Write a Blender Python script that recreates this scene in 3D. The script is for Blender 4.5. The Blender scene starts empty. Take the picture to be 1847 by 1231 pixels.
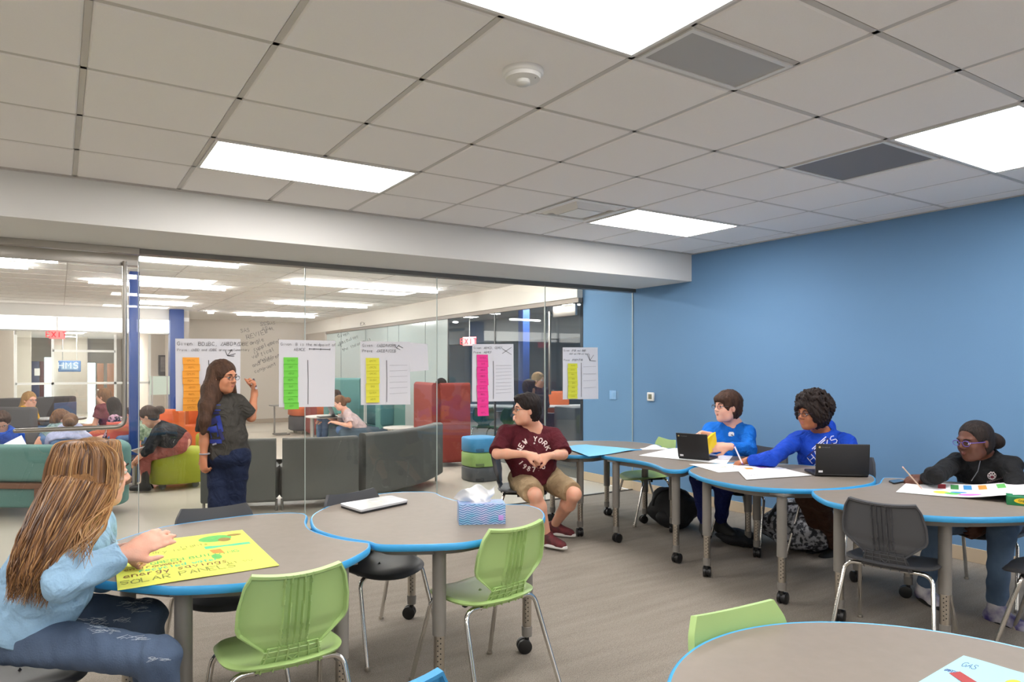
import bpy, bmesh, math, random
import numpy as np
from mathutils import Vector, Matrix
from mathutils.bvhtree import BVHTree
random.seed(7)
SC = bpy.context.scene
COL = SC.collection

# ---------------------------------------------------------------- camera
FPX, YAW, CU, CV, CAMZ = 1237.0, 0.5479, 861.0, 663.85, 1.44
W_, H_ = 1847.0, 1231.0
FW = Vector((math.sin(YAW), math.cos(YAW), 0)); RT = Vector((math.cos(YAW), -math.sin(YAW), 0))
cd = bpy.data.cameras.new('camera'); cam = bpy.data.objects.new('camera', cd); COL.objects.link(cam)
cam.location = (0, 0, CAMZ); cam.rotation_euler = (math.pi/2, 0, -YAW)
cd.sensor_fit = 'HORIZONTAL'; cd.sensor_width = 36.0; cd.lens = 36.0*FPX/W_
cd.shift_x = -(CU-W_/2)/W_; cd.shift_y = (CV-H_/2)/W_
cd.clip_start = 0.05; cd.clip_end = 200
SC.camera = cam
# ---------------------------------------------------------------- world and exposure
wd = bpy.data.worlds.new('world'); SC.world = wd; wd.use_nodes = True
wd.node_tree.nodes['Background'].inputs[0].default_value = (0.86, 0.92, 1.0, 1)
wd.node_tree.nodes['Background'].inputs[1].default_value = 2.2
SC.view_settings.view_transform = 'Standard'
SC.view_settings.look = 'None'
SC.view_settings.exposure = 0.0
SC.view_settings.gamma = 1.0
SC.view_settings.use_curve_mapping = False
CLASS_LIGHT = 20.0      # radiance of the classroom ceiling panels
LIB_LIGHT = 72.0       # radiance of the library line lights

# ---------------------------------------------------------------- survey helpers: sight lines of the photograph met with real planes
def ray(u, v): return FW + RT*((u-CU)/FPX) + Vector((0, 0, -(v-CV)/FPX))
O0 = Vector((0, 0, CAMZ))
def at(u, v, d): return O0 + ray(u, v)*d
def atz(u, v, z):
    r = ray(u, v); return O0 + r*((z-CAMZ)/r.z)
def aty(u, v, y):
    r = ray(u, v); return O0 + r*(y/r.y)
def atx(u, v, x):
    r = ray(u, v); return O0 + r*(x/r.x)

# ---------------------------------------------------------------- materials
def lin(c):
    return tuple((x/12.92 if x <= 0.04045 else ((x+0.055)/1.055)**2.4) for x in [q/255.0 for q in c])
MATS = {}
def mat(name, rgb, rough=0.6, metal=0.0, bump=None, vary=None, spec=0.5, emit=None, sheen=0.0, stretch=None, coat=0.0):
    """bump=(scale, strength)  vary=(scale, amount, rgb2)"""
    if name in MATS: return MATS[name]
    m = bpy.data.materials.new(name); m.use_nodes = True; nt = m.node_tree; b = nt.nodes['Principled BSDF']
    c = lin(rgb)
    b.inputs['Base Color'].default_value = (*c, 1); b.inputs['Roughness'].default_value = rough
    b.inputs['Metallic'].default_value = metal
    b.inputs['Specular IOR Level'].default_value = spec
    if sheen: b.inputs['Sheen Weight'].default_value = sheen
    if coat: b.inputs['Coat Weight'].default_value = coat
    co = None
    if bump or vary:
        tc = nt.nodes.new('ShaderNodeTexCoord'); mp = nt.nodes.new('ShaderNodeMapping')
        nt.links.new(tc.outputs['Object'], mp.inputs[0]); co = mp.outputs[0]
        if stretch: mp.inputs['Scale'].default_value = stretch
    if vary:
        n = nt.nodes.new('ShaderNodeTexNoise'); n.inputs['Scale'].default_value = vary[0]; n.inputs['Detail'].default_value = 4
        nt.links.new(co, n.inputs['Vector'])
        mx = nt.nodes.new('ShaderNodeMix'); mx.data_type = 'RGBA'
        mr = nt.nodes.new('ShaderNodeMapRange'); mr.inputs[1].default_value = 0.5-0.5*vary[1]; mr.inputs[2].default_value = 0.5+0.5*vary[1]
        nt.links.new(n.outputs[0], mr.inputs[0]); nt.links.new(mr.outputs[0], mx.inputs[0])
        mx.inputs[6].default_value = (*c, 1); mx.inputs[7].default_value = (*lin(vary[2]), 1)
        nt.links.new(mx.outputs[2], b.inputs['Base Color'])
    if bump:
        n = nt.nodes.new('ShaderNodeTexNoise'); n.inputs['Scale'].default_value = bump[0]; n.inputs['Detail'].default_value = 5
        nt.links.new(co, n.inputs['Vector'])
        bp = nt.nodes.new('ShaderNodeBump'); bp.inputs['Strength'].default_value = bump[1]; bp.inputs['Distance'].default_value = 0.01
        nt.links.new(n.outputs[0], bp.inputs['Height']); nt.links.new(bp.outputs[0], b.inputs['Normal'])
    if emit:
        b.inputs['Emission Color'].default_value = (*lin(emit[0]), 1); b.inputs['Emission Strength'].default_value = emit[1]
    MATS[name] = m
    return m

def glass_mat(name, tint=(250, 252, 251), refl=1.0):
    m = bpy.data.materials.new(name); m.use_nodes = True; nt = m.node_tree
    for n in list(nt.nodes): nt.nodes.remove(n)
    out = nt.nodes.new('ShaderNodeOutputMaterial'); tr = nt.nodes.new('ShaderNodeBsdfTransparent'); gl = nt.nodes.new('ShaderNodeBsdfGlossy')
    tr.inputs[0].default_value = (*lin(tint), 1); gl.inputs['Roughness'].default_value = 0.0
    fr = nt.nodes.new('ShaderNodeFresnel'); 
    ge = nt.nodes.new('ShaderNodeNewGeometry'); mr = nt.nodes.new('ShaderNodeMapRange')
    mr.inputs[3].default_value = 1.5; mr.inputs[4].default_value = 1/1.5
    nt.links.new(ge.outputs['Backfacing'], mr.inputs[0]); nt.links.new(mr.outputs[0], fr.inputs[0])
    mu = nt.nodes.new('ShaderNodeMath'); mu.operation = 'MULTIPLY'; mu.inputs[1].default_value = refl
    mx = nt.nodes.new('ShaderNodeMixShader')
    nt.links.new(fr.outputs[0], mu.inputs[0]); nt.links.new(mu.outputs[0], mx.inputs[0])
    nt.links.new(tr.outputs[0], mx.inputs[1]); nt.links.new(gl.outputs[0], mx.inputs[2]); nt.links.new(mx.outputs[0], out.inputs[0])
    return m

# ---------------------------------------------------------------- mesh builder
class MB:
    def __init__(s): s.v = []; s.f = []; s.m = []; s.cur = 0
    def add(s, vs, fs):
        o = len(s.v); s.v += [tuple(x) for x in vs]; s.f += [tuple(i+o for i in f) for f in fs]; s.m += [s.cur]*len(fs); return s
    def box(s, lo, hi, M=None, b=0.0):
        if b > 0:
            bm = bmesh.new(); bmesh.ops.create_cube(bm, size=1)
            for v in bm.verts: v.co = Vector(((lo[0]+hi[0])/2+v.co.x*(hi[0]-lo[0]), (lo[1]+hi[1])/2+v.co.y*(hi[1]-lo[1]), (lo[2]+hi[2])/2+v.co.z*(hi[2]-lo[2])))
            bmesh.ops.bevel(bm, geom=list(bm.edges)+list(bm.verts), offset=b, segments=3, profile=0.5, affect='EDGES')
            bm.verts.index_update(); vs = [v.co.copy() for v in bm.verts]; fs = [[v.index for v in f.verts] for f in bm.faces]; bm.free()
        else:
            vs = [Vector((x, y, z)) for x in (lo[0], hi[0]) for y in (lo[1], hi[1]) for z in (lo[2], hi[2])]
            fs = [(0, 1, 3, 2), (4, 6, 7, 5), (0, 4, 5, 1), (2, 3, 7, 6), (0, 2, 6, 4), (1, 5, 7, 3)]
        if M is not None: vs = [M @ v for v in vs]
        return s.add(vs, fs)
    def tube(s, pts, r, n=12, cap=True, up=None):
        pts = [Vector(p) for p in pts]; R = r if isinstance(r, (list, tuple)) else [r]*len(pts)
        T = []
        for i in range(len(pts)):
            a = pts[max(i-1, 0)]; b = pts[min(i+1, len(pts)-1)]; T.append((b-a).normalized())
        N = T[0].orthogonal().normalized() if up is None else (Vector(up)-Vector(up).dot(T[0])*T[0]).normalized()
        vs = []
        for i, p in enumerate(pts):
            if i: N = (N - N.dot(T[i])*T[i]).normalized()
            B = T[i].cross(N)
            for k in range(n):
                a = 2*math.pi*k/n; vs.append(p + (N*math.cos(a)+B*math.sin(a))*R[i])
        fs = []
        for i in range(len(pts)-1):
            for k in range(n):
                fs.append((i*n+k, i*n+(k+1) % n, (i+1)*n+(k+1) % n, (i+1)*n+k))
        if cap: fs.append(tuple(range(n-1, -1, -1))); fs.append(tuple((len(pts)-1)*n+k for k in range(n)))
        return s.add(vs, fs)
    def lathe(s, c, prof, n=24, M=None):
        """prof = [(r,z)...]"""
        c = Vector(c); vs = []
        for r, z in prof:
            for k in range(n):
                a = 2*math.pi*k/n; p = Vector((r*math.cos(a), r*math.sin(a), z)); vs.append(c + (M @ p if M is not None else p))
        fs = []
        for i in range(len(prof)-1):
            for k in range(n): fs.append((i*n+k, i*n+(k+1) % n, (i+1)*n+(k+1) % n, (i+1)*n+k))
        fs.append(tuple(range(n-1, -1, -1))); fs.append(tuple((len(prof)-1)*n+k for k in range(n)))
        return s.add(vs, fs)
    def ball(s, c, r, n=12, M=None):
        r = r if isinstance(r, (tuple, list)) else (r, r, r); c = Vector(c); vs = []; fs = []
        for i in range(n+1):
            t = math.pi*i/n
            for k in range(2*n):
                a = math.pi*k/n; p = Vector((r[0]*math.sin(t)*math.cos(a), r[1]*math.sin(t)*math.sin(a), r[2]*math.cos(t)))
                vs.append(c+(M @ p if M is not None else p))
        m = 2*n
        for i in range(n):
            for k in range(m): fs.append((i*m+k, (i+1)*m+k, (i+1)*m+(k+1) % m, i*m+(k+1) % m))
        return s.add(vs, fs)
    def prism(s, poly, z0, z1):
        n = len(poly); vs = [(p[0], p[1], z0) for p in poly]+[(p[0], p[1], z1) for p in poly]
        fs = [tuple(range(n-1, -1, -1)), tuple(range(n, 2*n))]+[(i, (i+1) % n, n+(i+1) % n, n+i) for i in range(n)]
        return s.add(vs, fs)
    def grid(s, fn, nu, nv, thick=None):
        """fn(i/nu, j/nv)->Vector; thick(u,v)->offset along the normal for a closed shell"""
        P = [[Vector(fn(i/nu, j/nv)) for j in range(nv+1)] for i in range(nu+1)]
        vs = [p for row in P for p in row]; w = nv+1
        fs = [(i*w+j, (i+1)*w+j, (i+1)*w+j+1, i*w+j+1) for i in range(nu) for j in range(nv)]
        if thick is not None:
            off = len(vs); q = []
            for i in range(nu+1):
                for j in range(nv+1):
                    du = P[min(i+1, nu)][j]-P[max(i-1, 0)][j]; dv = P[i][min(j+1, nv)]-P[i][max(j-1, 0)]
                    N = du.cross(dv); N = N.normalized() if N.length > 1e-9 else Vector((0, 0, 1))
                    q.append(P[i][j]-N*(thick(i/nu, j/nv) if callable(thick) else thick))
            vs += q; fs += [tuple(off+k for k in reversed(f)) for f in list(fs)]
            ring = [(i, 0) for i in range(nu)]+[(nu, j) for j in range(nv)]+[(i, nv) for i in range(nu, 0, -1)]+[(0, j) for j in range(nv, 0, -1)]
            idx = [i*w+j for i, j in ring]
            for a in range(len(idx)):
                b = (a+1) % len(idx); fs.append((idx[a], off+idx[a], off+idx[b], idx[b]))
        return s.add(vs, fs)
    def build(s, name, mats, parent=None, smooth=True, angle=40):
        me = bpy.data.meshes.new(name); me.from_pydata([tuple(v) for v in s.v], [], s.f)
        ms = mats if isinstance(mats, (list, tuple)) else [mats]
        for m in ms: me.materials.append(m)
        if len(ms) > 1: me.polygons.foreach_set('material_index', s.m)
        if smooth:
            me.polygons.foreach_set('use_smooth', [True]*len(me.polygons))
        me.validate(); me.update()
        o = bpy.data.objects.new(name, me); COL.objects.link(o)
        if smooth: sharp(me, angle)
        if parent is not None: setp(o, parent)
        return o
def sharp(me, angle):
    bm = bmesh.new(); bm.from_mesh(me); bmesh.ops.recalc_face_normals(bm, faces=bm.faces)
    a = math.radians(angle)
    for e in bm.edges:
        if len(e.link_faces) == 2 and e.calc_face_angle(0) > a: e.smooth = False
    bm.to_mesh(me); bm.free()
def setp(o, parent):
    o.parent = parent
    o.matrix_parent_inverse = mworld(parent).inverted()
def mworld(o):
    m = Matrix.LocRotScale(o.location, o.rotation_euler, o.scale)
    return (mworld(o.parent) @ o.matrix_parent_inverse @ m) if o.parent else m
def tag(o, label=None, cat=None, group=None, kind=None):
    if label: o['label'] = label
    if cat: o['category'] = cat
    if group: o['group'] = group
    if kind: o['kind'] = kind
    return o
def thing(name, label, cat, loc=(0, 0, 0), rz=0, group=None):
    o = bpy.data.objects.new(name, None); COL.objects.link(o); o.location = loc; o.rotation_euler = (0, 0, rz)
    o.empty_display_size = 0.1
    return tag(o, label, cat, group)
def struct(name, mb, m, smooth=False, parent=None):
    o = mb.build(name, m, parent, smooth=smooth)
    if parent is None: o['kind'] = 'structure'
    return o
def dup(root, loc=None, rz=None, label=None, group=None, swap=None):
    """copy a thing with its parts and sub-parts; swap = {old material: new material}"""
    def cp(o, par):
        c = o.copy(); COL.objects.link(c)
        if par is not None: c.parent = par
        if swap and c.type == 'MESH' and any(m in swap for m in c.data.materials):
            c.data = c.data.copy()
            for i, m in enumerate(c.data.materials):
                if m in swap: c.data.materials[i] = swap[m]
        for k in list(o.children): cp(k, c)
        return c
    r = cp(root, None)
    if loc is not None: r.location = loc
    if rz is not None: r.rotation_euler = (0, 0, rz)
    if label: r['label'] = label
    if group: r['group'] = group
    elif 'group' in r and group == '': del r['group']
    return r
def catmull(P, n=6, closed=True):
    P = [Vector(p) for p in P]; out = []; N = len(P)
    rng = range(N) if closed else range(N-1)
    for i in rng:
        if closed: a, b, c, d = P[i-1], P[i], P[(i+1) % N], P[(i+2) % N]
        else: a, b, c, d = P[max(i-1, 0)], P[i], P[i+1], P[min(i+2, N-1)]
        for k in range(n):
            t = k/n; out.append(0.5*((2*b)+(c-a)*t+(2*a-5*b+4*c-d)*t*t+(3*b-a-3*c+d)*t**3))
    if not closed: out.append(P[-1])
    return out
def fillet(pts, r, n=6):
    pts = [Vector(p) for p in pts]; out = [pts[0]]
    for i in range(1, len(pts)-1):
        a, b, c = pts[i-1], pts[i], pts[i+1]; rr = min(r, (a-b).length*.45, (c-b).length*.45)
        p = b+(a-b).normalized()*rr; q = b+(c-b).normalized()*rr
        for k in range(n+1):
            t = k/n; out.append(p*(1-t)**2+b*2*t*(1-t)+q*t*t)
    out.append(pts[-1]); return out
def Rz(a): return Matrix.Rotation(a, 4, 'Z')
def T(x, y, z): return Matrix.Translation((x, y, z))

# ---------------------------------------------------------------- handwriting and lettering: stroke font on a 4 x 6 box
GL = {
'A': ['0,0 2,6 4,0', '.8,2.2 3.2,2.2'], 'B': ['0,0 0,6 2.6,6 3.4,5 2.8,3.3 0,3.2', '2.6,3.2 3.8,2 3,0 0,0'], 'C': ['4,5 2.5,6 .8,5.2 0,3 .8,.8 2.5,0 4,1'],
'D': ['0,0 0,6 2.2,6 4,4.4 4,1.6 2.2,0 0,0'], 'E': ['4,6 0,6 0,0 4,0', '0,3.1 3,3.1'], 'F': ['4,6 0,6 0,0', '0,3.2 3,3.2'], 'G': ['4,5 2.4,6 .6,5 0,3 .6,1 2.4,0 4,1 4,2.8 2.4,2.8'],
'H': ['0,0 0,6', '4,0 4,6', '0,3 4,3'], 'I': ['2,0 2,6'], 'J': ['3,6 3,1.2 1.8,0 .4,1'], 'K': ['0,0 0,6', '4,6 0,2.6', '1.2,3.6 4,0'], 'L': ['0,6 0,0 3.8,0'],
'M': ['0,0 0,6 2,2.4 4,6 4,0'], 'N': ['0,0 0,6 4,0 4,6'], 'O': ['2,6 .5,5 0,3 .5,1 2,0 3.5,1 4,3 3.5,5 2,6'], 'P': ['0,0 0,6 2.8,6 3.8,4.6 2.8,3 0,3'],
'Q': ['2,6 .5,5 0,3 .5,1 2,0 3.5,1 4,3 3.5,5 2,6', '2.5,1.5 4,-.5'], 'R': ['0,0 0,6 2.8,6 3.8,4.6 2.8,3.1 0,3', '2,3 4,0'], 'S': ['4,5 2.4,6 .5,5.2 .4,3.8 3.4,2.4 3.6,.9 1.8,0 0,1'],
'T': ['0,6 4,6', '2,6 2,0'], 'U': ['0,6 0,1.4 1.6,0 3.2,.6 4,2 4,6'], 'V': ['0,6 2,0 4,6'], 'W': ['0,6 1,0 2,4 3,0 4,6'], 'X': ['0,0 4,6', '0,6 4,0'], 'Y': ['0,6 2,3 4,6', '2,3 2,0'], 'Z': ['0,6 4,6 0,0 4,0'],
'0': ['2,6 .5,5 0,3 .5,1 2,0 3.5,1 4,3 3.5,5 2,6'], '1': ['1,5 2,6 2,0'], '2': ['0,5 1.5,6 3.6,5.2 3.4,3.6 0,0 4,0'], '3': ['0,5.4 2,6 3.6,4.8 2,3.3 3.8,1.8 2,0 0,.8'], '4': ['3,0 3,6 0,2 4,2'],
'5': ['4,6 .6,6 .4,3.4 2.6,3.6 4,2 2.6,0 0,.6'], '6': ['3.4,6 1,4 0,2 1.6,0 3.6,1 3,3 .6,2.8'], '7': ['0,6 4,6 1.4,0'], '8': ['2,3.2 .5,4.6 2,6 3.5,4.6 2,3.2 .2,1.6 2,0 3.8,1.6 2,3.2'], '9': ['3.6,4 2,3 .4,4.4 2,6 3.6,5 3.4,2 2,0'],
'a': ['3.2,3.6 1.6,4 .2,2.4 .8,.3 2.4,.4 3.2,2', '3.2,4 3.4,0'], 'b': ['.4,6 .4,0', '.4,3 2.2,4 3.4,2 2,0 .4,.6'], 'c': ['3.2,3.4 1.6,4 .3,2 1.4,0 3.2,.6'], 'd': ['3.2,3 1.6,4 .3,2 1.4,0 3.2,1', '3.4,6 3.4,0'],
'e': ['.4,2 3.2,2.2 2.4,4 .8,3.6 .3,1.6 1.4,0 3.2,.6'], 'f': ['3.4,5.4 2.2,6 1.6,4.6 1.6,0', '.4,3.6 3,3.6'], 'g': ['3.2,3.6 1.6,4 .3,2.2 1.4,.6 3.2,1.6', '3.2,4 3.2,-1 1.6,-2 .4,-1.2'], 'h': ['.4,6 .4,0', '.4,2.6 2,4 3.2,3 3.2,0'],
'i': ['1.6,4 1.6,0', '1.6,5.3 1.7,5.6'], 'k': ['.4,6 .4,0', '3,4 .4,1.8', '1.2,2.4 3.2,0'], 'l': ['1.6,6 1.8,0'], 'm': ['.2,0 .2,4', '.2,3 1.2,4 1.8,3 1.8,0', '1.8,3 2.9,4 3.6,3 3.6,0'], 'n': ['.4,0 .4,4', '.4,2.8 2,4 3.2,3 3.2,0'],
'o': ['1.8,4 .3,2.4 .9,.2 2.6,.2 3.3,2 1.8,4'], 'p': ['.4,4 .4,-2', '.4,3 2.2,4 3.4,2.2 2,.2 .4,.8'], 'r': ['.6,0 .6,4', '.6,2.6 1.8,4 3,3.6'], 's': ['3,3.5 1.6,4 .6,3 2.8,1.4 1.8,0 .3,.5'], 't': ['1.8,5.6 1.8,.4 2.8,0', '.4,3.8 3.2,3.8'],
'u': ['.4,4 .5,.8 1.8,0 3.2,1.4', '3.2,4 3.3,0'], 'v': ['.3,4 1.8,0 3.3,4'], 'w': ['.1,4 .9,0 1.8,3 2.7,0 3.6,4'], 'x': ['.4,0 3.2,4', '.4,4 3.2,0'], 'y': ['.3,4 1.8,.6', '3.3,4 1,-2'], 'z': ['.4,4 3.2,4 .4,0 3.2,0'], 'j': ['2,4 2,-1 .6,-2', '2,5.4 2,5.6'], 'q': ['3.2,3.6 1.6,4 .3,2.2 1.4,.6 3.2,1.6', '3.2,4 3.2,-2'],
':': ['1.6,3.6 1.7,3.8', '1.6,.8 1.7,1'], ',': ['1.6,.4 1,-1'], '.': ['1.6,0 1.7,.2'], '/': ['.4,0 3.2,6'], '-': ['.4,3 3.2,3'], '<': ['3.8,6 .2,.2 4,0'], '=': ['.2,2.2 3.8,2.2', '.2,3.8 3.8,3.8', '.2,5 1.2,5.8 2.6,5 3.8,5.8'], '^': ['2,0 2,5', '0,0 4,0'], "'": ['2,6 2,5'], '(': ['3,6 1.6,3 3,0'], ')': ['1,6 2.4,3 1,0'], '*': ['2,6 .8,2.4 3.9,4.6 .1,4.6 3.2,2.4 2,6'],
}
def strokes(text, size, jit=0.0, adv=5.2, rnd=None):
    """polylines in 2D for a line of text, cap height = size, starting at 0,0"""
    rnd = rnd or random; out = []; x = 0.0; k = size/6.0
    for ch in text:
        if ch in GL:
            sk = rnd.uniform(-jit, jit)
            for st in GL[ch]:
                pl = []
                for p in st.split(' '):
                    a, b = p.split(','); a = float(a)+rnd.uniform(-jit, jit); b = float(b)+rnd.uniform(-jit, jit)+sk
                    pl.append(((x+a)*k, b*k))
                out.append(pl)
            x += adv if ch.isupper() or ch.isdigit() else adv*0.84
        else: x += adv*0.75
    return out, x*k
def rib(mb, pls, fn, w, lift=0.0006, thick=0.0004, step=None):
    """flat pen strokes: fn(x,y)->(point, normal)"""
    for pl in pls:
        q = []
        for i in range(len(pl)-1):
            (x0, y0), (x1, y1) = pl[i], pl[i+1]; L = math.hypot(x1-x0, y1-y0); n = max(1, int(L/step)) if step else 1
            for j in range(n): q.append((x0+(x1-x0)*j/n, y0+(y1-y0)*j/n))
        q.append(pl[-1]); L = []
        for i, (x, y) in enumerate(q):
            a = q[max(i-1, 0)]; b = q[min(i+1, len(q)-1)]; dx, dy = b[0]-a[0], b[1]-a[1]; l = math.hypot(dx, dy) or 1; nx, ny = -dy/l*w/2, dx/l*w/2
            for sx in (1, -1):
                r = fn(x+sx*nx, y+sx*ny)
                if r is None: break
                L.append(r)
        m = len(L)//2
        if m < 2: continue
        vs = [p+n*(lift+thick) for p, n in L[:2*m]]+[p+n*lift for p, n in L[:2*m]]
        fs = []
        for i in range(m-1):
            a, b, c, d = 2*i, 2*i+1, 2*i+3, 2*i+2; o = 2*m
            fs += [(a, b, c, d), (o+d, o+c, o+b, o+a), (a, d, o+d, o+a), (b, o+b, o+c, c)]
        fs += [(0, 2*m, 2*m+1, 1), (2*m-2, 2*m-1, 4*m-1, 4*m-2)]
        mb.add(vs, fs)
def plane_fn(o, ex, ey, n):
    o, ex, ey, n = Vector(o), Vector(ex), Vector(ey), Vector(n)
    return lambda x, y: (o+ex*x+ey*y, n)
def proj_fn(obj_or_bvh, o, ex, ey, d):
    """project onto a surface along direction d"""
    o, ex, ey, d = Vector(o), Vector(ex).normalized(), Vector(ey).normalized(), Vector(d).normalized()
    def f(x, y):
        h = obj_or_bvh.ray_cast(o+ex*x+ey*y-d*0.6, d, 1.5)
        if h[0] is None: return None
        return (h[0], -d)
    return f
def bvh_of(o):
    me = o.data; return BVHTree.FromPolygons([mworld(o) @ v.co for v in me.vertices], [tuple(p.vertices) for p in me.polygons])
# ================================================================ THE ROOM
GY = 5.95; BX = 5.78; CH = 2.65; XL = -4.6; YB = -3.9
X0, Y0, TS = 0.085, 2.586, 0.6096
wallpaint = mat('warm_white_paint', (240, 238, 235), 0.8, bump=(180, .05))
bluepaint = mat('sky_blue_paint', (102, 142, 181), 0.75, bump=(160, .06))
soffitpaint = mat('soffit_white_paint', (226, 225, 221), 0.8, bump=(180, .04))
basem = mat('tan_rubber_base', (196, 178, 152), 0.6)
tilem = mat('acoustic_tile', (246, 243, 240), 0.9, bump=(420, .15), vary=(350, .8, (240, 237, 234)))
barm = mat('ceiling_grid_metal', (200, 196, 190), 0.5)
steel = mat('brushed_steel', (176, 172, 165), 0.28, metal=1.0)
darksteel = mat('dark_channel_metal', (120, 118, 114), 0.4, metal=0.8)  # darker metal for the head channel, floor track and posts
glass = glass_mat('clear_glass', refl=1.0)

def carpet_mat():
    m = bpy.data.materials.new('loop_carpet'); m.use_nodes = True; nt = m.node_tree; b = nt.nodes['Principled BSDF']
    tc = nt.nodes.new('ShaderNodeTexCoord')
    def noise(scale, sc=(1, 1, 1), det=3, rot=0):
        mp = nt.nodes.new('ShaderNodeMapping'); mp.inputs['Scale'].default_value = sc; mp.inputs['Rotation'].default_value = (0, 0, rot)
        nt.links.new(tc.outputs['Object'], mp.inputs[0])
        n = nt.nodes.new('ShaderNodeTexNoise'); n.inputs['Scale'].default_value = scale; n.inputs['Detail'].default_value = det; nt.links.new(mp.outputs[0], n.inputs['Vector']); return n
    a = noise(220, (1, 1, 1), 2); s = noise(1.6, (1, 9, 1), 6, 0.12); g = noise(40, (1, 6, 1), 3)
    r1 = nt.nodes.new('ShaderNodeValToRGB'); r1.color_ramp.elements[0].position = .36; r1.color_ramp.elements[1].position = .64
    r1.color_ramp.elements[0].color = (*lin((118, 111, 102)), 1); r1.color_ramp.elements[1].color = (*lin((168, 159, 147)), 1)
    mx = nt.nodes.new('ShaderNodeMath'); mx.operation = 'MULTIPLY_ADD'; mx.inputs[1].default_value = .60
    m2 = nt.nodes.new('ShaderNodeMath'); m2.operation = 'MULTIPLY_ADD'; m2.inputs[1].default_value = .18
    m3 = nt.nodes.new('ShaderNodeMath'); m3.operation = 'MULTIPLY'; m3.inputs[1].default_value = .22
    nt.links.new(g.outputs[0], m3.inputs[0]); nt.links.new(s.outputs[0], m2.inputs[0]); nt.links.new(m3.outputs[0], m2.inputs[2])
    nt.links.new(a.outputs[0], mx.inputs[0]); nt.links.new(m2.outputs[0], mx.inputs[2]); nt.links.new(mx.outputs[0], r1.inputs[0])
    nt.links.new(r1.outputs[0], b.inputs['Base Color']); b.inputs['Roughness'].default_value = .95; b.inputs['Specular IOR Level'].default_value = .15
    bp = nt.nodes.new('ShaderNodeBump'); bp.inputs['Strength'].default_value = .6; bp.inputs['Distance'].default_value = .006
    nt.links.new(a.outputs[0], bp.inputs['Height']); nt.links.new(bp.outputs[0], b.inputs['Normal'])
    return m
carpet = carpet_mat()
vinyl = mat('pale_library_floor', (214, 206, 192), 0.32, vary=(1.5, .9, (204, 195, 182)), bump=(60, .02))

struct('floor', MB().box((XL, YB, -.1), (BX, GY+.03, 0)), carpet)
struct('floor_library', MB().box((-9, GY+.03, -.1), (BX-.02, 30, -.001)), vinyl)
greycarpet = mat('grey_side_room_carpet', (120, 120, 118), 0.95, vary=(150, .8, (100, 100, 98)))
struct('floor_side_room', MB().box((BX-.02, 6.86, -.1), (16, 19, -.002)), greycarpet)
struct('wall_right', MB().box((BX, YB, 0), (BX+.15, 6.86, CH+.1)), bluepaint)
struct('baseboard_right', MB().box((BX-.012, YB, 0), (BX, 6.86, .105), b=.003), basem)
struct('wall_left', MB().box((XL-.15, YB, 0), (XL, GY, CH)), wallpaint)
struct('wall_back', MB().box((XL, YB-.15, 0), (BX, YB, CH)), wallpaint)
# ceiling: tegular tiles hung in a metal grid
mb = MB(); gz = CH+.006
JT = [j for j in range(-11, 4)]
xs = [X0+TS*i for i in range(-8, 10)]; ys = [Y0+TS*j for j in range(-11, 5)]
SOFY = 5.07
vent1 = (X0+3*TS, Y0-1.5*TS)
def skip(i, j):
    return (i, j) in LIGHTCELLS
LIGHTS = [(1, 2), (1, -2), (6, -2), (6, 2), (-4, 2), (-4, -2), (1, -6), (6, -6), (-4, -6), (1, -10), (6, -10)]
LIGHTCELLS = {(i+k, j) for i, j in LIGHTS for k in (0, 1)} | {(5, 2), (6, -1)}
g = .013
def tile(x0, x1, y0, y1):
    x0 = max(x0, XL+.02); x1 = min(x1, BX-.02); y1 = min(y1, SOFY-.02); y0 = max(y0, YB)
    if x1-x0 < .03 or y1-y0 < .03: return
    a = .008
    vs = [(x0+g, y0+g, gz), (x1-g, y0+g, gz), (x1-g, y1-g, gz), (x0+g, y1-g, gz), (x0+g+a, y0+g+a, CH), (x1-g-a, y0+g+a, CH), (x1-g-a, y1-g-a, CH), (x0+g+a, y1-g-a, CH)]
    mb.add(vs, [(4, 7, 6, 5), (0, 1, 5, 4), (1, 2, 6, 5), (2, 3, 7, 6), (3, 0, 4, 7)])
for i in range(-8, 10):
    for j in range(-11, 5):
        if (i, j) in LIGHTCELLS: continue
        x, y = X0+TS*i, Y0+TS*j
        if (i, j) == (3, -2): tile(x, x+TS, y, y+TS/2); continue
        tile(x, x+TS, y, y+TS)
mb.box((XL, YB, gz+.002), (BX, SOFY, CH+.12))
struct('ceiling', mb, tilem)
mb = MB()
for i in range(-8, 11): 
    x = X0+TS*i
    if XL < x < BX: mb.box((x-.012, YB, gz-.002), (x+.012, SOFY, gz+.004))
for j in range(-11, 5):
    y = Y0+TS*j
    if YB < y < SOFY: mb.box((XL, y-.012, gz-.002), (BX, y+.012, gz+.004))
y = Y0-1.5*TS; mb.box((X0+3*TS, y-.012, gz-.002), (X0+4*TS, y+.012, gz+.004))
mb.box((XL, SOFY-.022, CH-.002), (BX, SOFY, CH+.01)); mb.box((BX-.022, YB, CH-.002), (BX, SOFY, CH+.01))
struct('trim_1', mb, barm)
# soffit over the glass
struct('wall_front', MB().box((XL, SOFY, 2.365), (BX, GY+.12, CH+.12)), soffitpaint)
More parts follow.
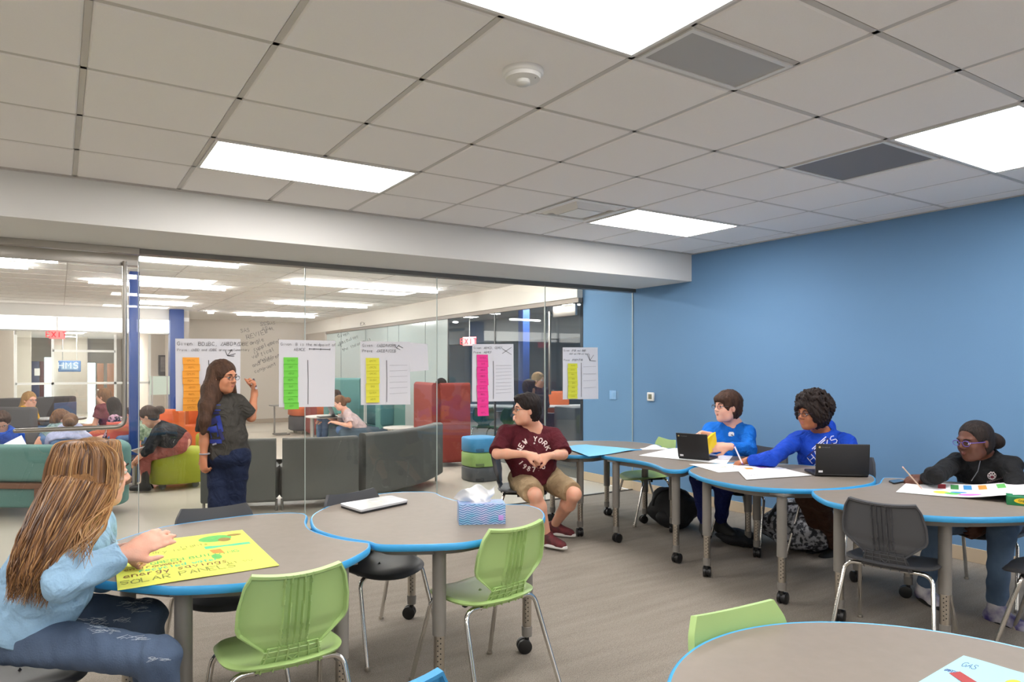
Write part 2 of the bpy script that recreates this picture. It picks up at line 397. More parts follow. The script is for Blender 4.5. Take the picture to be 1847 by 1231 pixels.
# glass front: head channel, floor track and panes
seams = [aty(u, 700, GY).x for u in (250, 550, 788, 983)]
struct('trim_2', MB().box((seams[0], GY-.05, 2.325), (BX, GY+.05, 2.365)), darksteel)
struct('trim_3', MB().box((seams[0], GY-.012, 0), (BX, GY+.012, .012)), darksteel)
struct('trim_4', MB().box((XL, GY-.07, 2.315), (seams[0]-.0, GY+.07, 2.365), b=.003), steel)
edges = [seams[0]]+seams[1:]+[BX-.004]
for k in range(4):
    struct('window_%d' % (k+1), MB().box((edges[k]+.003, GY-.005, .01), (edges[k+1]-.003, GY+.005, 2.33)), glass)
edgem = mat('glass_edge_silicone', (176, 186, 182), 0.25, spec=.6)
mb = MB()
for x in seams+[BX-.006]: mb.box((x-.003, GY-.0055, .01), (x+.003, GY+.0055, 2.33))
struct('trim_5', mb, edgem)
# sliding glass door on the left
dx1 = aty(250, 700, GY-.03).x; 
door = struct('door_1', MB().box((dx1-1.15, GY-.035, .01), (dx1-.01, GY-.025, 2.24)), glass)
r = MB().box((dx1-1.2, GY-.05, 2.225), (dx1-.005, GY-.01, 2.31), b=.002).build('door_rail', steel, door)
r = MB().box((dx1-2.4, GY-.05, 2.225), (dx1-1.2, GY-.01, 2.31), b=.002)
d2 = struct('door_2', MB().box((dx1-2.4, GY-.035, .01), (dx1-1.21, GY-.025, 2.24)), glass); r.build('door_rail', steel, d2)
hy = GY-.10
pa = aty(225, 470, hy); pb = aty(225, 770, hy); pc = aty(28, 777, hy)
MB().tube(fillet([(pa.x, hy, 2.25), (pb.x, hy, pb.z), (pc.x, hy, pb.z)], .07, 10), .0165, 16).ball((pc.x, hy, pb.z), .0165).tube([(pb.x-.02, hy, pb.z+.06), (pb.x-.02, GY-.03, pb.z+.06)], .008).tube([(pc.x+.05, hy, pb.z), (pc.x+.05, GY-.03, pb.z)], .008).build('door_handle', steel, door)
MB().box((XL, GY-.01, 0), (dx1-2.4, GY+.01, 2.33)).build('window_5', glass)['kind'] = 'structure'

# ceiling lights
diffm = mat('lit_diffuser', (255, 253, 248), .5, emit=((254, 250, 248), CLASS_LIGHT))
whitemetal = mat('white_enamel', (225, 224, 220), .4)
where = ['above the teacher, nearest the glass wall', 'largest of those in view, cropped by the top of the photo', 'at the right edge near the blue wall', 'farthest, beside the air diffuser']
for n, (i, j) in enumerate(LIGHTS):
    x, y = X0+TS*i, Y0+TS*j
    t = thing('ceiling_light', 'lit ceiling panel light '+(where[n] if n < 4 else 'behind the camera'), 'light', (x+TS, y+TS/2, CH), group=None if n < 4 else 'ceiling lights behind the camera')
    if n >= 4: t['group'] = 'ceiling lights behind the camera'
    x0, x1, y0, y1 = x+.014, x+2*TS-.014, y+.014, y+TS-.014
    f = MB(); w = .016
    f.box((x0, y0, CH-.004), (x1, y0+w, CH+.01)).box((x0, y1-w, CH-.004), (x1, y1, CH+.01)).box((x0, y0+w, CH-.004), (x0+w, y1-w, CH+.01)).box((x1-w, y0+w, CH-.004), (x1, y1-w, CH+.01))
    f.build('frame', whitemetal, t, smooth=False)
    MB().box((x0+w, y0+w, CH-.001), (x1-w, y1-w, CH+.004)).build('diffuser', diffm, t, smooth=False)
# perforated return grilles
def perf_mat(name, base, hole, scale):
    m = bpy.data.materials.new(name); m.use_nodes = True; nt = m.node_tree; b = nt.nodes['Principled BSDF']
    tc = nt.nodes.new('ShaderNodeTexCoord'); mp = nt.nodes.new('ShaderNodeMapping'); mp.inputs['Scale'].default_value = (scale, scale, scale); mp.inputs['Rotation'].default_value = (0, 0, .785)
    nt.links.new(tc.outputs['Object'], mp.inputs[0])
    v = nt.nodes.new('ShaderNodeTexVoronoi'); v.inputs['Scale'].default_value = 1; v.inputs['Randomness'].default_value = 0; nt.links.new(mp.outputs[0], v.inputs['Vector'])
    r = nt.nodes.new('ShaderNodeValToRGB'); r.color_ramp.elements[0].position = .30; r.color_ramp.elements[1].position = .36
    r.color_ramp.elements[0].color = (*lin(hole), 1); r.color_ramp.elements[1].color = (*lin(base), 1)
    nt.links.new(v.outputs['Distance'], r.inputs[0]); nt.links.new(r.outputs[0], b.inputs['Base Color']); b.inputs['Roughness'].default_value = .5
    return m
def grille(label, x0, x1, y0, y1, m):
    t = thing('air_grille', label, 'vent', ((x0+x1)/2, (y0+y1)/2, CH))
    f = MB(); w = .02; z0, z1 = CH-.003, CH+.012
    f.box((x0, y0, z0), (x1, y0+w, z1)).box((x0, y1-w, z0), (x1, y1, z1)).box((x0, y0+w, z0), (x0+w, y1-w, z1)).box((x1-w, y0+w, z0), (x1, y1-w, z1))
    f.build('frame', whitemetal, t, smooth=False)
    MB().box((x0+w, y0+w, CH+.001), (x1-w, y1-w, CH+.006)).build('perforated_plate', m, t, smooth=False)
grille('light grey perforated ceiling grille beside the largest ceiling light', X0+3*TS+.014, X0+4*TS-.014, Y0-1.5*TS+.014, Y0-TS-.014, perf_mat('perforated_grey', (176, 175, 172), (92, 92, 92), 110))
grille('dark grey ceiling return grille left of the light by the blue wall', X0+6*TS+.014, X0+7*TS-.014, Y0-TS+.014, Y0-.014, perf_mat('perforated_dark', (128, 122, 118), (74, 70, 68), 110))
# square louvred diffuser
x0, x1, y0, y1 = X0+5*TS+.014, X0+6*TS-.014, Y0+2*TS+.014, Y0+3*TS-.014
t = thing('air_diffuser', 'square white stepped air diffuser beside the farthest ceiling light', 'vent', ((x0+x1)/2, (y0+y1)/2, CH))
cx_, cy_ = (x0+x1)/2, (y0+y1)/2; hw = (x1-x0)/2
def ringm(h0, z0, h1, z1):
    m = MB(); vs = [(cx_+sx*h0, cy_+sy*h0, z0) for sx, sy in ((-1, -1), (1, -1), (1, 1), (-1, 1))]+[(cx_+sx*h1, cy_+sy*h1, z1) for sx, sy in ((-1, -1), (1, -1), (1, 1), (-1, 1))]
    vs += [(a, b, c+.004) for a, b, c in vs]
    fs = []
    for k in range(4):
        n = (k+1) % 4; fs += [(k, n, 4+n, 4+k), (8+k, 12+k, 12+n, 8+n), (k, 8+k, 8+n, n), (4+k, 4+n, 12+n, 12+k)]
    return m.add(vs, fs)
blackvoid = mat('duct_void', (40, 38, 36), .9)
MB().box((x0, y0, CH+.06), (x1, y1, CH+.07)).build('duct_opening', blackvoid, t, smooth=False)
ringm(hw, CH-.002, hw-.045, CH+.0).build('frame', whitemetal, t, smooth=False)
ringm(hw-.03, CH+.05, hw-.1, CH-.012).build('louvre', whitemetal, t, smooth=False)
ringm(hw-.10, CH+.04, hw-.16, CH-.018).build('louvre', whitemetal, t, smooth=False)
MB().box((cx_-hw+.17, cy_-hw+.17, CH-.02), (cx_+hw-.17, cy_+hw-.17, CH-.014)).build('centre_plate', whitemetal, t, smooth=False)
# smoke detector
c = atz(943, 128, CH)
t = thing('smoke_detector', 'round white smoke detector on a ceiling tile', 'smoke detector', c)
MB().lathe(c, [(.0, .0), (.085, 0), (.085, -.012), (.08, -.02), (.074, -.022)][1:]+[(.07, -.036), (.03, -.04)], 40).build('base', whitemetal, t)
MB().lathe(c, [(.03, -.038), (.03, -.052), (.024, -.058), (.004, -.06)], 24).build('sensor_head', mat('sensor_grey', (205, 205, 200), .3), t)
MB().ball((c.x+.03, c.y-.045, c.z-.036), .003, 6).build('status_lamp', blackvoid, t)
# thermostat and the ghosted switch plate on the blue wall
p = atx(1175, 716, BX-.001)
t = thing('thermostat', 'small white square thermostat on the blue wall', 'thermostat', p)
MB().box((BX-.024, p.y-.052, p.z-.05), (BX, p.y+.052, p.z+.05), b=.01).build('case', mat('thermostat_white', (236, 236, 232), .35), t)
MB().box((BX-.027, p.y-.026, p.z-.026), (BX-.02, p.y+.026, p.z+.03), b=.002).build('display', mat('thermostat_lcd', (122, 124, 104), .3), t)
p = atx(1106, 713, BX-.001)
t = thing('wall_plate', 'blue painted blank cover plate on the blue wall beyond the glass', 'wall plate', p)
MB().box((BX-.008, p.y-.06, p.z-.055), (BX, p.y+.06, p.z+.055), b=.003).build('plate', mat('plate_blue', (130, 176, 222), .6), t)
MB().box((BX-.010, p.y-.035, p.z-.033), (BX-.007, p.y+.035, p.z+.033), b=.001).build('cover', MATS['plate_blue'], t)
# ================================================================ THE LIBRARY AND SIDE ROOM BEYOND THE GLASS
FY = 18.2; SX = 5.75; LCH = 2.65
libwall = mat('library_cream_wall', (196, 186, 174), .8)
libceil = mat('library_ceiling_tile', (240, 237, 233), .9, bump=(300, .1))
royal = mat('royal_blue_paint', (28, 66, 140), .45)
paneled = mat('pale_back_painted_glass', (196, 208, 206), .12, spec=.7)
# ceiling with its grid
CX = -9.0
mb = MB().box((CX, GY+.12, LCH), (SX, 15.6, LCH+.1)); struct('ceiling_library', mb, libceil)
mb = MB()
x = X0-TS*14
while x < SX: 
    if x > CX: mb.box((x-.006, GY+.13, LCH-.004), (x+.006, 15.6, LCH+.001))
    x += 2*TS
y = Y0+6*TS
while y < 15.6: mb.box((CX, y-.006, LCH-.004), (SX, y+.006, LCH+.001)); y += TS
struct('trim_6', mb, mat('library_grid_metal', (196, 190, 184), .6))
struct('ceiling_lobby', MB().box((CX, 15.6, 2.42), (2.36, 30, 2.5)).box((2.36, 15.6, LCH), (SX, FY, LCH+.1)), libceil)
struct('wall_library_far', MB().box((2.36, FY, 0), (SX+.3, FY+.15, LCH)), libwall)
struct('wall_library_return', MB().box((2.2, 15.62, 0), (2.36, FY+.15, LCH)), libwall)
struct('baseboard_library', MB().box((2.36, FY-.015, 0), (SX, FY, .11)), mat('grey_tan_base', (160, 144, 126), .6))
struct('wall_library_left', MB().box((CX-.15, GY, 0), (CX, 30, LCH)), libwall)
mb = MB().box((CX, FY, 0), (aty(25, 700, FY).x, FY+.12, 2.42)).box((aty(270, 700, FY).x, FY, 0), (2.25, FY+.12, 2.42))
struct('wall_lobby', mb, libwall)
# side glass wall along the right of the library
struct('trim_7', MB().box((SX-.04, 6.86, 2.285), (SX+.04, 16.66, 2.345)), mat('bronze_header', (150, 138, 126), .5))
struct('wall_side_upper', MB().box((SX-.06, 6.86, 2.345), (SX+.06, FY, LCH)), mat('upper_wall_paint', (232, 226, 216), .8))
struct('wall_side_panel', MB().box((SX-.01, 10.4, .1), (SX+.02, 16.66, 2.285)), paneled)
struct('wall_side_end', MB().box((SX-.06, 16.66, 0), (SX+.1, FY, 2.345)), libwall)
mb = MB()
for u in (616, 660, 700, 720, 768): 
    yy = atx(u, 640, SX).y; mb.box((SX-.013, yy-.008, .1), (SX-.009, yy+.008, 2.285))
struct('trim_8', mb, mat('panel_seam', (120, 128, 126), .4))
ys_ = [6.87, atx(983, 640, SX).y, atx(893, 640, SX).y, 10.39]
for k in range(3): struct('window_%d' % (6+k), MB().box((SX-.006, ys_[k]+.004, .01), (SX+.006, ys_[k+1]-.004, 2.285)), glass)
mb = MB()
for yy in ys_[1:]: mb.box((SX-.012, yy-.01, 0), (SX+.012, yy+.01, 2.285))
struct('trim_9', mb, darksteel)
struct('trim_10', MB().box((BX-.005, 6.85, 0), (BX+.16, 6.9, 2.35)), mat('black_jamb', (38, 38, 40), .5))
# sliding door hardware on the side wall
t = thing('door_pull', 'tall square steel pull handle on the side room glass door', 'door handle', (SX-.05, 7.5, 1.2))
y1 = atx(992, 640, SX-.07).y; z0 = atx(992, 712, SX-.07).z; z1 = atx(992, 562, SX-.07).z
MB().box((SX-.085, y1-.015, z0), (SX-.06, y1+.015, z1), b=.003).build('grip', steel, t)
for z in (z0+.05, z0+.75, z1-.05): MB().tube([(SX-.07, y1, z), (SX, y1, z)], .008).build('bracket', steel, t)
MB().box((SX-.06, 6.9, 2.12), (SX-.02, y1-.05, 2.27), b=.004).build('door_closer_rail', steel, t)
# side room shell
dark = mat('slate_wall', (140, 152, 164), .7)
struct('wall_side_room_far', MB().box((BX, 19, 0), (16, 19.2, 2.6)), dark)
struct('wall_side_room_right', MB().box((16, 6.9, 0), (16.2, 19.2, 2.6)), dark)
struct('wall_side_room_near', MB().box((BX+.15, 6.7, 0), (16, 6.86, 2.6)), dark)
struct('ceiling_side_room', MB().box((BX, 6.86, 2.6), (16, 19, 2.7)), mat('side_room_ceiling', (150, 152, 154), .9))
struct('wall_side_room_bulkhead', MB().box((8.8, 9.0, 2.05), (9.1, 19, 2.6)), mat('grey_bulkhead', (118, 120, 122), .8))
# light fixtures
lm = mat('lit_linear_lens', (255, 252, 246), .5, emit=((254, 250, 248), LIB_LIGHT))
alu = mat('fixture_aluminium', (190, 188, 184), .4, metal=.6)
def linear(x0, x1, y, z=LCH, w=.065, label='', group=None):
    t = thing('linear_light', label, 'light', ((x0+x1)/2, y, z), group=group)
    MB().box((x0, y-w/2-.01, z-.012), (x1, y+w/2+.01, z+.0)).build('housing', alu, t, smooth=False)
    MB().box((x0+.01, y-w/2, z-.05), (x1-.01, y+w/2, z-.0125)).build('lens', lm, t, smooth=False)
def lseg(ua, va, ub, vb, **k):
    a = atz(ua, va, LCH-.05); b = atz(ub, vb, LCH-.05); linear(a.x, b.x, (a.y+b.y)/2, **k)
lseg(158, 511, 408, 524, label='long linear library ceiling light crossing the door post at the left')
lseg(522, 513, 793, 528, label='long linear library ceiling light above the green note poster')
lseg(495, 548, 662, 556, label='short thin linear ceiling light above the yellow note poster, farther row')
lseg(252, 548, 346, 553, label='thin linear ceiling light just right of the blue column')
lseg(-60, 478, 52, 486, label='linear ceiling light cropped at the left edge of the photo')
lseg(250, 470, 430, 484, label='linear library ceiling light nearest the glass header')
lseg(375, 565, 385, 566, label='tiny far linear light left of the far dark grille')
lseg(428, 568, 566, 574, label='farthest thin linear light above the white far wall')
lseg(62, 556, 74, 557, label='small far ceiling light above the bright cove, left')
lseg(0, 553, 14, 554, label='small far ceiling light at the left photo edge')
linear(3.0, 5.3, 7.3, label='added unseen linear light brightening the blue wall beyond the glass, hidden by its header')  # added lamp, out of sight, to brighten the blue wall past the glass
for xx in (-6.5, -2.6): linear(xx, xx+2.6, 8.9, label='linear library ceiling light beyond the left edge of the photo', group='library lights beyond the left edge of the photo')
# bright cove along the bulkhead
a = aty(-200, 572, 15.55); b = aty(303, 572, 15.55)
t = thing('cove_light', 'broad glowing white cove light band above the lobby entrance', 'light', (a.x, 15.55, 2.3))
zt = aty(150, 573, 15.5).z; zb = aty(150, 597, 15.5).z
MB().box((CX, 15.5, zb), (2.2, 15.6, zt)).build('lens', mat('cove_lens', (255, 253, 250), .5, emit=((255, 250, 245), 3.0)), t, smooth=False)
MB().box((CX, 15.48, zb-.03), (2.2, 15.62, zb)).build('housing', alu, t, smooth=False)
struct('wall_lobby_bulkhead', MB().box((CX, 15.49, zt), (2.2, 15.6, LCH)), libceil)
# columns
def column(label, u0, u1, Y, name='column', z1=LCH, side=.16):
    a = aty(u0, 700, Y); b = aty(u1, 700, Y)
    t = MB().box((a.x, Y, 0), (b.x, Y+side, z1), b=.006).build(name, royal); tag(t, label, 'column'); return t
column('near royal blue square column beside the door handle', 234, 252, 9.58)
column('far royal blue column behind the orange note poster', 307, 332, 15.3, side=.3)
a = atx(940, 700, 8.2)
tag(MB().box((at(945, 700, 12).x-.07, at(945, 700, 12).y-.07, 0), (at(945, 700, 12).x+.07, at(945, 700, 12).y+.07, 2.6)).build('column', royal), 'royal blue column in the side room behind the maroon shirt student', 'column')
# lobby: aluminium storefront, doors, sign, windows
white = mat('white_aluminium_frame', (226, 226, 222), .4)
LY = 17.6
mb = MB()
def vbar(u, v0, v1, w=.05, Y=LY): p = aty(u, v0, Y); q = aty(u, v1, Y); mb.box((p.x-w/2, Y-.03, max(q.z, 0)), (p.x+w/2, Y+.03, p.z))
def hbar(u0, u1, v, w=.05, Y=LY): p = aty(u0, v, Y); q = aty(u1, v, Y); mb.box((p.x, Y-.03, p.z-w/2), (q.x, Y+.03, p.z+w/2))
for u in (28, 95, 208, 270): vbar(u, 604, 800)
hbar(28, 270, 693)
hbar(95, 208, 633)
frame = mb.build('storefront_frame', white); tag(frame, 'white aluminium storefront frame across the lobby entrance', 'storefront')
mb = MB().box((aty(28, 700, LY).x, LY-.003, .02), (aty(208, 700, LY).x, LY+.003, 2.35)); mb.build('glazing', glass, frame)
LB = 25.0
struct('wall_lobby_far', MB().box((CX, LB+1.5, 0), (4, LB+1.6, 2.6)), libwall)
struct('wall_lobby_side', MB().box((aty(268, 700, FY).x, FY+.12, 0), (aty(268, 700, FY).x+.1, LB+1.5, 2.42)), libwall)
struct('wall_lobby_partition', MB().box((aty(96, 700, LB).x, LB, 0), (aty(158, 700, LB).x, LB+.15, 2.42)), mat('cream_block', (222, 213, 200), .8))
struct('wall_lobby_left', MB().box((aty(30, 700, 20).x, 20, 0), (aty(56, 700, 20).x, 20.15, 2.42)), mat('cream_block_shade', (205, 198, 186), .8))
def rect(name, label, cat, u0, v0, u1, v1, Y, m, th=.04, parts=True):
    p = aty(u0, v0, Y); q = aty(u1, v1, Y)
    o = MB().box((p.x, Y-th, max(q.z, 0.01)), (q.x, Y, p.z), b=min(.01, th/4)).build(name, m)
    if label: tag(o, label, cat)
    return o
daym = mat('daylight_window', (235, 245, 250), .3, emit=((225, 240, 250), 3.2))
wd1 = rect('lobby_window', 'bright daylit lobby window behind the girl in the yellow top', 'window', 80, 645, 93, 800, 24.9, daym)
wd2 = rect('lobby_window', 'bright narrow daylit opening between the sign wall and the brown doors', 'window', 158, 655, 172, 800, 25.2, daym)
brown = mat('brown_wood_door', (120, 78, 48), .5, vary=(3, .8, (96, 60, 38)), stretch=(6, 6, 1))
for (u0, u1), lb in (((175, 187), 'left of the two brown lobby doors'), ((193, 207), 'right of the two brown lobby doors')):
    d = rect('lobby_door', lb, 'door', u0, 656, u1, 800, 21, brown)
    p = aty(u0+2, 704, 20.9); MB().ball(p, .03, 6).build('knob', steel, d)
nd = rect('lobby_door', 'navy lobby door with a white notice', 'door', 57, 652, 71, 800, 23, mat('navy_door', (38, 48, 84), .5))
nt_ = rect('notice', None, None, 62, 665, 72, 678, 22.955, mat('paper_white', (238, 238, 236), .8), th=.01); setp(nt_, nd)
rect('lobby_door', 'dark maroon lobby door beside the navy door', 'door', 71.5, 652, 80, 800, 23.1, mat('maroon_door', (84, 44, 48), .5))
# hanging sign
p = aty(105, 651, 22); q = aty(146, 671, 22)
t = thing('hanging_sign', 'blue framed sign lettered HMS high in the lobby', 'sign', ((p.x+q.x)/2, 22, q.z))
MB().box((p.x, 21.97, q.z), (q.x, 22.03, p.z), b=.02).build('frame', mat('sign_blue', (64, 102, 150), .5), t)
MB().box((p.x+.07, 21.955, q.z+.06), (q.x-.07, 21.97, p.z-.06)).build('panel', mat('sign_panel', (120, 148, 176), .5), t)
for xx in (p.x+.1, q.x-.1): MB().tube([(xx, 22, p.z), (xx, 22, 2.43)], .012, 6).build('hanger', alu, t)
mb = MB(); st, w = strokes('HMS', .17, adv=6.2); 
rib(mb, st, plane_fn((p.x+(q.x-p.x-w)/2, 21.95, q.z+.09), (1, 0, 0), (0, 0, 1), (0, -1, 0)), .022)
mb.build('lettering', mat('sign_letter', (206, 214, 220), .5), t, smooth=False)
def exit_sign(label, p, ex, n, w=.33, h=.2):
    t = thing('exit_sign', label, 'exit sign', p); ex = Vector(ex); n = Vector(n); ez = Vector((0, 0, 1)); p = Vector(p)
    M = Matrix.Identity(4)
    for i in range(3): M[i][0] = ex[i]; M[i][1] = -n[i]; M[i][2] = ez[i]; M[i][3] = p[i]
    MB().box((-w/2, 0, -h/2), (w/2, .04, h/2), M=M, b=.005).build('housing', mat('exit_pink', (244, 150, 150), .5, emit=((255, 120, 120), .7)), t)
    zc = 2.6 if p.x > 5 else 2.42
    MB().tube([p-n*.02+ez*h/2, Vector((p.x, p.y, zc))-n*.02], .01, 6).build('hanger', MATS['fixture_aluminium'], t)
    mb = MB(); st, tw = strokes('EXIT', h*.62, adv=5.4); rib(mb, st, plane_fn(p-ex*tw/2-ez*h*.31, ex, ez, n), h*.1); mb.build('lettering', mat('exit_red', (235, 50, 60), .5, emit=((255, 40, 50), 1.2)), t, smooth=False)
exit_sign('red lit EXIT sign over the lobby storefront, at the left', aty(103, 604, 15.4), (1, 0, 0), (0, -1, 0), .26, .16)
exit_sign('red exit sign above the pink note poster in the side room', at(846, 616, 15.5), (.5, -.86, 0), (-.86, -.5, 0), .34, .2)
# lobby ceiling light rows
for k, (u0, u1, v, Y) in enumerate([(40, 83, 596, 17), (38, 92, 612, 19), (112, 142, 610, 19), (112, 172, 615, 20), (112, 165, 621, 21), (112, 158, 625.5, 22), (112, 152, 629, 23), (110, 140, 640, 25), (160, 180, 610, 18.5), (172, 212, 617, 20.3)]):
    p = atz(u0, v, 2.40); q = atz(u1, v, 2.40)
    t = thing('lobby_light', '', 'light', ((p.x+q.x)/2, p.y, 2.4)); 
    t['label'] = ['lobby ceiling light over the left storefront bay', 'long lobby light left of the EXIT sign', 'first lobby light right of the EXIT sign', 'second and widest lobby light right of the EXIT sign', 'third lobby light down from the EXIT sign row', 'fourth lobby light down from the EXIT sign row', 'fifth lobby light down from the EXIT sign row', 'lobby light just above the HMS sign', 'small lobby light nearest the cove, right of the EXIT sign', 'slanting lobby light beside the door post'][k]
    yy = [16.6, 17.9+.3, 18.8, 19.5, 20.2, 21.0, 21.8, 24.2, 16.4, 19.9][k]; p = aty(u0, v, yy); q = aty(u1, v, yy)
    MB().box((p.x, yy-.12, 2.385), (q.x, yy+.12, 2.42)).build('housing', alu, t, smooth=False)
    MB().box((p.x+.02, yy-.11, 2.38), (q.x-.02, yy+.11, 2.3845)).build('lens', MATS['lit_linear_lens'], t, smooth=False)
# things on the cream wall behind the column
p = aty(286, 641, 18.15); q = aty(302, 678, 18.15)
po = thing('framed_poster', 'dark framed poster on the cream wall behind the blue columns', 'poster', (p.x, FY, q.z))
MB().box((p.x, 18.12, q.z), (q.x, 18.19, p.z)).build('frame', mat('poster_black', (40, 36, 38), .5), po, smooth=False)
MB().box((p.x+.04, 18.11, q.z+.1), (q.x-.04, 18.12, p.z-.04)).build('print', mat('poster_print', (70, 60, 60), .6, vary=(14, .7, (140, 130, 128))), po, smooth=False)
p = aty(270, 679, 13.5); q = aty(306, 712, 13.5)
tag(MB().box((p.x, 13.49, q.z), (q.x, 13.51, p.z)).build('frosted_board', mat('mint_board', (196, 212, 200), .3)), 'pale mint glass board standing left of the orange note poster', 'board')
MB().tube([(p.x+.04, 13.5, 0), (p.x+.04, 13.5, p.z)], .015).tube([(q.x-.04, 13.5, 0), (q.x-.04, 13.5, p.z)], .015).build('stand', alu, bpy.data.objects['frosted_board'])

for k, (x, y) in enumerate([(7.3, 9.5), (10.5, 9.5), (7.3, 13), (10.5, 13), (13.5, 11.5), (7.5, 16.5)]):  # panels added to brighten the side room
    t = thing('side_room_fill_light', 'added ceiling panel light brightening the side room beyond the glass', 'light', (x, y, 2.6), group='added side room fill lights')
    MB().box((x-.6, y-.15, 2.56), (x+.6, y+.15, 2.6)).build('housing', alu, t, smooth=False)
    MB().box((x-.58, y-.13, 2.555), (x+.58, y+.13, 2.5595)).build('lens', lm, t, smooth=False)
# ================================================================ CLASSROOM TABLES
lamm = mat('taupe_laminate', (134, 124, 114), .48, vary=(26, .5, (128, 119, 109)), spec=.35)
edgeblue = mat('blue_edge_band', (58, 158, 214), .35)
legm = mat('grey_powder_coat', (128, 124, 118), .45)
nickel = mat('brushed_nickel_leg', (190, 184, 174), .3, metal=1.0)
rubber = mat('black_caster', (24, 24, 25), .4)
chrome = mat('chrome', (215, 213, 208), .12, metal=1.0)
TZ = .71
def centroid(P): 
    return Vector((sum(p[0] for p in P)/len(P), sum(p[1] for p in P)/len(P), 0))
def table(label, P, legs, detail=True):
    c = centroid(P); t = thing('classroom_table', label, 'table', c, group='blue edged classroom tables')
    O = [Vector((p.x, p.y, 0)) for p in catmull([(p[0], p[1], 0) for p in P], 6)]
    n = len(O); area = sum(O[i].x*O[(i+1) % n].y-O[(i+1) % n].x*O[i].y for i in range(n))
    if area < 0: O.reverse()
    N = [Vector(((O[(i+1) % n]-O[i-1]).y, -(O[(i+1) % n]-O[i-1]).x, 0)).normalized() for i in range(n)]
    ins = [O[i]-N[i]*.009 for i in range(n)]
    MB().prism(ins, TZ-.028, TZ).build('tabletop', lamm, t, angle=30)
    prof = [(-.009, 0.0), (-.004, .0012), (0, -.003), (.002, -.013), (0, -.024), (-.004, -.029), (-.009, -.029)]
    vs = [(O[i]+N[i]*a)+Vector((0, 0, TZ+b)) for i in range(n) for a, b in prof]; m = len(prof)
    fs = [(i*m+k, ((i+1) % n)*m+k, ((i+1) % n)*m+(k+1) % m, i*m+(k+1) % m) for i in range(n) for k in range(m)]
    MB().add(vs, fs).build('edge_band', edgeblue, t, angle=50)
    # steel apron under the top
    ap = [c+(p-c)*.82 for p in O]; mb = MB()
    vs = [(p.x, p.y, z) for p in ap for z in (TZ-.028, TZ-.07)]+[((c+(p-c)*.97).x, (c+(p-c)*.97).y, z) for p in ap for z in (TZ-.028, TZ-.07)]
    fs = [(2*i, 2*i+1, 2*((i+1) % n)+1, 2*((i+1) % n)) for i in range(n)]+[(2*n+2*i, 2*n+2*((i+1) % n), 2*n+2*((i+1) % n)+1, 2*n+2*i+1) for i in range(n)]+[(2*i+1, 2*n+2*i+1, 2*n+2*((i+1) % n)+1, 2*((i+1) % n)+1) for i in range(n)]
    mb.add(vs, fs).build('apron', legm, t, angle=30)
    for q in legs:
        x, y = q[0], q[1]; zz = .29 if len(q) < 3 else q[2]
        u = MB().tube([(x, y, TZ-.03), (x, y, zz)], .030, 20).box((x-.05, y-.05, TZ-.045), (x+.05, y+.05, TZ-.03)).build('leg', legm, t)
        lw = MB().tube([(x, y, zz), (x, y, .10)], .0235, 20).build('lower_tube', nickel, u)
        MB().tube([(x, y, .135), (x, y, .085)], [.027, .025], 18).build('collar', legm, u)
        h = MB(); dv = Vector((-x, -y, 0)).normalized(); sd = Vector((-dv.y, dv.x, 0))
        for k in range(6):
            for s_ in (-.006, .006): h.ball(Vector((x, y, .16+.022*k+(.01 if s_ > 0 else 0)))+dv*.0225+sd*s_, .0032, 5)
        h.build('adjustment_holes', rubber, u)
        a = random.uniform(0, 3.14); d = Vector((math.cos(a), math.sin(a), 0)); s = Vector((-d.y, d.x, 0)); cw = Vector((x, y, .036))+d*.014
        cs = MB().tube([(x, y, .09), (x, y, .05)], .012, 10)
        for k in (-1, 1):
            M_ = Matrix((( d.x, s.x, 0), (d.y, s.y, 0), (0, 0, 1))).to_4x4()
            p = cw+s*.016*k
            cs.tube([p-s*.010, p-s*.008, p+s*.008, p+s*.010], [.031, .036, .036, .031], 22)
        cs.tube([cw-s*.006+Vector((0, 0, 0)), cw+s*.006], .030, 16)
        cs.build('caster', rubber, u)
    return t
T1P = [(1.10, 2.655), (1.05, 2.57), (.90, 2.45), (.72, 2.39), (.54, 2.39), (.37, 2.45), (.27, 2.52), (.17, 2.62), (.09, 2.72), (.04, 2.85), (.04, 3.0), (.10, 3.15), (.22, 3.28), (.35, 3.40), (.48, 3.46), (.79, 3.49), (.94, 3.46), (1.03, 3.405), (1.047, 3.33), (.995, 3.18), (.97, 3.03), (.995, 2.88), (1.04, 2.77), (1.095, 2.685)]
T2P = [(1.125, 2.63), (1.20, 2.575), (1.34, 2.505), (1.48, 2.47), (1.72, 2.51), (1.90, 2.58), (2.02, 2.68), (2.10, 2.80), (2.13, 2.90), (2.11, 2.99), (2.03, 3.05), (1.92, 3.15), (1.865, 3.28), (1.86, 3.44), (1.875, 3.54), (1.83, 3.61), (1.69, 3.68), (1.50, 3.67), (1.30, 3.57), (1.15, 3.43), (1.063, 3.31), (1.015, 3.17), (.992, 3.03), (1.015, 2.89), (1.06, 2.78), (1.105, 2.70)]
TDP = [(3.79, 2.425), (3.64, 2.28), (3.57, 2.15), (3.57, 1.95), (3.62, 1.79), (3.72, 1.66), (3.86, 1.56), (4.05, 1.47), (4.30, 1.39), (4.58, 1.42), (4.80, 1.58), (4.92, 1.85), (4.90, 2.14), (4.81, 2.34), (4.70, 2.475), (4.60, 2.455), (4.40, 2.37), (4.22, 2.355), (4.04, 2.37), (3.87, 2.43)]
TCP = [(3.84, 3.395), (3.72, 3.24), (3.64, 3.08), (3.605, 2.88), (3.63, 2.71), (3.72, 2.58), (3.86, 2.47), (4.04, 2.41), (4.22, 2.39), (4.40, 2.405), (4.55, 2.465), (4.70, 2.57), (4.78, 2.70), (4.82, 2.92), (4.76, 3.15), (4.60, 3.34), (4.35, 3.46), (4.05, 3.475)]
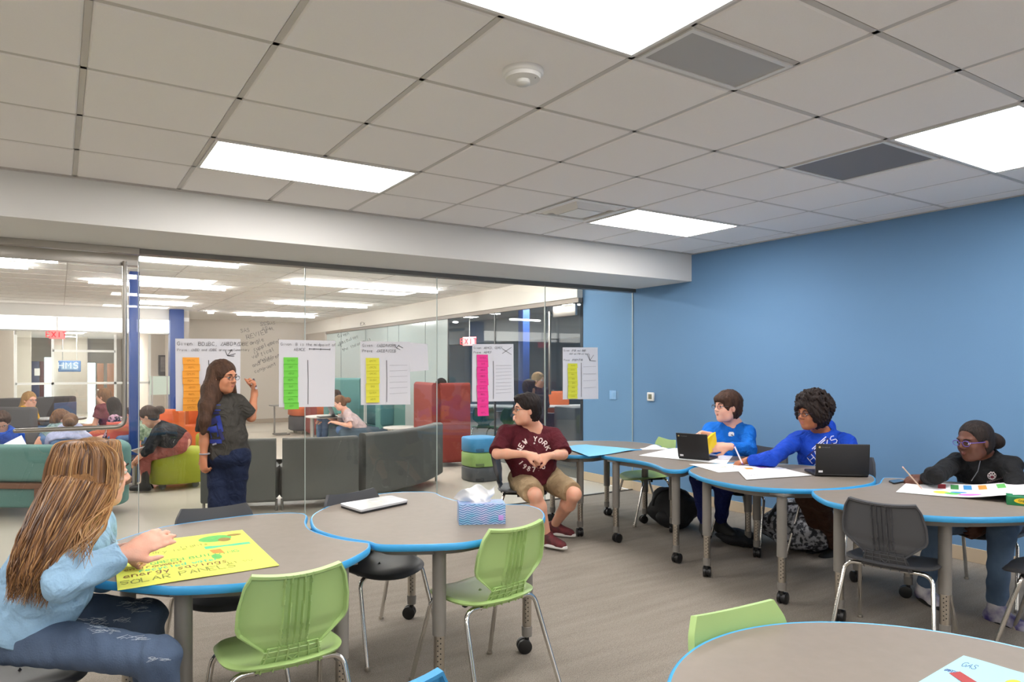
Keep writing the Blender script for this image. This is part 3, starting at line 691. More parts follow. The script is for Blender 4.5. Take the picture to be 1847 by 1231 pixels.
TBP = [(3.885, 4.37), (3.86, 4.22), (3.885, 4.03), (3.87, 3.82), (3.80, 3.65), (3.74, 3.53), (3.755, 3.455), (3.84, 3.43), (4.05, 3.515), (4.35, 3.50), (4.60, 3.385), (4.73, 3.37), (4.86, 3.50), (4.93, 3.80), (4.92, 4.10), (4.84, 4.32), (4.60, 4.44), (4.20, 4.45), (4.0, 4.42)]
TAP = [(3.56, 4.66), (3.61, 4.51), (3.74, 4.42), (3.88, 4.41), (4.20, 4.485), (4.60, 4.475), (4.78, 4.55), (4.86, 4.75), (4.84, 4.97), (4.71, 5.16), (4.48, 5.30), (4.25, 5.36), (3.95, 5.30), (3.70, 5.10), (3.57, 4.87)]
T6P = [(1.567+.593*math.cos(a), .661+.593*math.sin(a)) for a in [k*math.pi/9 for k in range(18)]]
table('front left taupe table with the yellow project sheet on it', T1P, [(.37, 2.57), (.955, 2.60), (.86, 3.36), (.24, 3.12)])
table('taupe table with the closed laptop and tissue box on it', T2P, [(1.40, 2.61), (2.02, 2.83), (1.73, 3.56), (1.19, 3.36)])
table('right taupe table where the student in the black jacket draws', TDP, [(3.85, 1.74), (3.76, 2.24), (4.54, 2.26), (4.66, 1.66)])
table('taupe table by the blue wall under the right black laptop', TCP, [(3.76, 2.60), (3.80, 3.20), (4.51, 3.33), (4.57, 2.60)])
table('taupe table under the left black laptop, scalloped front edge', TBP, [(3.88, 3.55), (3.92, 4.23), (4.56, 4.21), (4.70, 3.55)])
table('farthest taupe table with the blue paper on it', TAP, [(3.79, 4.53), (4.56, 5.05), (4.64, 4.62), (3.95, 5.12)])
table('near taupe table cropped by the bottom right corner', T6P, [(1.2, .5), (1.9, .5), (1.9, .95), (1.25, .95)])

# ================================================================ CHAIRS
greenp = mat('apple_green_plastic', (166, 196, 124), .42)
greyp = mat('charcoal_plastic', (74, 75, 78), .45)
bluep = mat('blue_plastic', (62, 150, 208), .42)
BT = .768
def chair_proto(label, m, loc, rz):
    t = thing('school_chair', label, 'chair', (0, 0, 0))
    def hwv(v):
        ks = [(0, .080), (.10, .112), (.30, .180), (.38, .190), (.6, .188), (.85, .172), (1, .148)]
        for (a, p), (b, q) in zip(ks, ks[1:]):
            if v <= b: s = (v-a)/(b-a); return p+(q-p)*s
        return ks[-1][1]
    def sp(u, v):
        v2 = min(max(v, 0), 1); h = hwv(v2); z = .475+(BT-.475)*v2-.012*(1-(2*u-1)**2)*(v2**2); x = (2*u-1)*h
        return Vector((x, -.185-.055*v2+.9*x*x+.02*max(0, .38-v2)/.38, z))
    def th(u, v):
        e = min(u, 1-u)*2; rim = e < .05 or v > .95
        base = .019 if rim else .006
        c = (2*u-1)*hwv(v)
        for k in (-.044, -.022, 0, .022, .044):
            if abs(c-k) < .0026 and v > .04: base = .017
        if v < .22: base = max(base, .010)
        return -base
    MB().grid(sp, 96, 30, th).build('backrest', m, t, angle=50)
    # ribbed lower back joining the seat
    def lp(u, v):
        x = (2*u-1)*(.118-.03*v); return Vector((x, -.150-.035*v+.6*x*x, .408+.09*v))
    mb = MB().grid(lp, 12, 8, -.005)
    yb = lambda z: -.157-.035*(z-.408)/.09
    for x0 in (-.104, -.062, -.022, .022, .062, .104):
        mb.tube([(x0, yb(.405)+.5*x0*x0-.002, .405), (x0*.8, yb(.50)+.3*x0*x0-.002, .50)], .0032, 6)
    for z in (.418, .44, .462, .484):
        mb.tube([(x, yb(z)+.55*x*x-.002, z) for x in [-.1+.025*k for k in range(9)]], .0026, 6)
    for a, b in (((-.022, .418), (.022, .462)), ((.022, .418), (-.022, .462))):
        mb.tube([(a[0], yb(a[1])-.002, a[1]), (b[0], yb(b[1])-.002, b[1])], .0030, 6)
    mb.build('ribbed_support', m, t)
    # seat pan
    def st(u, v):
        a = 2*math.pi*u; r = v; c, s = math.cos(a), math.sin(a); n = 3.2
        k = (abs(c)**n+abs(s)**n)**(-1/n); x = .212*c*k*r*(1.0-.06*s); y = .018+.205*s*k*r
        z = .432-.012*(1-r*r)+.012*max(0, -s)*r**3-.030*max(0, s)**2*max(0, (r-.55)/.45)**2-(.012 if r > .97 else 0)+.010*abs(c)*r**4
        return Vector((x, y, z))
    MB().grid(st, 64, 16, lambda u, v: -.009).build('seat', m, t, angle=60)
    for s in (-1, 1):    # rear and front frames
        yf, yt = (.225, .115) if s > 0 else (-.265, -.125)
        xf = .235; xt = .200
        pts = fillet([(-xf, yf, .012), (-xt, yt, .405), (xt, yt, .405), (xf, yf, .012)], .055, 8)
        f = MB().tube(pts, .0108, 14).build('leg_frame', chrome, t)
        for q in (-1, 1): MB().lathe((q*xf, yf, 0), [(.013, 0), (.014, .006), (.010, .02)], 12).build('glide', nickel, f)
    mb = MB()
    for q in (-.11, .11): mb.tube([(q, -.125, .40), (q, .115, .40)], .009, 8).box((q-.008, -.02, .375), (q+.008, .0, .40))
    mb.build('seat_rail', rubber, t)
    t.location = loc; t.rotation_euler = (0, 0, rz)
    return t
R_ = math.radians
def chloc(cx, cy, heading): a = R_(heading); return (cx, cy, 0), a-math.pi/2
def chair(label, m, cx, cy, heading, group=None):
    l, r = chloc(cx, cy, heading)
    if not PROTO: PROTO.append((chair_proto(label, m, l, r), m)); c = PROTO[0][0]
    else: c = dup(PROTO[0][0], l, r, label, swap={PROTO[0][1]: m})
    c['group'] = 'moulded school chairs'
    return c
PROTO = []
chair('apple green chair at the front edge of the yellow sheet table', greenp, .68, 2.51, 91)
chair('apple green chair at the front edge of the tissue box table', greenp, 1.65, 2.66, 98)
chair('apple green chair tucked behind the near bottom right table', greenp, 1.60, 1.04, -95)
chair('apple green chair by the blue wall, left of the left black laptop', greenp, 4.74, 4.72, 162)
chair('charcoal chair, back to us, at the right table in front of the drawing student', greyp, 3.78, 1.95, 13)
chair('charcoal chair behind the table with the yellow sheet', greyp, .65, 3.30, -90)
chair('charcoal chair behind the table with the closed laptop', greyp, 1.42, 3.33, -75)
chair('charcoal chair cropped by the right edge, pushed under the right table', greyp, 4.30, 1.42, 100)
chair('bright blue chair, only its back corner showing at the bottom edge', bluep, .585, 1.585, 88)
ch_maroon = chair('charcoal chair the student in the maroon shirt sits on', greyp, 3.31, 4.73, -38)
ch_girl = chair('charcoal chair under the long haired girl at the left', greyp, -.13, 2.78, -6)
ch_blue = chair('charcoal chair under the student in the bright blue long sleeve top', greyp, 4.98, 3.72, 180)
ch_hood = chair('charcoal chair under the curly haired student in the blue hoodie', greyp, 5.00, 3.02, 175)
ch_black = chair('charcoal chair under the student in the black jacket', greyp, 5.02, 2.02, 180)

# ================================================================ POSTERS AND NOTES ON THE GLASS
ink = mat('black_marker', (44, 42, 46), .7)
penci = mat('pencil_line', (178, 176, 182), .8)
glassink = mat('grey_glass_marker', (92, 90, 92), .6)
paper = mat('poster_paper', (226, 225, 229), .85, bump=(5, .12))
PY = GY-.0075
def quad_on(name, px, Y, m, th=.0006, sag=.004, n=10):
    """sheet with 4 pixel corners tl,tr,br,bl met with the plane Y"""
    tl, tr, br, bl = [aty(u, v, Y) for u, v in px]
    rnd = random.Random(int(px[0][0])); ph = rnd.uniform(0, 6)
    def fn(u, v):
        p = (tl*(1-u)+tr*u)*(1-v)+(bl*(1-u)+br*u)*v
        return p+Vector((0, -sag*(.5+.5*math.sin(ph+5*u+3*v))*v, 0))
    return MB().grid(fn, n, n, -th).build(name, m, None)
notecols = {'orange': (255, 172, 60), 'green': (118, 214, 76), 'yellow': (232, 226, 70), 'pink': (246, 60, 150), 'yellow green': (222, 222, 66)}
def poster(label, px, lines, col, strip, nnotes, divx, diag=None, rules=0, ncat='poster'):
    t = quad_on('wall_poster', px, PY-.001, paper); tag(t, label, 'poster', 'proof posters taped to the glass')
    tl, tr, br, bl = [aty(u, v, PY-.0065) for u, v in px]
    ex = (tr-tl).normalized(); W = (tr-tl).length; H = (tl-bl).length; ez = Vector((0, 0, 1)); mb = MB()
    rnd = random.Random(nnotes*7+len(label))
    for (txt, x, y, s) in lines:
        st, w = strokes(txt, s*.86, .2, adv=5.5, rnd=rnd); rib(mb, st, plane_fn(tl+ex*x-ez*y, ex, ez, (0, -1, 0)), s*.09)
    if divx: rib(mb, [[(divx*W, -.30*H), (divx*W+.004, -.6*H), (divx*W+.002, -.97*H)]], plane_fn(tl, ex, ez, (0, -1, 0)), .005)
    if diag: rib(mb, [[(a*W, -b*H) for a, b in pl] for pl in diag], plane_fn(tl, ex, ez, (0, -1, 0)), .004)
    mb.build('handwriting', ink, t, smooth=False)
    if rules:
        mb = MB(); pl = []
        for k in range(rules):
            y = -.38*H-k*.55*H/rules; pl.append([((divx+.06)*W, y), (.95*W, y+rnd.uniform(-.004, .006))])
        rib(mb, pl, plane_fn(tl, ex, ez, (0, -1, 0)), .003); mb.build('pencil_writing', penci, t, smooth=False)
    s0, s1 = strip; A, B = aty(*s0, PY-.009), aty(*s1, PY-.009); h = (A.z-B.z)/nnotes
    ords = ['topmost', 'second from the top', 'third from the top', 'fourth from the top', 'fifth from the top', 'sixth from the top', 'seventh from the top', 'eighth from the top', 'ninth from the top', 'lowest']
    nm = mat('sticky_'+col.replace(' ', '_'), notecols[col], .75, emit=None)
    for k in range(nnotes):
        o_ = ords[k] if k < nnotes-1 else 'lowest'
        dx = rnd.uniform(-.004, .004); z1 = A.z-k*h; z0 = z1-h*1.02; x0, x1 = A.x+dx, B.x+dx
        n_ = MB().grid(lambda u, v: Vector((x0+(x1-x0)*u, PY-.009-.006*v*v-.0009*k, z1+(z0-z1)*v)), 3, 5, -.0004).build('sticky_note', nm)
        tag(n_, '%s sticky note, %s of the %s strip' % (col, o_, {'orange': 'orange', 'green': 'green', 'yellow': 'yellow', 'pink': 'pink', 'yellow green': 'right hand yellow green'}[col]), 'sticky note', col+' sticky notes on the glass')
        mw = MB(); st, w = strokes(rnd.choice(['ABCD', 'SAS', 'GIVEN', 'DEF', 'REFL', 'CPCTC']), h*.26, .5, rnd=rnd)
        rib(mw, st, plane_fn((x0+(x1-x0-w)/2, PY-.0185-.0009*k, (z0+z1)/2-h*.1), (1, 0, 0), (0, 0, 1), (0, -1, 0)), h*.03)
        mw.build('note_writing', mat('note_pencil_'+col.replace(' ', '_'), tuple(int(c*.72) for c in notecols[col]), .8), n_, smooth=False)
    return t
poster('leftmost white poster with the orange note strip', [(316, 611), (434, 612), (433, 739), (317, 742)],
  [('Given: BD^BC, <ABD=<DBE', .015, .055, .034), ('Prove: <ABD and <DBE are complementary', .015, .10, .022)], 'orange', ((330, 645), (360, 741)), 8, .50,
  [[(.75, .15), (.79, .24)], [(.79, .24), (.86, .15)], [(.79, .24), (.92, .21)], [(.79, .24), (.9, .245)]])
poster('white poster with the green note strip', [(503, 613), (605, 615), (603, 734), (503, 735)],
  [('Given: B is the midpoint of AC', .015, .05, .028), ('AB=CE', .13, .095, .028)], 'green', ((512, 645), (538, 738)), 8, .50,
  [[(.52, .13), (.90, .135)], [(.53, .12), (.53, .15)], [(.61, .12), (.61, .15)], [(.73, .12), (.73, .15)], [(.90, .12), (.90, .15)]])
poster('white poster with the yellow note strip, second sheet behind it', [(650, 616), (739, 617), (740, 730), (651, 731)],
  [('Given: <ABD=<CBD', .02, .05, .03), ('Prove: <AEB=<CEB', .02, .10, .03)], 'yellow', ((660, 646), (684, 726)), 7, .52,
  [[(.68, .05), (.72, .1)], [(.72, .1), (.78, .05)], [(.72, .1), (.8, .13)], [(.76, .06), (.86, .1)]], rules=6)
t = quad_on('wall_poster', [(738, 618), (771, 621), (773, 668), (740, 671)], PY+.0, paper, sag=.003); tag(t, 'small blank white sheet sticking out right of the yellow strip poster', 'poster', 'proof posters taped to the glass')
poster('white poster with the overlong pink note strip', [(852, 621), (926, 621), (927, 724), (851, 725)],
  [('Given: AB=CD, CD=EF', .015, .05, .026), ('Prove: AB=EF', .015, .095, .026)], 'pink', ((860, 640), (880, 750)), 10, .50,
  [[(.72, .17), (.95, .06)], [(.72, .08), (.95, .19)]], rules=9)
poster('rightmost white poster with the yellow green note strip', [(1015, 627), (1078, 627), (1079, 720), (1015, 721)],
  [('Given: <PQR and <RQS', .015, .045, .023), ('<SQT and <TQR are equal', .09, .08, .018), ('Prove: <PQS=<TQR', .015, .15, .024)], 'yellow green', ((1024, 656), (1041, 719)), 8, .52,
  [[(.70, .14), (.77, .26)], [(.77, .26), (.88, .15)], [(.77, .26), (.75, .13)], [(.77, .26), (.94, .27)]], rules=4)
# writing done straight on the glass
rnd = random.Random(4)
def gl(txt, u, v, s, rot, lb):
    t = MB(); p = aty(u, v, GY-.0055); st, w = strokes(txt, s, .5, rnd=rnd); c, q = math.cos(rot), math.sin(rot)
    rib(t, st, plane_fn(p, (c, 0, q), (-q, 0, c), (0, -1, 0)), s*.1)
    o = t.build('glass_writing', glassink, None, smooth=False); tag(o, lb, 'writing', 'grey marker words written on the glass')
for a in [('SAS', 434, 600, .03, .1), ('SSS', 470, 588, .03, .1), ('ASA', 473, 596, .03, .1), ('AAS', 484, 586, .024, .1), ('HL', 487, 596, .024, .1), ('REVIEW', 446, 612, .036, .3), ('angle', 452, 623, .034, .3), ('supplement', 458, 634, .034, .35), ('is', 458, 640, .03, .3), ('vertical', 456, 648, .034, .38), ('angles', 466, 655, .03, .38), ('and theorem', 456, 663, .032, .38), ('congruent', 460, 674, .03, .38)]: gl(*a, 'grey marker word "%s" on the glass above the raised hand' % a[0])
for a in [('Given', 610, 610, .03, .3), ('postulate', 613, 622, .03, .35), ('the theorem is', 618, 635, .03, .38), ('EX', 650, 587, .03, .0)]: gl(*a, 'faint grey marker "%s" on the glass left of the yellow strip poster' % a[0])
# ================================================================ THINGS ON THE CLASSROOM TABLES
def frame4(px, z): return [atz(u, v, z) for u, v in px]
def sheet(name, label, px, m, z=TZ+.002, curl=None, cat='paper', th=.0008, n=24):
    tl, tr, br, bl = frame4(px, z)
    def fn(u, v):
        p = (tl*(1-u)+tr*u)*(1-v)+(bl*(1-u)+br*u)*v
        return p+Vector((0, 0, curl(u, v) if curl else .0006*math.sin(9*u+4*v)+.0006))
    o = MB().grid(fn, n, n, th).build(name, m); tag(o, label, cat)
    def f(x, y, lift=0.0):      # x,y in 0..1 of the sheet
        return (fn(x, y)+Vector((0, 0, th*.2+lift)), Vector((0, 0, 1)))
    return o, f
yel = mat('yellow_project_sheet', (226, 232, 96), .75); wht = mat('white_sheet', (236, 236, 238), .8); blu = mat('blue_sheet', (120, 190, 226), .75); pblu = mat('pale_blue_sheet', (166, 214, 232), .75)
def crayon(name, rgb): return mat('crayon_'+name, rgb, .85, vary=(60, .9, tuple(min(255, int(c*1.15)) for c in rgb)))
cg, cb, co_, cr, cbl, cp, cy = [crayon(*a) for a in (('green', (96, 176, 92)), ('brown', (146, 122, 60)), ('orange', (232, 140, 60)), ('red', (206, 70, 80)), ('blue', (60, 140, 200)), ('purple', (150, 100, 190)), ('yellow', (240, 200, 70)))]
ckm = crayon('olive', (128, 138, 60)); cmag = crayon('magenta', (220, 110, 190))
def scribble(parent, f, m, lines, w, name='drawing', lift=.0010):
    mb = MB(); rib(mb, lines, lambda x, y: (f(x, y)[0], f(x, y)[1]), w, lift=lift, thick=.0002, step=.03); return mb.build(name, m, parent, smooth=False)
def patch(parent, f, m, poly, name='colouring', lift=.0009):
    mb = MB(); n = len(poly); c = (sum(p[0] for p in poly)/n, sum(p[1] for p in poly)/n)
    vs = [f(*p)[0]+Vector((0, 0, lift)) for p in poly]+[f(*c)[0]+Vector((0, 0, lift))]
    mb.add(vs, [(i, (i+1) % n, n) for i in range(n)]); return mb.build(name, m, parent, smooth=False)
def tscr(f, txt, x, y, s, sx=1.0, slant=0.0, rnd=random):
    st, w = strokes(txt, s, .4, rnd=rnd); return [[(x+a*sx, y-b+slant*a) for a, b in pl] for pl in st]
# yellow project sheet: tl, tr, br, bl seen from the camera
o, f = sheet('project_sheet', 'bright yellow project sheet with coloured drawings, hanging over the front left table edge', [(205, 985), (437, 957), (504, 1021), (212, 1066)], yel)
el = lambda cx, cy, rx, ry, n=20: [(cx+rx*math.cos(2*math.pi*k/n), cy+ry*math.sin(2*math.pi*k/n)) for k in range(n)]
patch(o, f, cg, el(.74, .16, .13, .09)); patch(o, f, crayon('teal', (88, 190, 140)), [(.62, .34), (.96, .36), (.96, .41), (.62, .41)])
patch(o, f, cb, el(.80, .22, .05, .05), lift=.0014); patch(o, f, cb, el(.90, .12, .06, .03), lift=.0014); patch(o, f, co_, [(.64, .45), (.72, .45), (.73, .56), (.65, .54)], lift=.0013); patch(o, f, cg, el(.66, .62, .035, .06), lift=.0013)
rnd = random.Random(3)
for txt, x, y, s, m_ in [('GREEN BUILDING', .22, .60, .055, cg), ('environment', .05, .66, .05, cb), ('recycled water', .14, .72, .055, crayon('teal', (88, 190, 140))), ('energy savings', .04, .80, .07, mat('brown_marker', (120, 84, 40), .7)), ('SOLAR PANELS', .02, .92, .075, ckm)]:
    scribble(o, f, m_, tscr(f, txt, x, y, s, .95, -.04, rnd), .009)
scribble(o, f, ckm, tscr(f, 'dry ice', .25, .35, .05, 1, 0, rnd)+tscr(f, 'lights', .45, .30, .05, 1, 0, rnd)+tscr(f, 'bt vv', .7, .82, .05, 1, 0, rnd), .005)
# blue paper on the far table, hanging over the front edge
sheet('blue_paper', 'large sky blue paper spread on the farthest table', [(1016, 808), (1057, 803), (1147, 813), (1062, 826)], blu, curl=lambda u, v: .004+.006*math.sin(3*u+2*v)**2)
# papers around the left laptop
sheet('paper_sheet', 'white poster sheet lying under the left black laptop', [(1215, 809), (1330, 812), (1310, 838), (1152, 822)], wht)
MB().grid(lambda u, v: atz(1159, 812, TZ)+RT*.24*u+FW*.10*v+Vector((0, 0, .003+.028*math.sin(math.pi*u)*math.sin(math.pi*v)*(1+.4*math.sin(11*u+5*v)))), 20, 14, .002).build('cloth_scrap', mat('soft_white_cloth', (236, 236, 240), .9))
tag(bpy.data.objects['cloth_scrap'], 'crumpled white cloth left of the white sheet under the left laptop', 'cloth')
o, f = sheet('drawing_sheet', 'white worksheet nearest the hoodie student\'s writing hand', [(1243, 838), (1330, 837), (1420, 846), (1296, 853)], wht, z=TZ+.002)
scribble(o, f, ckm, tscr(f, 'text lines', .3, .5, .1, .5, 0, rnd), .01)
o, f = sheet('drawing_sheet', 'white coloured worksheet under the hoodie student\'s arm, with small crayon patches', [(1322, 840), (1392, 840), (1464, 858), (1346, 866)], wht, z=TZ+.0045)
patch(o, f, co_, [(.18, .22), (.36, .22), (.36, .34), (.2, .34)]); patch(o, f, cp, [(.5, .1), (.8, .12), (.82, .26), (.54, .26)])
pk = mat('pink_pencil', (240, 170, 170), .8)
scribble(o, f, pk, [[(.3, .5+.07*k), (.95, .5+.07*k)] for k in range(5)], .012)
scribble(o, f, penci, tscr(f, 'notes', .1, .8, .12, .5, 0, rnd), .01)
# curling drawing of the student in black
z0 = TZ+.002
def sp_(u, v):
    tl, bl = atz(1640, 868, TZ), atz(1616, 889, TZ); e = (Vector((4.36, 1.23, TZ))-Vector((3.78, 2.0, TZ)))
    dr = Vector((.36, -.93, 0)).normalized()
    L = .80; s = u*L
    p = (tl*(1-v)+bl*v)+dr*s; p.z = TZ+.003+.055*(1/(1+math.exp(-(s-.45)*16)))*(.35+.65*1); return p
o = MB().grid(sp_, 40, 8, .0008).build('drawing_sheet', wht); tag(o, 'long white drawing with rainbow blocks curling up off the right table', 'paper')
f = lambda x, y: (sp_(x, y)+Vector((0, 0, .0003)), Vector((0, 0, 1)))
for k, (m_, x0) in enumerate([(cr, .20), (crayon('dark_green', (60, 130, 70)), .28), (cbl, .36), (co_, .45), (cg, .56)]):
    patch(o, f, m_, [(x0, .10), (x0+.05, .10), (x0+.05+.02, .46), (x0+.02, .46)], lift=.0012)
patch(o, f, cy, el(.26, .74, .05, .1)); patch(o, f, cg, el(.33, .78, .05, .08), lift=.0012); patch(o, f, cmag, el(.43, .84, .07, .07), lift=.0014); patch(o, f, cbl, el(.36, .68, .05, .05), lift=.0016)
# pale blue project sheet on the near table
o, f = sheet('project_sheet', 'pale blue project sheet with a red block on the near bottom right table', [(1738, 1184), (1925, 1238), (1850, 1330), (1560, 1290)], pblu)
patch(o, f, mat('brick_red_marker', (168, 64, 66), .75), [(.02, .42), (.20, .66), (.48, .60), (.30, .38)][:4] if False else [(.10, .30), (.16, .24), (.55, .42), (.50, .50)], lift=.0012)
scribble(o, f, mat('blue_pen', (60, 90, 150), .7), tscr(f, 'GAS', .10, .16, .07, .8, 0, rnd)+tscr(f, 'GREEN', .04, .28, .03, .8, 0, rnd), .006)
patch(o, f, mat('lime_highlighter', (196, 226, 66), .75), el(.62, .22, .07, .07), lift=.0012)
# laptops
black = mat('matte_black_plastic', (26, 26, 28), .45, bump=(300, .05)); silver = mat('silver_lid', (190, 194, 198), .3, metal=.7); keym = mat('key_black', (14, 14, 15), .5); screenm = mat('laptop_screen', (60, 70, 90), .2, emit=((120, 140, 170), .25))
def laptop_open(label, hinge_l, hinge_r, fwd, tilt=14, sticker=True):
    """hinge corners on the table, fwd = direction from hinge to the user's edge; camera sees the lid's back"""
    a, b = Vector(hinge_l), Vector(hinge_r); ex = (b-a).normalized(); W = (b-a).length; fy = Vector(fwd); fy = (fy-fy.dot(ex)*ex).normalized(); ez = Vector((0, 0, 1))
    t = thing('laptop', label, 'laptop', (a+b)/2)
    M = Matrix((( ex.x, fy.x, 0, a.x), (ex.y, fy.y, 0, a.y), (0, 0, 1, TZ+.003), (0, 0, 0, 1)))
    D = .22
    MB().box((0, 0, 0), (W, D, .018), M=M, b=.006).build('base', black, t)
    k = MB()
    for r in range(5):
        for c in range(13): k.box((.02+c*(W-.04)/13+.001, .03+r*.021, .0181), (.02+(c+1)*(W-.04)/13-.002, .03+r*.021+.018, .0195), M=M)
    kb = k.build('keyboard', keym, t, smooth=False)
    ti = math.radians(tilt); uz = ez*math.cos(ti)-fy*math.sin(ti); n = -(fy*math.cos(ti)+ez*math.sin(ti))
    o = Vector((a.x, a.y, TZ+.018))
    M2 = Matrix(((ex.x, n.x, uz.x, o.x), (ex.y, n.y, uz.y, o.y), (0, n.z, uz.z, o.z), (0, 0, 0, 1)))
    Hh = .205
    l = MB().box((0, 0, 0), (W, .010, Hh), M=M2, b=.004).build('lid', black, t)
    MB().box((.012, -.001, .014), (W-.012, .0, Hh-.01), M=M2).build('screen', screenm, l, smooth=False)
    MB().tube([M2 @ Vector((.03, .002, -.004)), M2 @ Vector((W-.03, .002, -.004))], .008, 10).build('hinge', keym, t)
    if sticker:
        MB().box((.018, .0101, .012), (.045, .0112, .026), M=M2, b=.0003).build('sticker', paper, l)
        MB().lathe(M2 @ Vector((.022, .0105, Hh-.022)), [(.0065, 0), (.0065, .0012)], 14, M=Matrix((ex, uz, n)).transposed().to_4x4()).build('emblem', mat('emblem_gold', (196, 176, 120), .4), l)
        mb = MB(); st, w = strokes('chromebook', .009, 0, adv=4.4)
        st = [[p for p in pl] for pl in st]; c0 = M2 @ Vector((.034, .0104, Hh-.026))
        rib(mb, st, plane_fn(c0, ex, uz, n), .0012); mb.build('lettering', mat('grey_print', (96, 96, 98), .5), l, smooth=False)
    return t
laptop_open('open black laptop on the scalloped table in front of the bright blue shirt student', atz(1224, 828, TZ), atz(1280, 832.5, TZ)+Vector((0, 0, 0)), (.9, .3, 0), 16)
la, lb = atz(1470, 860, TZ), atz(1567, 862, TZ)
laptop_open('open black laptop right of the hoodie student, near the rim of the table', la, lb, (.85, .5, 0), 4)
# closed silver laptop
px = [(612, 909), (705, 894), (737, 903), (651, 921)]
q = [atz(u, v, TZ+.02) for u, v in px]; t = thing('laptop', 'closed silver laptop with black underside lying on the middle table', 'laptop', (q[0]+q[2])/2)
def slab(q, z0, z1, ins=0.0):
    c = sum(q, Vector())/4; p = [c+(a-c)*(1-ins) for a in q]
    R = []
    for i in range(4):
        a, b, d = p[i-1], p[i], p[(i+1) % 4]
        for k in range(5):
            s = k/4; e = .018; A = b+(a-b).normalized()*e; B = b+(d-b).normalized()*e; R.append(A*(1-s)**2+b*2*s*(1-s)+B*s*s)
    return MB().prism([(r.x, r.y) for r in R], z0, z1)
slab(q, TZ+.001, TZ+.011, .015).build('base', black, t, angle=30); slab(q, TZ+.011, TZ+.021).build('lid', mat('silver_lid_light', (206, 208, 212), .25, metal=.35), t, angle=30)
o_ = MB().box((-.03, -.02, TZ+.0211), (.03, .02, TZ+.0214), M=T(((q[0]+q[2])/2).x+.01, ((q[0]+q[2])/2).y, 0)); o_.build('sticker', mat('pale_yellow_label', (222, 226, 190), .5), bpy.data.objects['lid'] if False else t)
# tissue box
A, B = atz(828, 948, TZ), atz(912, 946, TZ); ex = (B-A).normalized(); fy = Vector((-ex.y, ex.x, 0)); 
L_ = (B-A).length; t = thing('tissue_box', 'blue chevron patterned tissue box with a white tissue pulled out', 'tissue box', (A+B)/2)
M = Matrix(((ex.x, fy.x, 0, A.x), (ex.y, fy.y, 0, A.y), (0, 0, 1, TZ), (0, 0, 0, 1))); BH = .095
def chev_mat():
    m = bpy.data.materials.new('chevron_print'); m.use_nodes = True; nt = m.node_tree; b = nt.nodes['Principled BSDF']; b.inputs['Roughness'].default_value = .4
    tc = nt.nodes.new('ShaderNodeTexCoord'); sx = nt.nodes.new('ShaderNodeSeparateXYZ'); nt.links.new(tc.outputs['Generated'], sx.inputs[0])
    def mth(op, a, b_=None, c=None):
        n = nt.nodes.new('ShaderNodeMath'); n.operation = op
        for i, q in enumerate((a, b_, c)):
            if q is None: continue
            if isinstance(q, (int, float)): n.inputs[i].default_value = q
            else: nt.links.new(q, n.inputs[i])
        return n.outputs[0]
    add = mth('ADD', sx.outputs[0], mth('MULTIPLY', sx.outputs[1], .5))
    zz = mth('PINGPONG', mth('MULTIPLY', add, 9.0), .5)
    yy = mth('FRACT', mth('ADD', mth('MULTIPLY', sx.outputs[2], 9.0), mth('MULTIPLY', zz, 1.6)))
    st = mth('LESS_THAN', yy, .36)
    no = nt.nodes.new('ShaderNodeTexNoise'); no.inputs['Scale'].default_value = 3.2; nt.links.new(tc.outputs['Generated'], no.inputs['Vector'])
    r = nt.nodes.new('ShaderNodeValToRGB'); r.color_ramp.elements[0].position = .3; r.color_ramp.elements[1].position = .7
    r.color_ramp.elements[0].color = (*lin((190, 186, 222)), 1); r.color_ramp.elements[1].color = (*lin((120, 186, 220)), 1)
    r2 = nt.nodes.new('ShaderNodeValToRGB'); r2.color_ramp.elements[0].color = (*lin((92, 110, 170)), 1); r2.color_ramp.elements[1].color = (*lin((28, 100, 150)), 1)
    nt.links.new(no.outputs[0], r.inputs[0]); nt.links.new(no.outputs[0], r2.inputs[0])
    mx = nt.nodes.new('ShaderNodeMix'); mx.data_type = 'RGBA'; nt.links.new(st, mx.inputs[0]); nt.links.new(r.outputs[0], mx.inputs[6]); nt.links.new(r2.outputs[0], mx.inputs[7])
    nt.links.new(mx.outputs[2], b.inputs['Base Color']); return m
bx = MB().box((0, 0, 0), (L_, .118, BH), M=M, b=.0015).build('box', chev_mat(), t)
MB().lathe(M @ Vector((L_/2, .059, BH)), [(.032, 0), (.032, .0006)], 24, M=Matrix.Diagonal((1.7, 1, 1, 1))).build('slot', mat('tissue_slot_film', (190, 196, 214), .2), t)
MB().box((L_-.034, -.0008, .018), (L_-.010, 0, .042), M=M, b=.0003).build('brand_mark', mat('lilac_mark', (186, 140, 214), .4), bx)
def tis(u, v):
    a = (u-.5)*2; w = .045+.060*v; x = L_/2-.004+a*w-.022*v+.006*math.sin(9*v+3*u); y = .059+.018*math.sin(6*a+1.5)*(.5+v)+.02*a*a*v
    z = BH-.01+.085*v*(1-.22*abs(a+.25)**1.5)+.010*math.sin(7*a)*v-(.035*max(0, -a-.35)*v*2)+.012*max(0, a)*v
    return M @ Vector((x, y, z))
MB().grid(tis, 40, 20, .0006).build('tissue', mat('tissue_white', (246, 246, 246), .9), t)
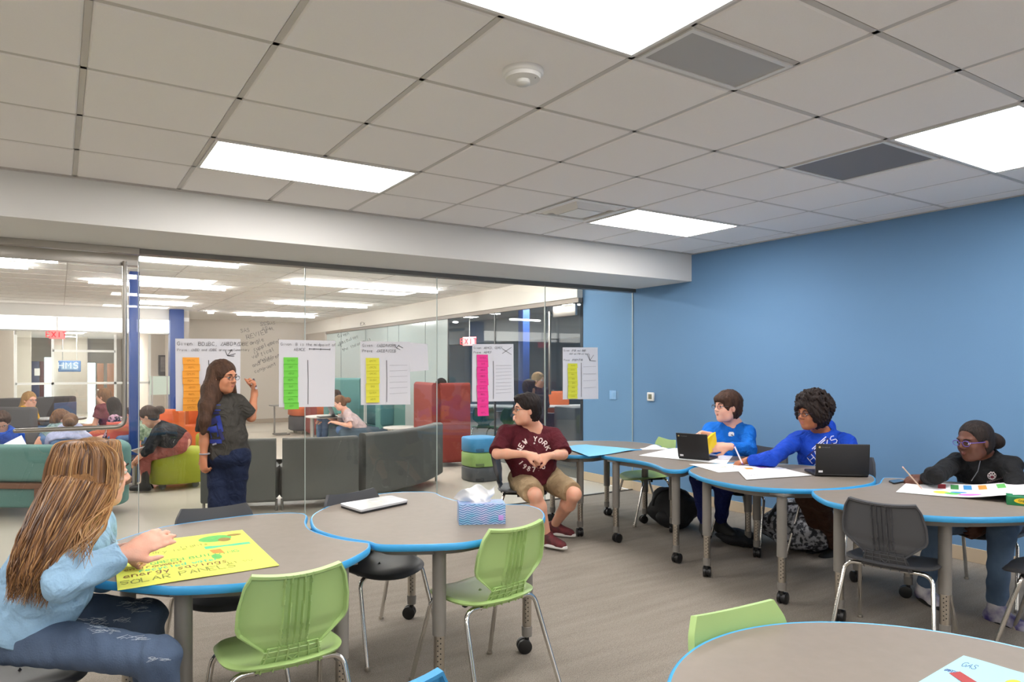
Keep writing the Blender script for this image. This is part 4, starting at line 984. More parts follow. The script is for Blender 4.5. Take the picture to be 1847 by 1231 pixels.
# phone, crayon box, yellow pouch
q = [atz(u, v, TZ+.009) for u, v in [(1602, 867), (1622, 864.5), (1634, 868), (1612, 872)]]
t = thing('phone', 'dark phone lying near the rim of the right table', 'phone', (q[0]+q[2])/2); slab(q, TZ+.001, TZ+.009).build('case', black, t, angle=30); slab(q, TZ+.009, TZ+.0095, .06).build('screen', mat('phone_screen', (70, 96, 120), .1), t, angle=30)
a = atz(1812, 893, TZ); ex = Vector((.40, -.91, 0)).normalized(); fy = Vector((-ex.y, ex.x, 0)); M = Matrix(((ex.x, fy.x, 0, a.x), (ex.y, fy.y, 0, a.y), (0, 0, 1, TZ), (0, 0, 0, 1)))
M = M @ T(.02, 0, 0)
a = atz(1816, 911, TZ); M[0][3] = a.x; M[1][3] = a.y
t = thing('crayon_box', 'green crayon box with a yellow oval badge at the right edge', 'crayon box', a)
MB().box((0, 0, 0), (.15, .10, .048), M=M, b=.002).build('box', mat('crayon_box_green', (32, 122, 74), .4), t)
mb = MB(); mb.v = []; n = 24
vs = [M @ Vector((.075+.045*math.cos(6.283*k/n), -.0008, .026+.015*math.sin(6.283*k/n))) for k in range(n)]; mb.add(vs, [tuple(range(n))]); mb.build('badge', mat('badge_yellow', (236, 200, 40), .4), t, smooth=False)
mb = MB(); st, w = strokes('Crayola', .012, 0, adv=4.2); rib(mb, st, plane_fn(M @ Vector((.075-w/2, -.0012, .021)), ex, (0, 0, 1), -fy), .0022); mb.build('lettering', mat('badge_green_text', (20, 90, 50), .4), t, smooth=False)

# ================================================================ BAGS BY THE BLUE WALL
fab = mat('black_nylon', (30, 31, 34), .7, bump=(90, .4))
def blob_bag(name, label, c, r, m, strap=True, noise=.16, seed=1, pocket=True):
    rnd = random.Random(seed); t = thing(name, label, 'bag', (c[0], c[1], 0)); mb = MB(); n = 22; vs = []; fs = []
    ph = [rnd.uniform(0, 6) for _ in range(8)]
    for i in range(n+1):
        th = math.pi*i/n
        for k in range(2*n):
            a = math.pi*k/n; d = Vector((math.sin(th)*math.cos(a), math.sin(th)*math.sin(a), math.cos(th)))
            e = 1+noise*(math.sin(3*d.x+2*d.z*2+ph[0])*.5+math.sin(5*d.y+4*d.z+ph[1])*.35+math.sin(9*d.x-7*d.y+ph[2])*.18+math.sin(17*d.z+11*d.x+ph[3])*.08)
            p = Vector((d.x*r[0]*e, d.y*r[1]*e, d.z*r[2]*e)); p.z = max(p.z, -r[2]*.86); vs.append(Vector(c)+p)
    m2 = 2*n
    for i in range(n):
        for k in range(m2): fs.append((i*m2+k, (i+1)*m2+k, (i+1)*m2+(k+1) % m2, i*m2+(k+1) % m2))
    mb.add(vs, fs).build('body', m, t)
    dv = Vector((-c[0], -c[1], 0)).normalized(); sd = Vector((-dv.y, dv.x, 0)); c = Vector(c)
    if pocket: MB().ball(c+dv*r[0]*.72-Vector((0, 0, r[2]*.35)), (.08, r[1]*.6, r[2]*.4), 10, M=Matrix((dv, sd, Vector((0, 0, 1)))).transposed()).build('pocket', m, t)
    if strap:
        pts = [c+dv*(r[0]*.7)+sd*(r[1]*.7*math.cos(a))+Vector((0, 0, r[2]*(.15+.9*math.sin(a)))) for a in [math.pi*k/10 for k in range(11)]]
        MB().tube(pts, .011, 8).build('strap', fab, t)
    return t
p = atz(1212, 955, 0); blob_bag('backpack', 'black backpack on the carpet below the green chair', (p.x+.12, p.y+.1, .165), (.18, .25, .19), fab, seed=2)
camo = mat('leaf_print_fabric', (52, 54, 60), .8, vary=(34, .12, (176, 178, 184)))
p = atz(1437, 1000, 0); blob_bag('tote_bag', 'black and grey leaf patterned bag slumped at the blue wall', (p.x+.16, p.y+.10, .175), (.2, .30, .20), camo, seed=5)
p = atz(1316, 986, 0); blob_bag('pouch', 'flat black pouch on the carpet between the two student table legs', (p.x+.1, p.y, .055), (.14, .17, .065), fab, strap=False, pocket=False, seed=9)

# ================================================================ LIBRARY FURNITURE
def upl(name, rgb, v=.9): return mat(name, rgb, .75, bump=(220, .15), vary=(180, .6, tuple(int(c*v) for c in rgb)))
slate = upl('slate_grey_upholstery', (98, 99, 96)); lime = upl('lime_upholstery', (170, 178, 44)); teal = upl('teal_upholstery', (102, 148, 144)); dteal = upl('dark_teal_upholstery', (62, 112, 116)); rust = upl('rust_red_upholstery', (140, 54, 44)); orange = upl('orange_upholstery', (214, 104, 48)); charc = upl('charcoal_upholstery', (78, 76, 78)); ltop = upl('pale_grey_welt', (150, 152, 154))
navy = upl('slate_blue_upholstery', (74, 92, 106))
wood = mat('walnut_frame', (128, 84, 58), .5, vary=(6, .7, (108, 68, 46)), stretch=(1, 1, 8))
tbl = mat('pale_table_laminate', (206, 202, 196), .4)
def wallseg(pts, z0, z1, th, name, m, par, b=.02):
    """upright upholstered panel following plan points"""
    P = [Vector((p[0], p[1], 0)) for p in pts]; n = len(P); N = []
    for i in range(n):
        d = (P[min(i+1, n-1)]-P[max(i-1, 0)]).normalized(); N.append(Vector((-d.y, d.x, 0)))
    prof = []
    for cx, cz, a0 in ((-th/2+b, z0+b, 180), (th/2-b, z0+b, 270), (th/2-b, z1-b, 0), (-th/2+b, z1-b, 90)):
        for k in range(5): a = math.radians(a0+90*k/4); prof.append((cx+b*math.cos(a), cz+b*math.sin(a)))
    m_ = len(prof); vs = []
    for i in range(n):
        for x, z in prof: vs.append(P[i]+N[i]*x+Vector((0, 0, z)))
    fs = [(i*m_+k, i*m_+(k+1) % m_, (i+1)*m_+(k+1) % m_, (i+1)*m_+k) for i in range(n-1) for k in range(m_)]+[tuple(range(m_)), tuple((n-1)*m_+k for k in reversed(range(m_)))]
    return MB().add(vs, fs).build(name, m, par, angle=50)
def lounge(label, pts, h, inward, m=slate, th=.13, welt=None, seat=True):
    c = sum((Vector((p[0], p[1], 0)) for p in pts), Vector())/len(pts); t = thing('lounge_sofa', label, 'sofa', c)
    bk = wallseg(pts, .10, h, th, 'backrest', m, t, .035)
    if seat:
        iv = Vector(inward).normalized(); q = [Vector((p[0], p[1], 0)) for p in pts]
        poly = [(a.x+iv.x*.08, a.y+iv.y*.08) for a in q]+[(a.x+iv.x*.72, a.y+iv.y*.72) for a in reversed(q)]
        MB().prism(poly, .12, .43).build('seat', m, t, angle=30)
    for a in (pts[0], pts[-1]):
        MB().tube([(a[0]+inward[0]*.03, a[1]+inward[1]*.03, 0), (a[0]+inward[0]*.03, a[1]+inward[1]*.03, .12)], .014, 8).build('leg', legm, t)
    return t
def cr_(pts, n=8): return [(p.x, p.y) for p in catmull([(a[0], a[1], 0) for a in pts], n, closed=False)]
lounge('grey lounge sofa back behind the teacher', cr_([(1.22, 7.22), (1.5, 7.06), (1.86, 6.93)]), .73, (.4, .92, 0))
lounge('middle grey lounge sofa back, left of the gap', cr_([(1.92, 6.91), (2.3, 6.80), (2.66, 6.79)]), .73, (.15, .98, 0))
lounge('rightmost curved grey lounge sofa back', cr_([(2.73, 6.80), (3.1, 6.90), (3.55, 7.15), (3.95, 7.52), (4.10, 7.68)]), .75, (-.45, .9, 0))
# teal settee on a walnut frame, left foreground of the library
t = thing('settee', 'curved teal settee on a walnut frame, nearest the glass door', 'sofa', (-.4, 7.3, 0))
arc = cr_([(-1.1, 8.5), (-.5, 8.05), (-.16, 7.82), (.15, 7.62), (.40, 7.52), (.52, 7.7), (.50, 8.0)])
wallseg(arc, .345, .70, .2, 'backrest', teal, t, .07)
wallseg(arc, .29, .345, .21, 'frame_rail', wood, t, .01); wallseg([(a+.0, b+.02) for a, b in arc], .10, .29, .16, 'lower_panel', teal, t, .03)
for a in (arc[4], arc[17], arc[29]): MB().box((a[0]-.03-.05, a[1]-.03-.09, 0), (a[0]+.03-.05, a[1]+.03-.09, .30), b=.004).build('leg', wood, t)
MB().prism([(a-.02, b+.06) for a, b in arc]+[(.1, 8.6), (-.6, 9.0)], .30, .45).build('seat', teal, t)
def ottoman(label, c, r, h, m, m2=None, caster=True, z0=.07, sq=3.0):
    t = thing('ottoman', label, 'ottoman', (c[0], c[1], 0))
    def prof(z0, z1, m, name, rr):
        out = [(rr-.03, z0), (rr, z0+.02), (rr, z1-.05), (rr-.02, z1-.015), (rr-.06, z1), (.01, z1+.004)]
        mb = MB(); n = 32; vs = []
        for q, z in out:
            for k in range(n):
                a = 2*math.pi*k/n; c_, s_ = math.cos(a), math.sin(a); e = (abs(c_)**sq+abs(s_)**sq)**(-1/sq); vs.append((c[0]+q*c_*e, c[1]+q*s_*e, z))
        fs = [(i*n+k, i*n+(k+1) % n, (i+1)*n+(k+1) % n, (i+1)*n+k) for i in range(len(out)-1) for k in range(n)]+[tuple(reversed(range(n))), tuple((len(out)-1)*n+k for k in range(n))]
        mb.add(vs, fs).build(name, m, t, angle=60)
    if m2: prof(z0, h*.66, m, 'base', r); prof(h*.66, h, m2, 'cushion', r+.01)
    else: prof(z0, h, m, 'body', r)
    for a in (.8, 2.3, 3.9, 5.5):
        x, y = c[0]+r*.75*math.cos(a), c[1]+r*.75*math.sin(a)
        if caster: MB().tube([(x, y-.012, .04), (x, y+.012, .04)], .04, 16).box((x-.01, y-.01, .05), (x+.01, y+.01, z0+.02)).build('caster', mat('grey_caster', (126, 126, 124), .5), t)
        else: MB().tube([(x, y, 0), (x, y, z0+.02)], .012, 8).build('leg', nickel, t)
    return t
ottoman('lime green wheeled ottoman the student in rust trousers sits on', (1.23, 9.03), .34, .46, lime)
ottoman('lime green ottoman farther back, mostly hidden behind the teacher', (2.05, 10.9), .30, .46, lime)
ottoman('orange topped grey ottoman right of the C shaped side table', (4.72, 14.95), .40, .60, charc, orange, caster=False)
ottoman('orange ottoman beside the girl in the yellow top', (.1, 9.6), .30, .44, orange)
def barrel(label, c, heading, m, h=.80, r=.36, name='tub_chair'):
    t = thing(name, label, 'chair', (c[0], c[1], 0)); a0 = math.radians(heading)
    arc = [(c[0]+r*math.cos(a0+math.pi+b), c[1]+r*math.sin(a0+math.pi+b)) for b in [(-1.7+3.4*k/20) for k in range(21)]]
    wallseg(arc, .08, h, .11, 'backrest', m, t, .04)
    MB().lathe((c[0], c[1], 0), [(.30, .08), (.33, .10), (.33, .40), (.31, .43), (.01, .44)], 28).build('seat', m, t)
    for b in (.7, 2.4, 3.9, 5.5): MB().tube([(c[0]+.26*math.cos(b), c[1]+.26*math.sin(b), 0), (c[0]+.26*math.cos(b), c[1]+.26*math.sin(b), .1)], .014, 8).build('leg', legm, t)
    return t
barrel('orange tub chair right of the blue column, behind the leaning student', (2.15, 12.9), 200, orange, .88, .40)
barrel('orange tub chair left of the blue column behind the leaning student', (1.25, 11.3), 230, orange, .80, .34)
barrel('salmon pink tub chair under the girl with the phone', (.60, 10.3), 180, upl('salmon_upholstery', (206, 96, 84)), .70, .34)
def booth(label, pts, h, m, seat=None, inward=(0, 1, 0), name='high_back_booth', z0=.06, legs=True):
    t = thing(name, label, 'booth', (pts[0][0], pts[0][1], 0))
    for a, b in zip(pts, pts[1:]):
        n = 6; wallseg([(a[0]+(b[0]-a[0])*k/n, a[1]+(b[1]-a[1])*k/n) for k in range(n+1)], z0, h, .12, 'panel', m, t, .05)
    if seat:
        MB().prism([(p[0]+inward[0]*.06, p[1]+inward[1]*.06) for p in pts]+[(p[0]+inward[0]*.65, p[1]+inward[1]*.65) for p in reversed(pts)], .2, .44).build('seat', seat, t, angle=30)
    for p in pts: MB().tube([(p[0], p[1], 0), (p[0], p[1], z0+.05)], .015, 8).build('leg', nickel, t)
    return t
def gx(u, v, d): p = at(u, v, d); return (p.x, p.y)
booth('right rust red high back booth, curved end', [gx(794, 700, 9.95), gx(846, 700, 10.1)], 1.22, rust, rust, (.3, .95, 0))
booth('left rust red high back booth beside the glass joint', [gx(753, 700, 10.9), gx(786, 700, 9.95)], 1.22, rust, None)
booth('tall teal high back booth behind the two seated girls', [gx(588, 700, 13.2), gx(624, 700, 12.9), gx(652, 700, 12.7)], 1.25, teal, dteal, (-.5, -.6, 0))
booth('low teal booth panel right of the jeans girl', [gx(681, 740, 11.8), gx(727, 740, 12.2)], .98, teal, dteal, (-.1, .9, 0))
booth('rust red high back booth behind the orange ottoman', [gx(530, 740, 15.2), gx(553, 740, 15.0), gx(566, 740, 14.0)], .92, rust, rust, (.2, .8, 0))
ot = thing('bench_seat', 'slate blue bench seat under the girl in jeans', 'bench', (*gx(650, 790, 11.9), 0))
p = Vector((*gx(652, 790, 11.9), 0)); MB().box((p.x-.5, p.y-.3, .08), (p.x+.5, p.y+.3, .42), b=.05).build('cushion', navy, ot)
MB().box((p.x+.2, p.y-.3, .42), (p.x+.5, p.y+.3, .92), b=.06).build('backrest', dteal, ot)
for sx in (-.4, .4): MB().tube([(p.x+sx, p.y, 0), (p.x+sx, p.y, .1)], .02, 8).build('leg', legm, ot)
def sidetable(label, c, r, h, kind='post', m=tbl, w=None):
    t = thing('side_table', label, 'table', (c[0], c[1], 0))
    MB().lathe((c[0], c[1], 0), [(r-.01, h-.022), (r, h-.018), (r, h-.004), (r-.006, h)], 36).build('tabletop', m, t)
    if kind == 'post':
        MB().tube([(c[0], c[1], .02), (c[0], c[1], h-.02)], .028, 12).build('post', alu, t); MB().lathe((c[0], c[1], 0), [(r*.6, 0), (r*.6, .012), (.03, .022)], 28).build('foot', alu, t)
    else:
        for q in (-1, 1): MB().tube([(c[0]+q*r*.7, c[1], 0), (c[0]+q*r*.7, c[1], h-.02)], .035, 12).build('leg', alu, t)
    return t
p = gx(725, 790, 10.9); sidetable('white round table in front of the left rust red booth', p, .30, .50, 'legs')
p = gx(590, 760, 12.0); sidetable('pale side table under the laptop of the girl in jeans', p, .38, .60, 'legs')
p = gx(100, 760, 10.6); sidetable('dark round cafe table with the open laptop, left part of the library', p, .42, .66, 'post', mat('dark_table', (70, 62, 60), .4))
p = gx(243, 850, 8.3); sidetable('small black round side table by the near blue column', p, .24, .36, 'post', mat('black_table', (36, 34, 36), .4))
t = thing('side_table', 'thin C shaped metal side table between the green note poster and the white poster', 'table', (*gx(505, 780, 14.7), 0))
p = Vector((*gx(495, 780, 14.7), 0)); e = RT*.34
MB().tube([p, p+Vector((0, 0, .62))], .018, 8).build('post', legm, t); MB().box((p.x-.08, p.y-.15, .62), (p.x+.30, p.y+.15, .64)).build('tabletop', legm, t); MB().tube([p+Vector((0, -.12, .015)), p+Vector((.3, -.12, .015))], .015, 8).tube([p+Vector((0, -.12, .015)), p+Vector((0, .12, .015))], .015, 8).tube([p+Vector((0, .12, .015)), p+Vector((.3, .12, .015))], .015, 8).build('foot', legm, t)
# charcoal couches around the cafe table
def couch(label, c, w, dpt, heading, h=.86, m=charc):
    t = thing('couch', label, 'sofa', (c[0], c[1], 0), R_(heading)-math.pi/2); M = T(c[0], c[1], 0) @ Rz(R_(heading)-math.pi/2)
    MB().box((-w/2, -dpt/2, .08), (w/2, dpt/2, .42), M=M, b=.04).build('seat', m, t); MB().box((-w/2, -dpt/2-.06, .08), (w/2, -dpt/2+.1, h), M=M, b=.04).build('backrest', m, t)
    for q in (-1, 1): MB().tube([M @ Vector((q*(w/2-.1), 0, 0)), M @ Vector((q*(w/2-.1), 0, .1))], .02, 8).build('leg', legm, t)
    return t
couch('charcoal couch left, behind the boy in the blue top', gx(15, 800, 9.7), 1.1, .6, 60, .90)
couch('charcoal couch behind the dark cafe table', gx(80, 760, 12.0), 1.4, .6, -60, .92)
couch('low charcoal couch in front of the girl in the yellow top', gx(70, 800, 9.3), .9, .55, 100, .62)
# stack of floor stools
p = atz(866, 868, 0)
for k, (nm, rgb) in enumerate((('charcoal', (86, 88, 92)), ('light green', (158, 192, 112)), ('sky blue', (76, 154, 206)))):
    m = mat('stool_'+nm.replace(' ', '_'), rgb, .5); z = .185*k; c = Vector((p.x+.06, p.y+.1, z)); r = .235
    o = MB(); n = 40; prof = [(r-.012, .002), (r, .012), (r, .165), (r-.01, .180), (r-.03, .183), (.01, .183)]; vs = []
    for q, zz in prof:
        for i in range(n):
            a = 2*math.pi*i/n; c_, s_ = math.cos(a), math.sin(a); e = (abs(c_)**3+abs(s_)**3)**(-1/3.); vs.append((c.x+q*c_*e*.92, c.y+q*s_*e*.92, z+zz))
    fs = [(i*n+j, i*n+(j+1) % n, (i+1)*n+(j+1) % n, (i+1)*n+j) for i in range(len(prof)-1) for j in range(n)]+[tuple(reversed(range(n))), tuple((len(prof)-1)*n+j for j in range(n))]
    t = thing('floor_stool', '%s stackable floor stool, %s of the stack behind the maroon shirt student' % (nm, ('bottom', 'middle', 'top')[k]), 'stool', c, group='stacked floor stools')
    o.add(vs, fs).build('shell', m, t, angle=60)
    dv = Vector((-c.x, -c.y, 0)).normalized(); sd = Vector((-dv.y, dv.x, 0)); M = Matrix(((sd.x, dv.x, 0, c.x), (sd.y, dv.y, 0, c.y), (0, 0, 1, z), (0, 0, 0, 1)))
    MB().box((-.055, .205, .012), (.055, .245, .05), M=M, b=.012).build('handle_recess_shade', mat('stool_dark_'+nm.replace(' ', '_'), tuple(int(x*.62) for x in rgb), .6), t)  # darkened copy of the stool colour paints in the shade of the recess
# side room: tables, chairs, couch
def dtable(label, u, v, d, w=1.5, dp=.6, h=.74, rz=-.5):
    p = at(u, v, d); t = thing('side_room_table', label, 'table', (p.x, p.y, 0)); M = T(p.x, p.y, 0) @ Rz(rz)
    MB().box((-w/2, -dp/2, h-.03), (w/2, dp/2, h), M=M, b=.008).build('tabletop', mat('grey_white_laminate', (190, 196, 200), .4), t)
    for a in (-1, 1):
        for b in (-1, 1): MB().tube([M @ Vector((a*(w/2-.1), b*(dp/2-.08), 0)), M @ Vector((a*(w/2-.1), b*(dp/2-.08), h-.03))], .022, 8).build('leg', legm, t)
dtable('long pale table behind the pink note poster, in the side room', 888, 745, 12.8, 1.5, .6, rz=-.9)
dtable('pale side room table to the right, beyond the pull handle', 1030, 720, 12.8, 1.2, .6)
for (u, d, hd, m, lb) in [(872, 11.9, 60, mat('dark_green_plastic', (44, 96, 72), .5), 'dark green side room chair, left of the pair below the pink strip'), (904, 11.7, 100, MATS['dark_green_plastic'], 'dark green side room chair behind the maroon shirt student\'s shoulder'), (1003, 10.6, 40, mat('navy_plastic', (48, 56, 80), .5), 'navy side room chair behind the glass pull handle')]:
    p = at(u, 780, d); chair(lb, m, p.x, p.y, hd)
p = at(1002, 700, 13.0); t = thing('task_chair', 'orange backed chair in the side room left of the rightmost poster', 'chair', (p.x, p.y, 0))
M = T(p.x, p.y, 0) @ Rz(-.5); MB().box((-.26, -.05, .55), (.26, .02, 1.0), M=M, b=.04).build('backrest', orange, t); MB().box((-.25, -.05, .42), (.25, .42, .48), M=M, b=.03).build('seat', orange, t); MB().tube([M @ Vector((0, .2, 0)), M @ Vector((0, .2, .42))], .03, 10).build('post', legm, t)
p = Vector((5.98+.3, 7.6, 0)); t = thing('cabinet', 'grey low cabinet inside the side room at the blue wall end', 'cabinet', p)
a = at(1046, 740, 10.3); M = T(a.x, a.y, 0); MB().box((-.3, -.25, .05), (.3, .25, .86), M=M, b=.02).build('body', mat('cabinet_grey', (98, 100, 106), .6), t); MB().box((-.29, -.24, 0), (.29, .24, .05), M=M).build('plinth', legm, t)
# cafe laptop
p = Vector((*gx(118, 740, 10.5), .66)); t = thing('laptop', 'open laptop on the dark round cafe table at the left', 'laptop', p)
MB().box((p.x-.13, p.y-.12, .662), (p.x+.16, p.y+.10, .68), b=.004).build('base', black, t); MB().box((-.15, 0, 0), (.15, .01, .24), M=T(p.x, p.y-.02, .68) @ Matrix.Rotation(.25, 4, 'X') @ Rz(.2), b=.003).build('lid', mat('slate_screen', (92, 104, 132), .3), t)
# ================================================================ PEOPLE: implicit surfaces polygonised with surface nets
class Field:
    def __init__(s): s.p = []
    def rc(s, a, b, ra, rb=None, k=.02, sub=False, flat=None):
        s.p.append(('rc', Vector(a), Vector(b), ra, ra if rb is None else rb, k, sub, flat)); return s
    def el(s, c, r, M=None, k=.02, sub=False):
        r = (r, r, r) if isinstance(r, (int, float)) else r
        s.p.append(('el', Vector(c), r, M, None, k, sub, None)); return s
    def cut(s, pt, n): s.p.append(('cut', Vector(pt), Vector(n).normalized(), 0, 0, 0, True, None)); return s
    def mesh(s, h, noise=None, cuts=(), pad=.03):
        lo = np.array([1e9]*3); hi = -lo
        for q in s.p:
            if q[6]: continue
            if q[0] == 'rc':
                for c, r in ((q[1], q[3]), (q[2], q[4])): lo = np.minimum(lo, np.array(c)-r); hi = np.maximum(hi, np.array(c)+r)
            else:
                r = max(q[2]); lo = np.minimum(lo, np.array(q[1])-r); hi = np.maximum(hi, np.array(q[1])+r)
        lo -= pad; hi += pad; n = np.ceil((hi-lo)/h).astype(int)+1
        ax = [lo[i]+h*np.arange(n[i]) for i in range(3)]
        F = np.full(tuple(n), .2, dtype=np.float32)
        for q in s.p:
            if q[0] == 'cut':
                pt, nn = q[1], q[2]; F = np.maximum(F, ((ax[0]-pt[0])*nn[0])[:, None, None].astype(np.float32)+((ax[1]-pt[1])*nn[1])[None, :, None].astype(np.float32)+((ax[2]-pt[2])*nn[2])[None, None, :].astype(np.float32)); continue
            k = q[5]; mg = k+.02
            if q[0] == 'rc':
                a, b = np.array(q[1]), np.array(q[2]); R = max(q[3], q[4])+mg; bl, bh = np.minimum(a, b)-R, np.maximum(a, b)+R
            else: R = max(q[2])+mg; bl, bh = np.array(q[1])-R, np.array(q[1])+R
            i0 = np.clip(np.floor((bl-lo)/h).astype(int), 0, n-1); i1 = np.clip(np.ceil((bh-lo)/h).astype(int)+1, 1, n)
            if (i1 <= i0).any(): continue
            X = ax[0][i0[0]:i1[0]][:, None, None]; Y = ax[1][i0[1]:i1[1]][None, :, None]; Z = ax[2][i0[2]:i1[2]][None, None, :]
            if q[0] == 'rc':
                ab = b-a; L2 = max(ab.dot(ab), 1e-9); t = np.clip(((X-a[0])*ab[0]+(Y-a[1])*ab[1]+(Z-a[2])*ab[2])/L2, 0, 1)
                d = np.sqrt((X-a[0]-t*ab[0])**2+(Y-a[1]-t*ab[1])**2+(Z-a[2]-t*ab[2])**2)-(q[3]+t*(q[4]-q[3]))
                if q[7]:
                    u = ab/math.sqrt(L2)
                    if 'b' in q[7]: d = np.maximum(d, (X-b[0])*u[0]+(Y-b[1])*u[1]+(Z-b[2])*u[2])
                    if 'a' in q[7]: d = np.maximum(d, -((X-a[0])*u[0]+(Y-a[1])*u[1]+(Z-a[2])*u[2]))
            else:
                c = np.array(q[1]); x, y, z = X-c[0], Y-c[1], Z-c[2]; M = q[3]
                if M is not None:
                    m = [np.array(M.col[i])[:3] for i in range(3)]
                    x, y, z = (x*m[0][0]+y*m[0][1]+z*m[0][2], x*m[1][0]+y*m[1][1]+z*m[1][2], x*m[2][0]+y*m[2][1]+z*m[2][2])
                r = q[2]; k0 = np.sqrt((x/r[0])**2+(y/r[1])**2+(z/r[2])**2); k1 = np.sqrt((x/r[0]**2)**2+(y/r[1]**2)**2+(z/r[2]**2)**2)
                d = k0*(k0-1)/np.maximum(k1, 1e-6)
            S = F[i0[0]:i1[0], i0[1]:i1[1], i0[2]:i1[2]]
            if q[6]:
                hh = np.maximum(k-np.abs(S+d), 0)/k; S[...] = np.maximum(S, -d)+hh*hh*k*.25
            else:
                hh = np.maximum(k-np.abs(S-d), 0)/k; S[...] = np.minimum(S, d)-hh*hh*k*.25
        X = ax[0][:, None, None]; Y = ax[1][None, :, None]; Z = ax[2][None, None, :]
        if noise:
            amp, fr, sd = noise; r = np.random.RandomState(sd); N = np.zeros_like(F)
            for o in range(5):
                w = r.normal(size=3); w = w/np.linalg.norm(w)*fr*(1.45**o); p0 = r.uniform(0, 6)
                w2 = r.normal(size=3)*fr*.5; N += (np.sin(w[0]*X+w[1]*Y+w[2]*Z+p0+1.3*np.sin(w2[0]*X+w2[1]*Y+w2[2]*Z+p0*2))/(1.25**o)).astype(np.float32)
            F += N*amp*.45
        for pt, nn in cuts:
            nn = Vector(nn).normalized(); F = np.maximum(F, ((X-pt[0])*nn[0]+(Y-pt[1])*nn[1]+(Z-pt[2])*nn[2]).astype(np.float32))
        return nets(F, lo, h)
def nets(F, lo, h):
    S = F < 0; n = F.shape
    cnt = np.zeros((n[0]-1, n[1]-1, n[2]-1), np.int8)
    for a in (0, 1):
        for b in (0, 1):
            for c in (0, 1): cnt += S[a:n[0]-1+a, b:n[1]-1+b, c:n[2]-1+c]
    act = (cnt > 0) & (cnt < 8); I = np.argwhere(act)
    if len(I) == 0: return [], []
    idx = -np.ones(act.shape, np.int64); idx[act] = np.arange(len(I))
    P = np.zeros((len(I), 3)); C = np.zeros(len(I))
    cor = [(0, 0, 0), (1, 0, 0), (0, 1, 0), (1, 1, 0), (0, 0, 1), (1, 0, 1), (0, 1, 1), (1, 1, 1)]
    val = [F[I[:, 0]+c[0], I[:, 1]+c[1], I[:, 2]+c[2]] for c in cor]
    for i in range(8):
        for j in range(i+1, 8):
            df = [abs(cor[i][k]-cor[j][k]) for k in range(3)]
            if sum(df) != 1: continue
            m = (val[i] < 0) != (val[j] < 0); t = val[i][m]/(val[i][m]-val[j][m])
            P[m] += np.array(cor[i])+(np.array(cor[j])-np.array(cor[i]))*t[:, None]; C[m] += 1
    V = lo+(I+P/C[:, None])*h
    fs = []
    for a in range(3):
        b, c = (a+1) % 3, (a+2) % 3
        s0 = [slice(None)]*3; s1 = [slice(None)]*3; s0[a] = slice(0, n[a]-1); s1[a] = slice(1, n[a])
        for s in (s0, s1): s[b] = slice(1, n[b]-1); s[c] = slice(1, n[c]-1)
        A, B = S[tuple(s0)], S[tuple(s1)]; E = np.argwhere(A != B)
        if len(E) == 0: continue
        fl = A[tuple(E.T)]; E[:, b] += 1; E[:, c] += 1
        q = []
        for db, dc in ((-1, -1), (0, -1), (0, 0), (-1, 0)):
            e = E.copy(); e[:, b] += db; e[:, c] += dc; q.append(idx[tuple(e.T)])
        q = np.stack(q, 1); q[~fl] = q[~fl][:, ::-1]; fs.append(q)
    Fc = np.concatenate(fs); Fc = Fc[(Fc >= 0).all(1)]
    # two rounds of light smoothing
    for _ in range(2):
        acc = np.zeros_like(V); ct = np.zeros(len(V))
        for k in range(4):
            np.add.at(acc, Fc[:, k], V[Fc[:, (k+1) % 4]]); np.add.at(ct, Fc[:, k], 1)
            np.add.at(acc, Fc[:, k], V[Fc[:, (k-1) % 4]]); np.add.at(ct, Fc[:, k], 1)
        V = V*.5+.5*acc/np.maximum(ct, 1)[:, None]
    return V, Fc
def fmesh(name, VF, m, par):
    V, Fc = VF
    if len(V) == 0: return None
    me = bpy.data.meshes.new(name); me.vertices.add(len(V)); me.vertices.foreach_set('co', np.asarray(V, np.float32).ravel())
    me.loops.add(len(Fc)*4); me.loops.foreach_set('vertex_index', Fc.astype(np.int32).ravel())
    me.polygons.add(len(Fc)); me.polygons.foreach_set('loop_start', np.arange(0, len(Fc)*4, 4, dtype=np.int32)); me.polygons.foreach_set('loop_total', np.full(len(Fc), 4, np.int32))
    me.polygons.foreach_set('use_smooth', np.ones(len(Fc), bool)); me.materials.append(m); me.update(calc_edges=True); me.validate()
    o = bpy.data.objects.new(name, me); COL.objects.link(o)
    if par is not None: setp(o, par)
    return o
def skin(name, rgb): 
    m = mat('skin_'+name, rgb, .5, spec=.4, vary=(30, .7, tuple(min(255, int(a*b)) for a, b in zip(rgb, (1.03, .93, .90)))), bump=(240, .06))
    m.node_tree.nodes['Principled BSDF'].inputs['Subsurface Weight'].default_value = .12
    m.node_tree.nodes['Principled BSDF'].inputs['Subsurface Radius'].default_value = (.01, .004, .002)
    return m
SK = {'fair': skin('fair', (232, 186, 164)), 'light': skin('light', (222, 175, 149)), 'tan': skin('tan', (198, 140, 106)), 'brown': skin('brown', (168, 112, 78)), 'dark': skin('dark', (92, 58, 44))}
eyew = mat('eye_white', (232, 228, 224), .2); eyed = mat('eye_dark', (40, 28, 22), .15)
def basis(f, up=(0, 0, 1), roll=0.0):
    f = Vector(f).normalized(); up = Vector(up); r = f.cross(up).normalized(); u = r.cross(f).normalized()
    if roll: R = Matrix.Rotation(roll, 3, f); r, u = R @ r, R @ u
    return r, f, u
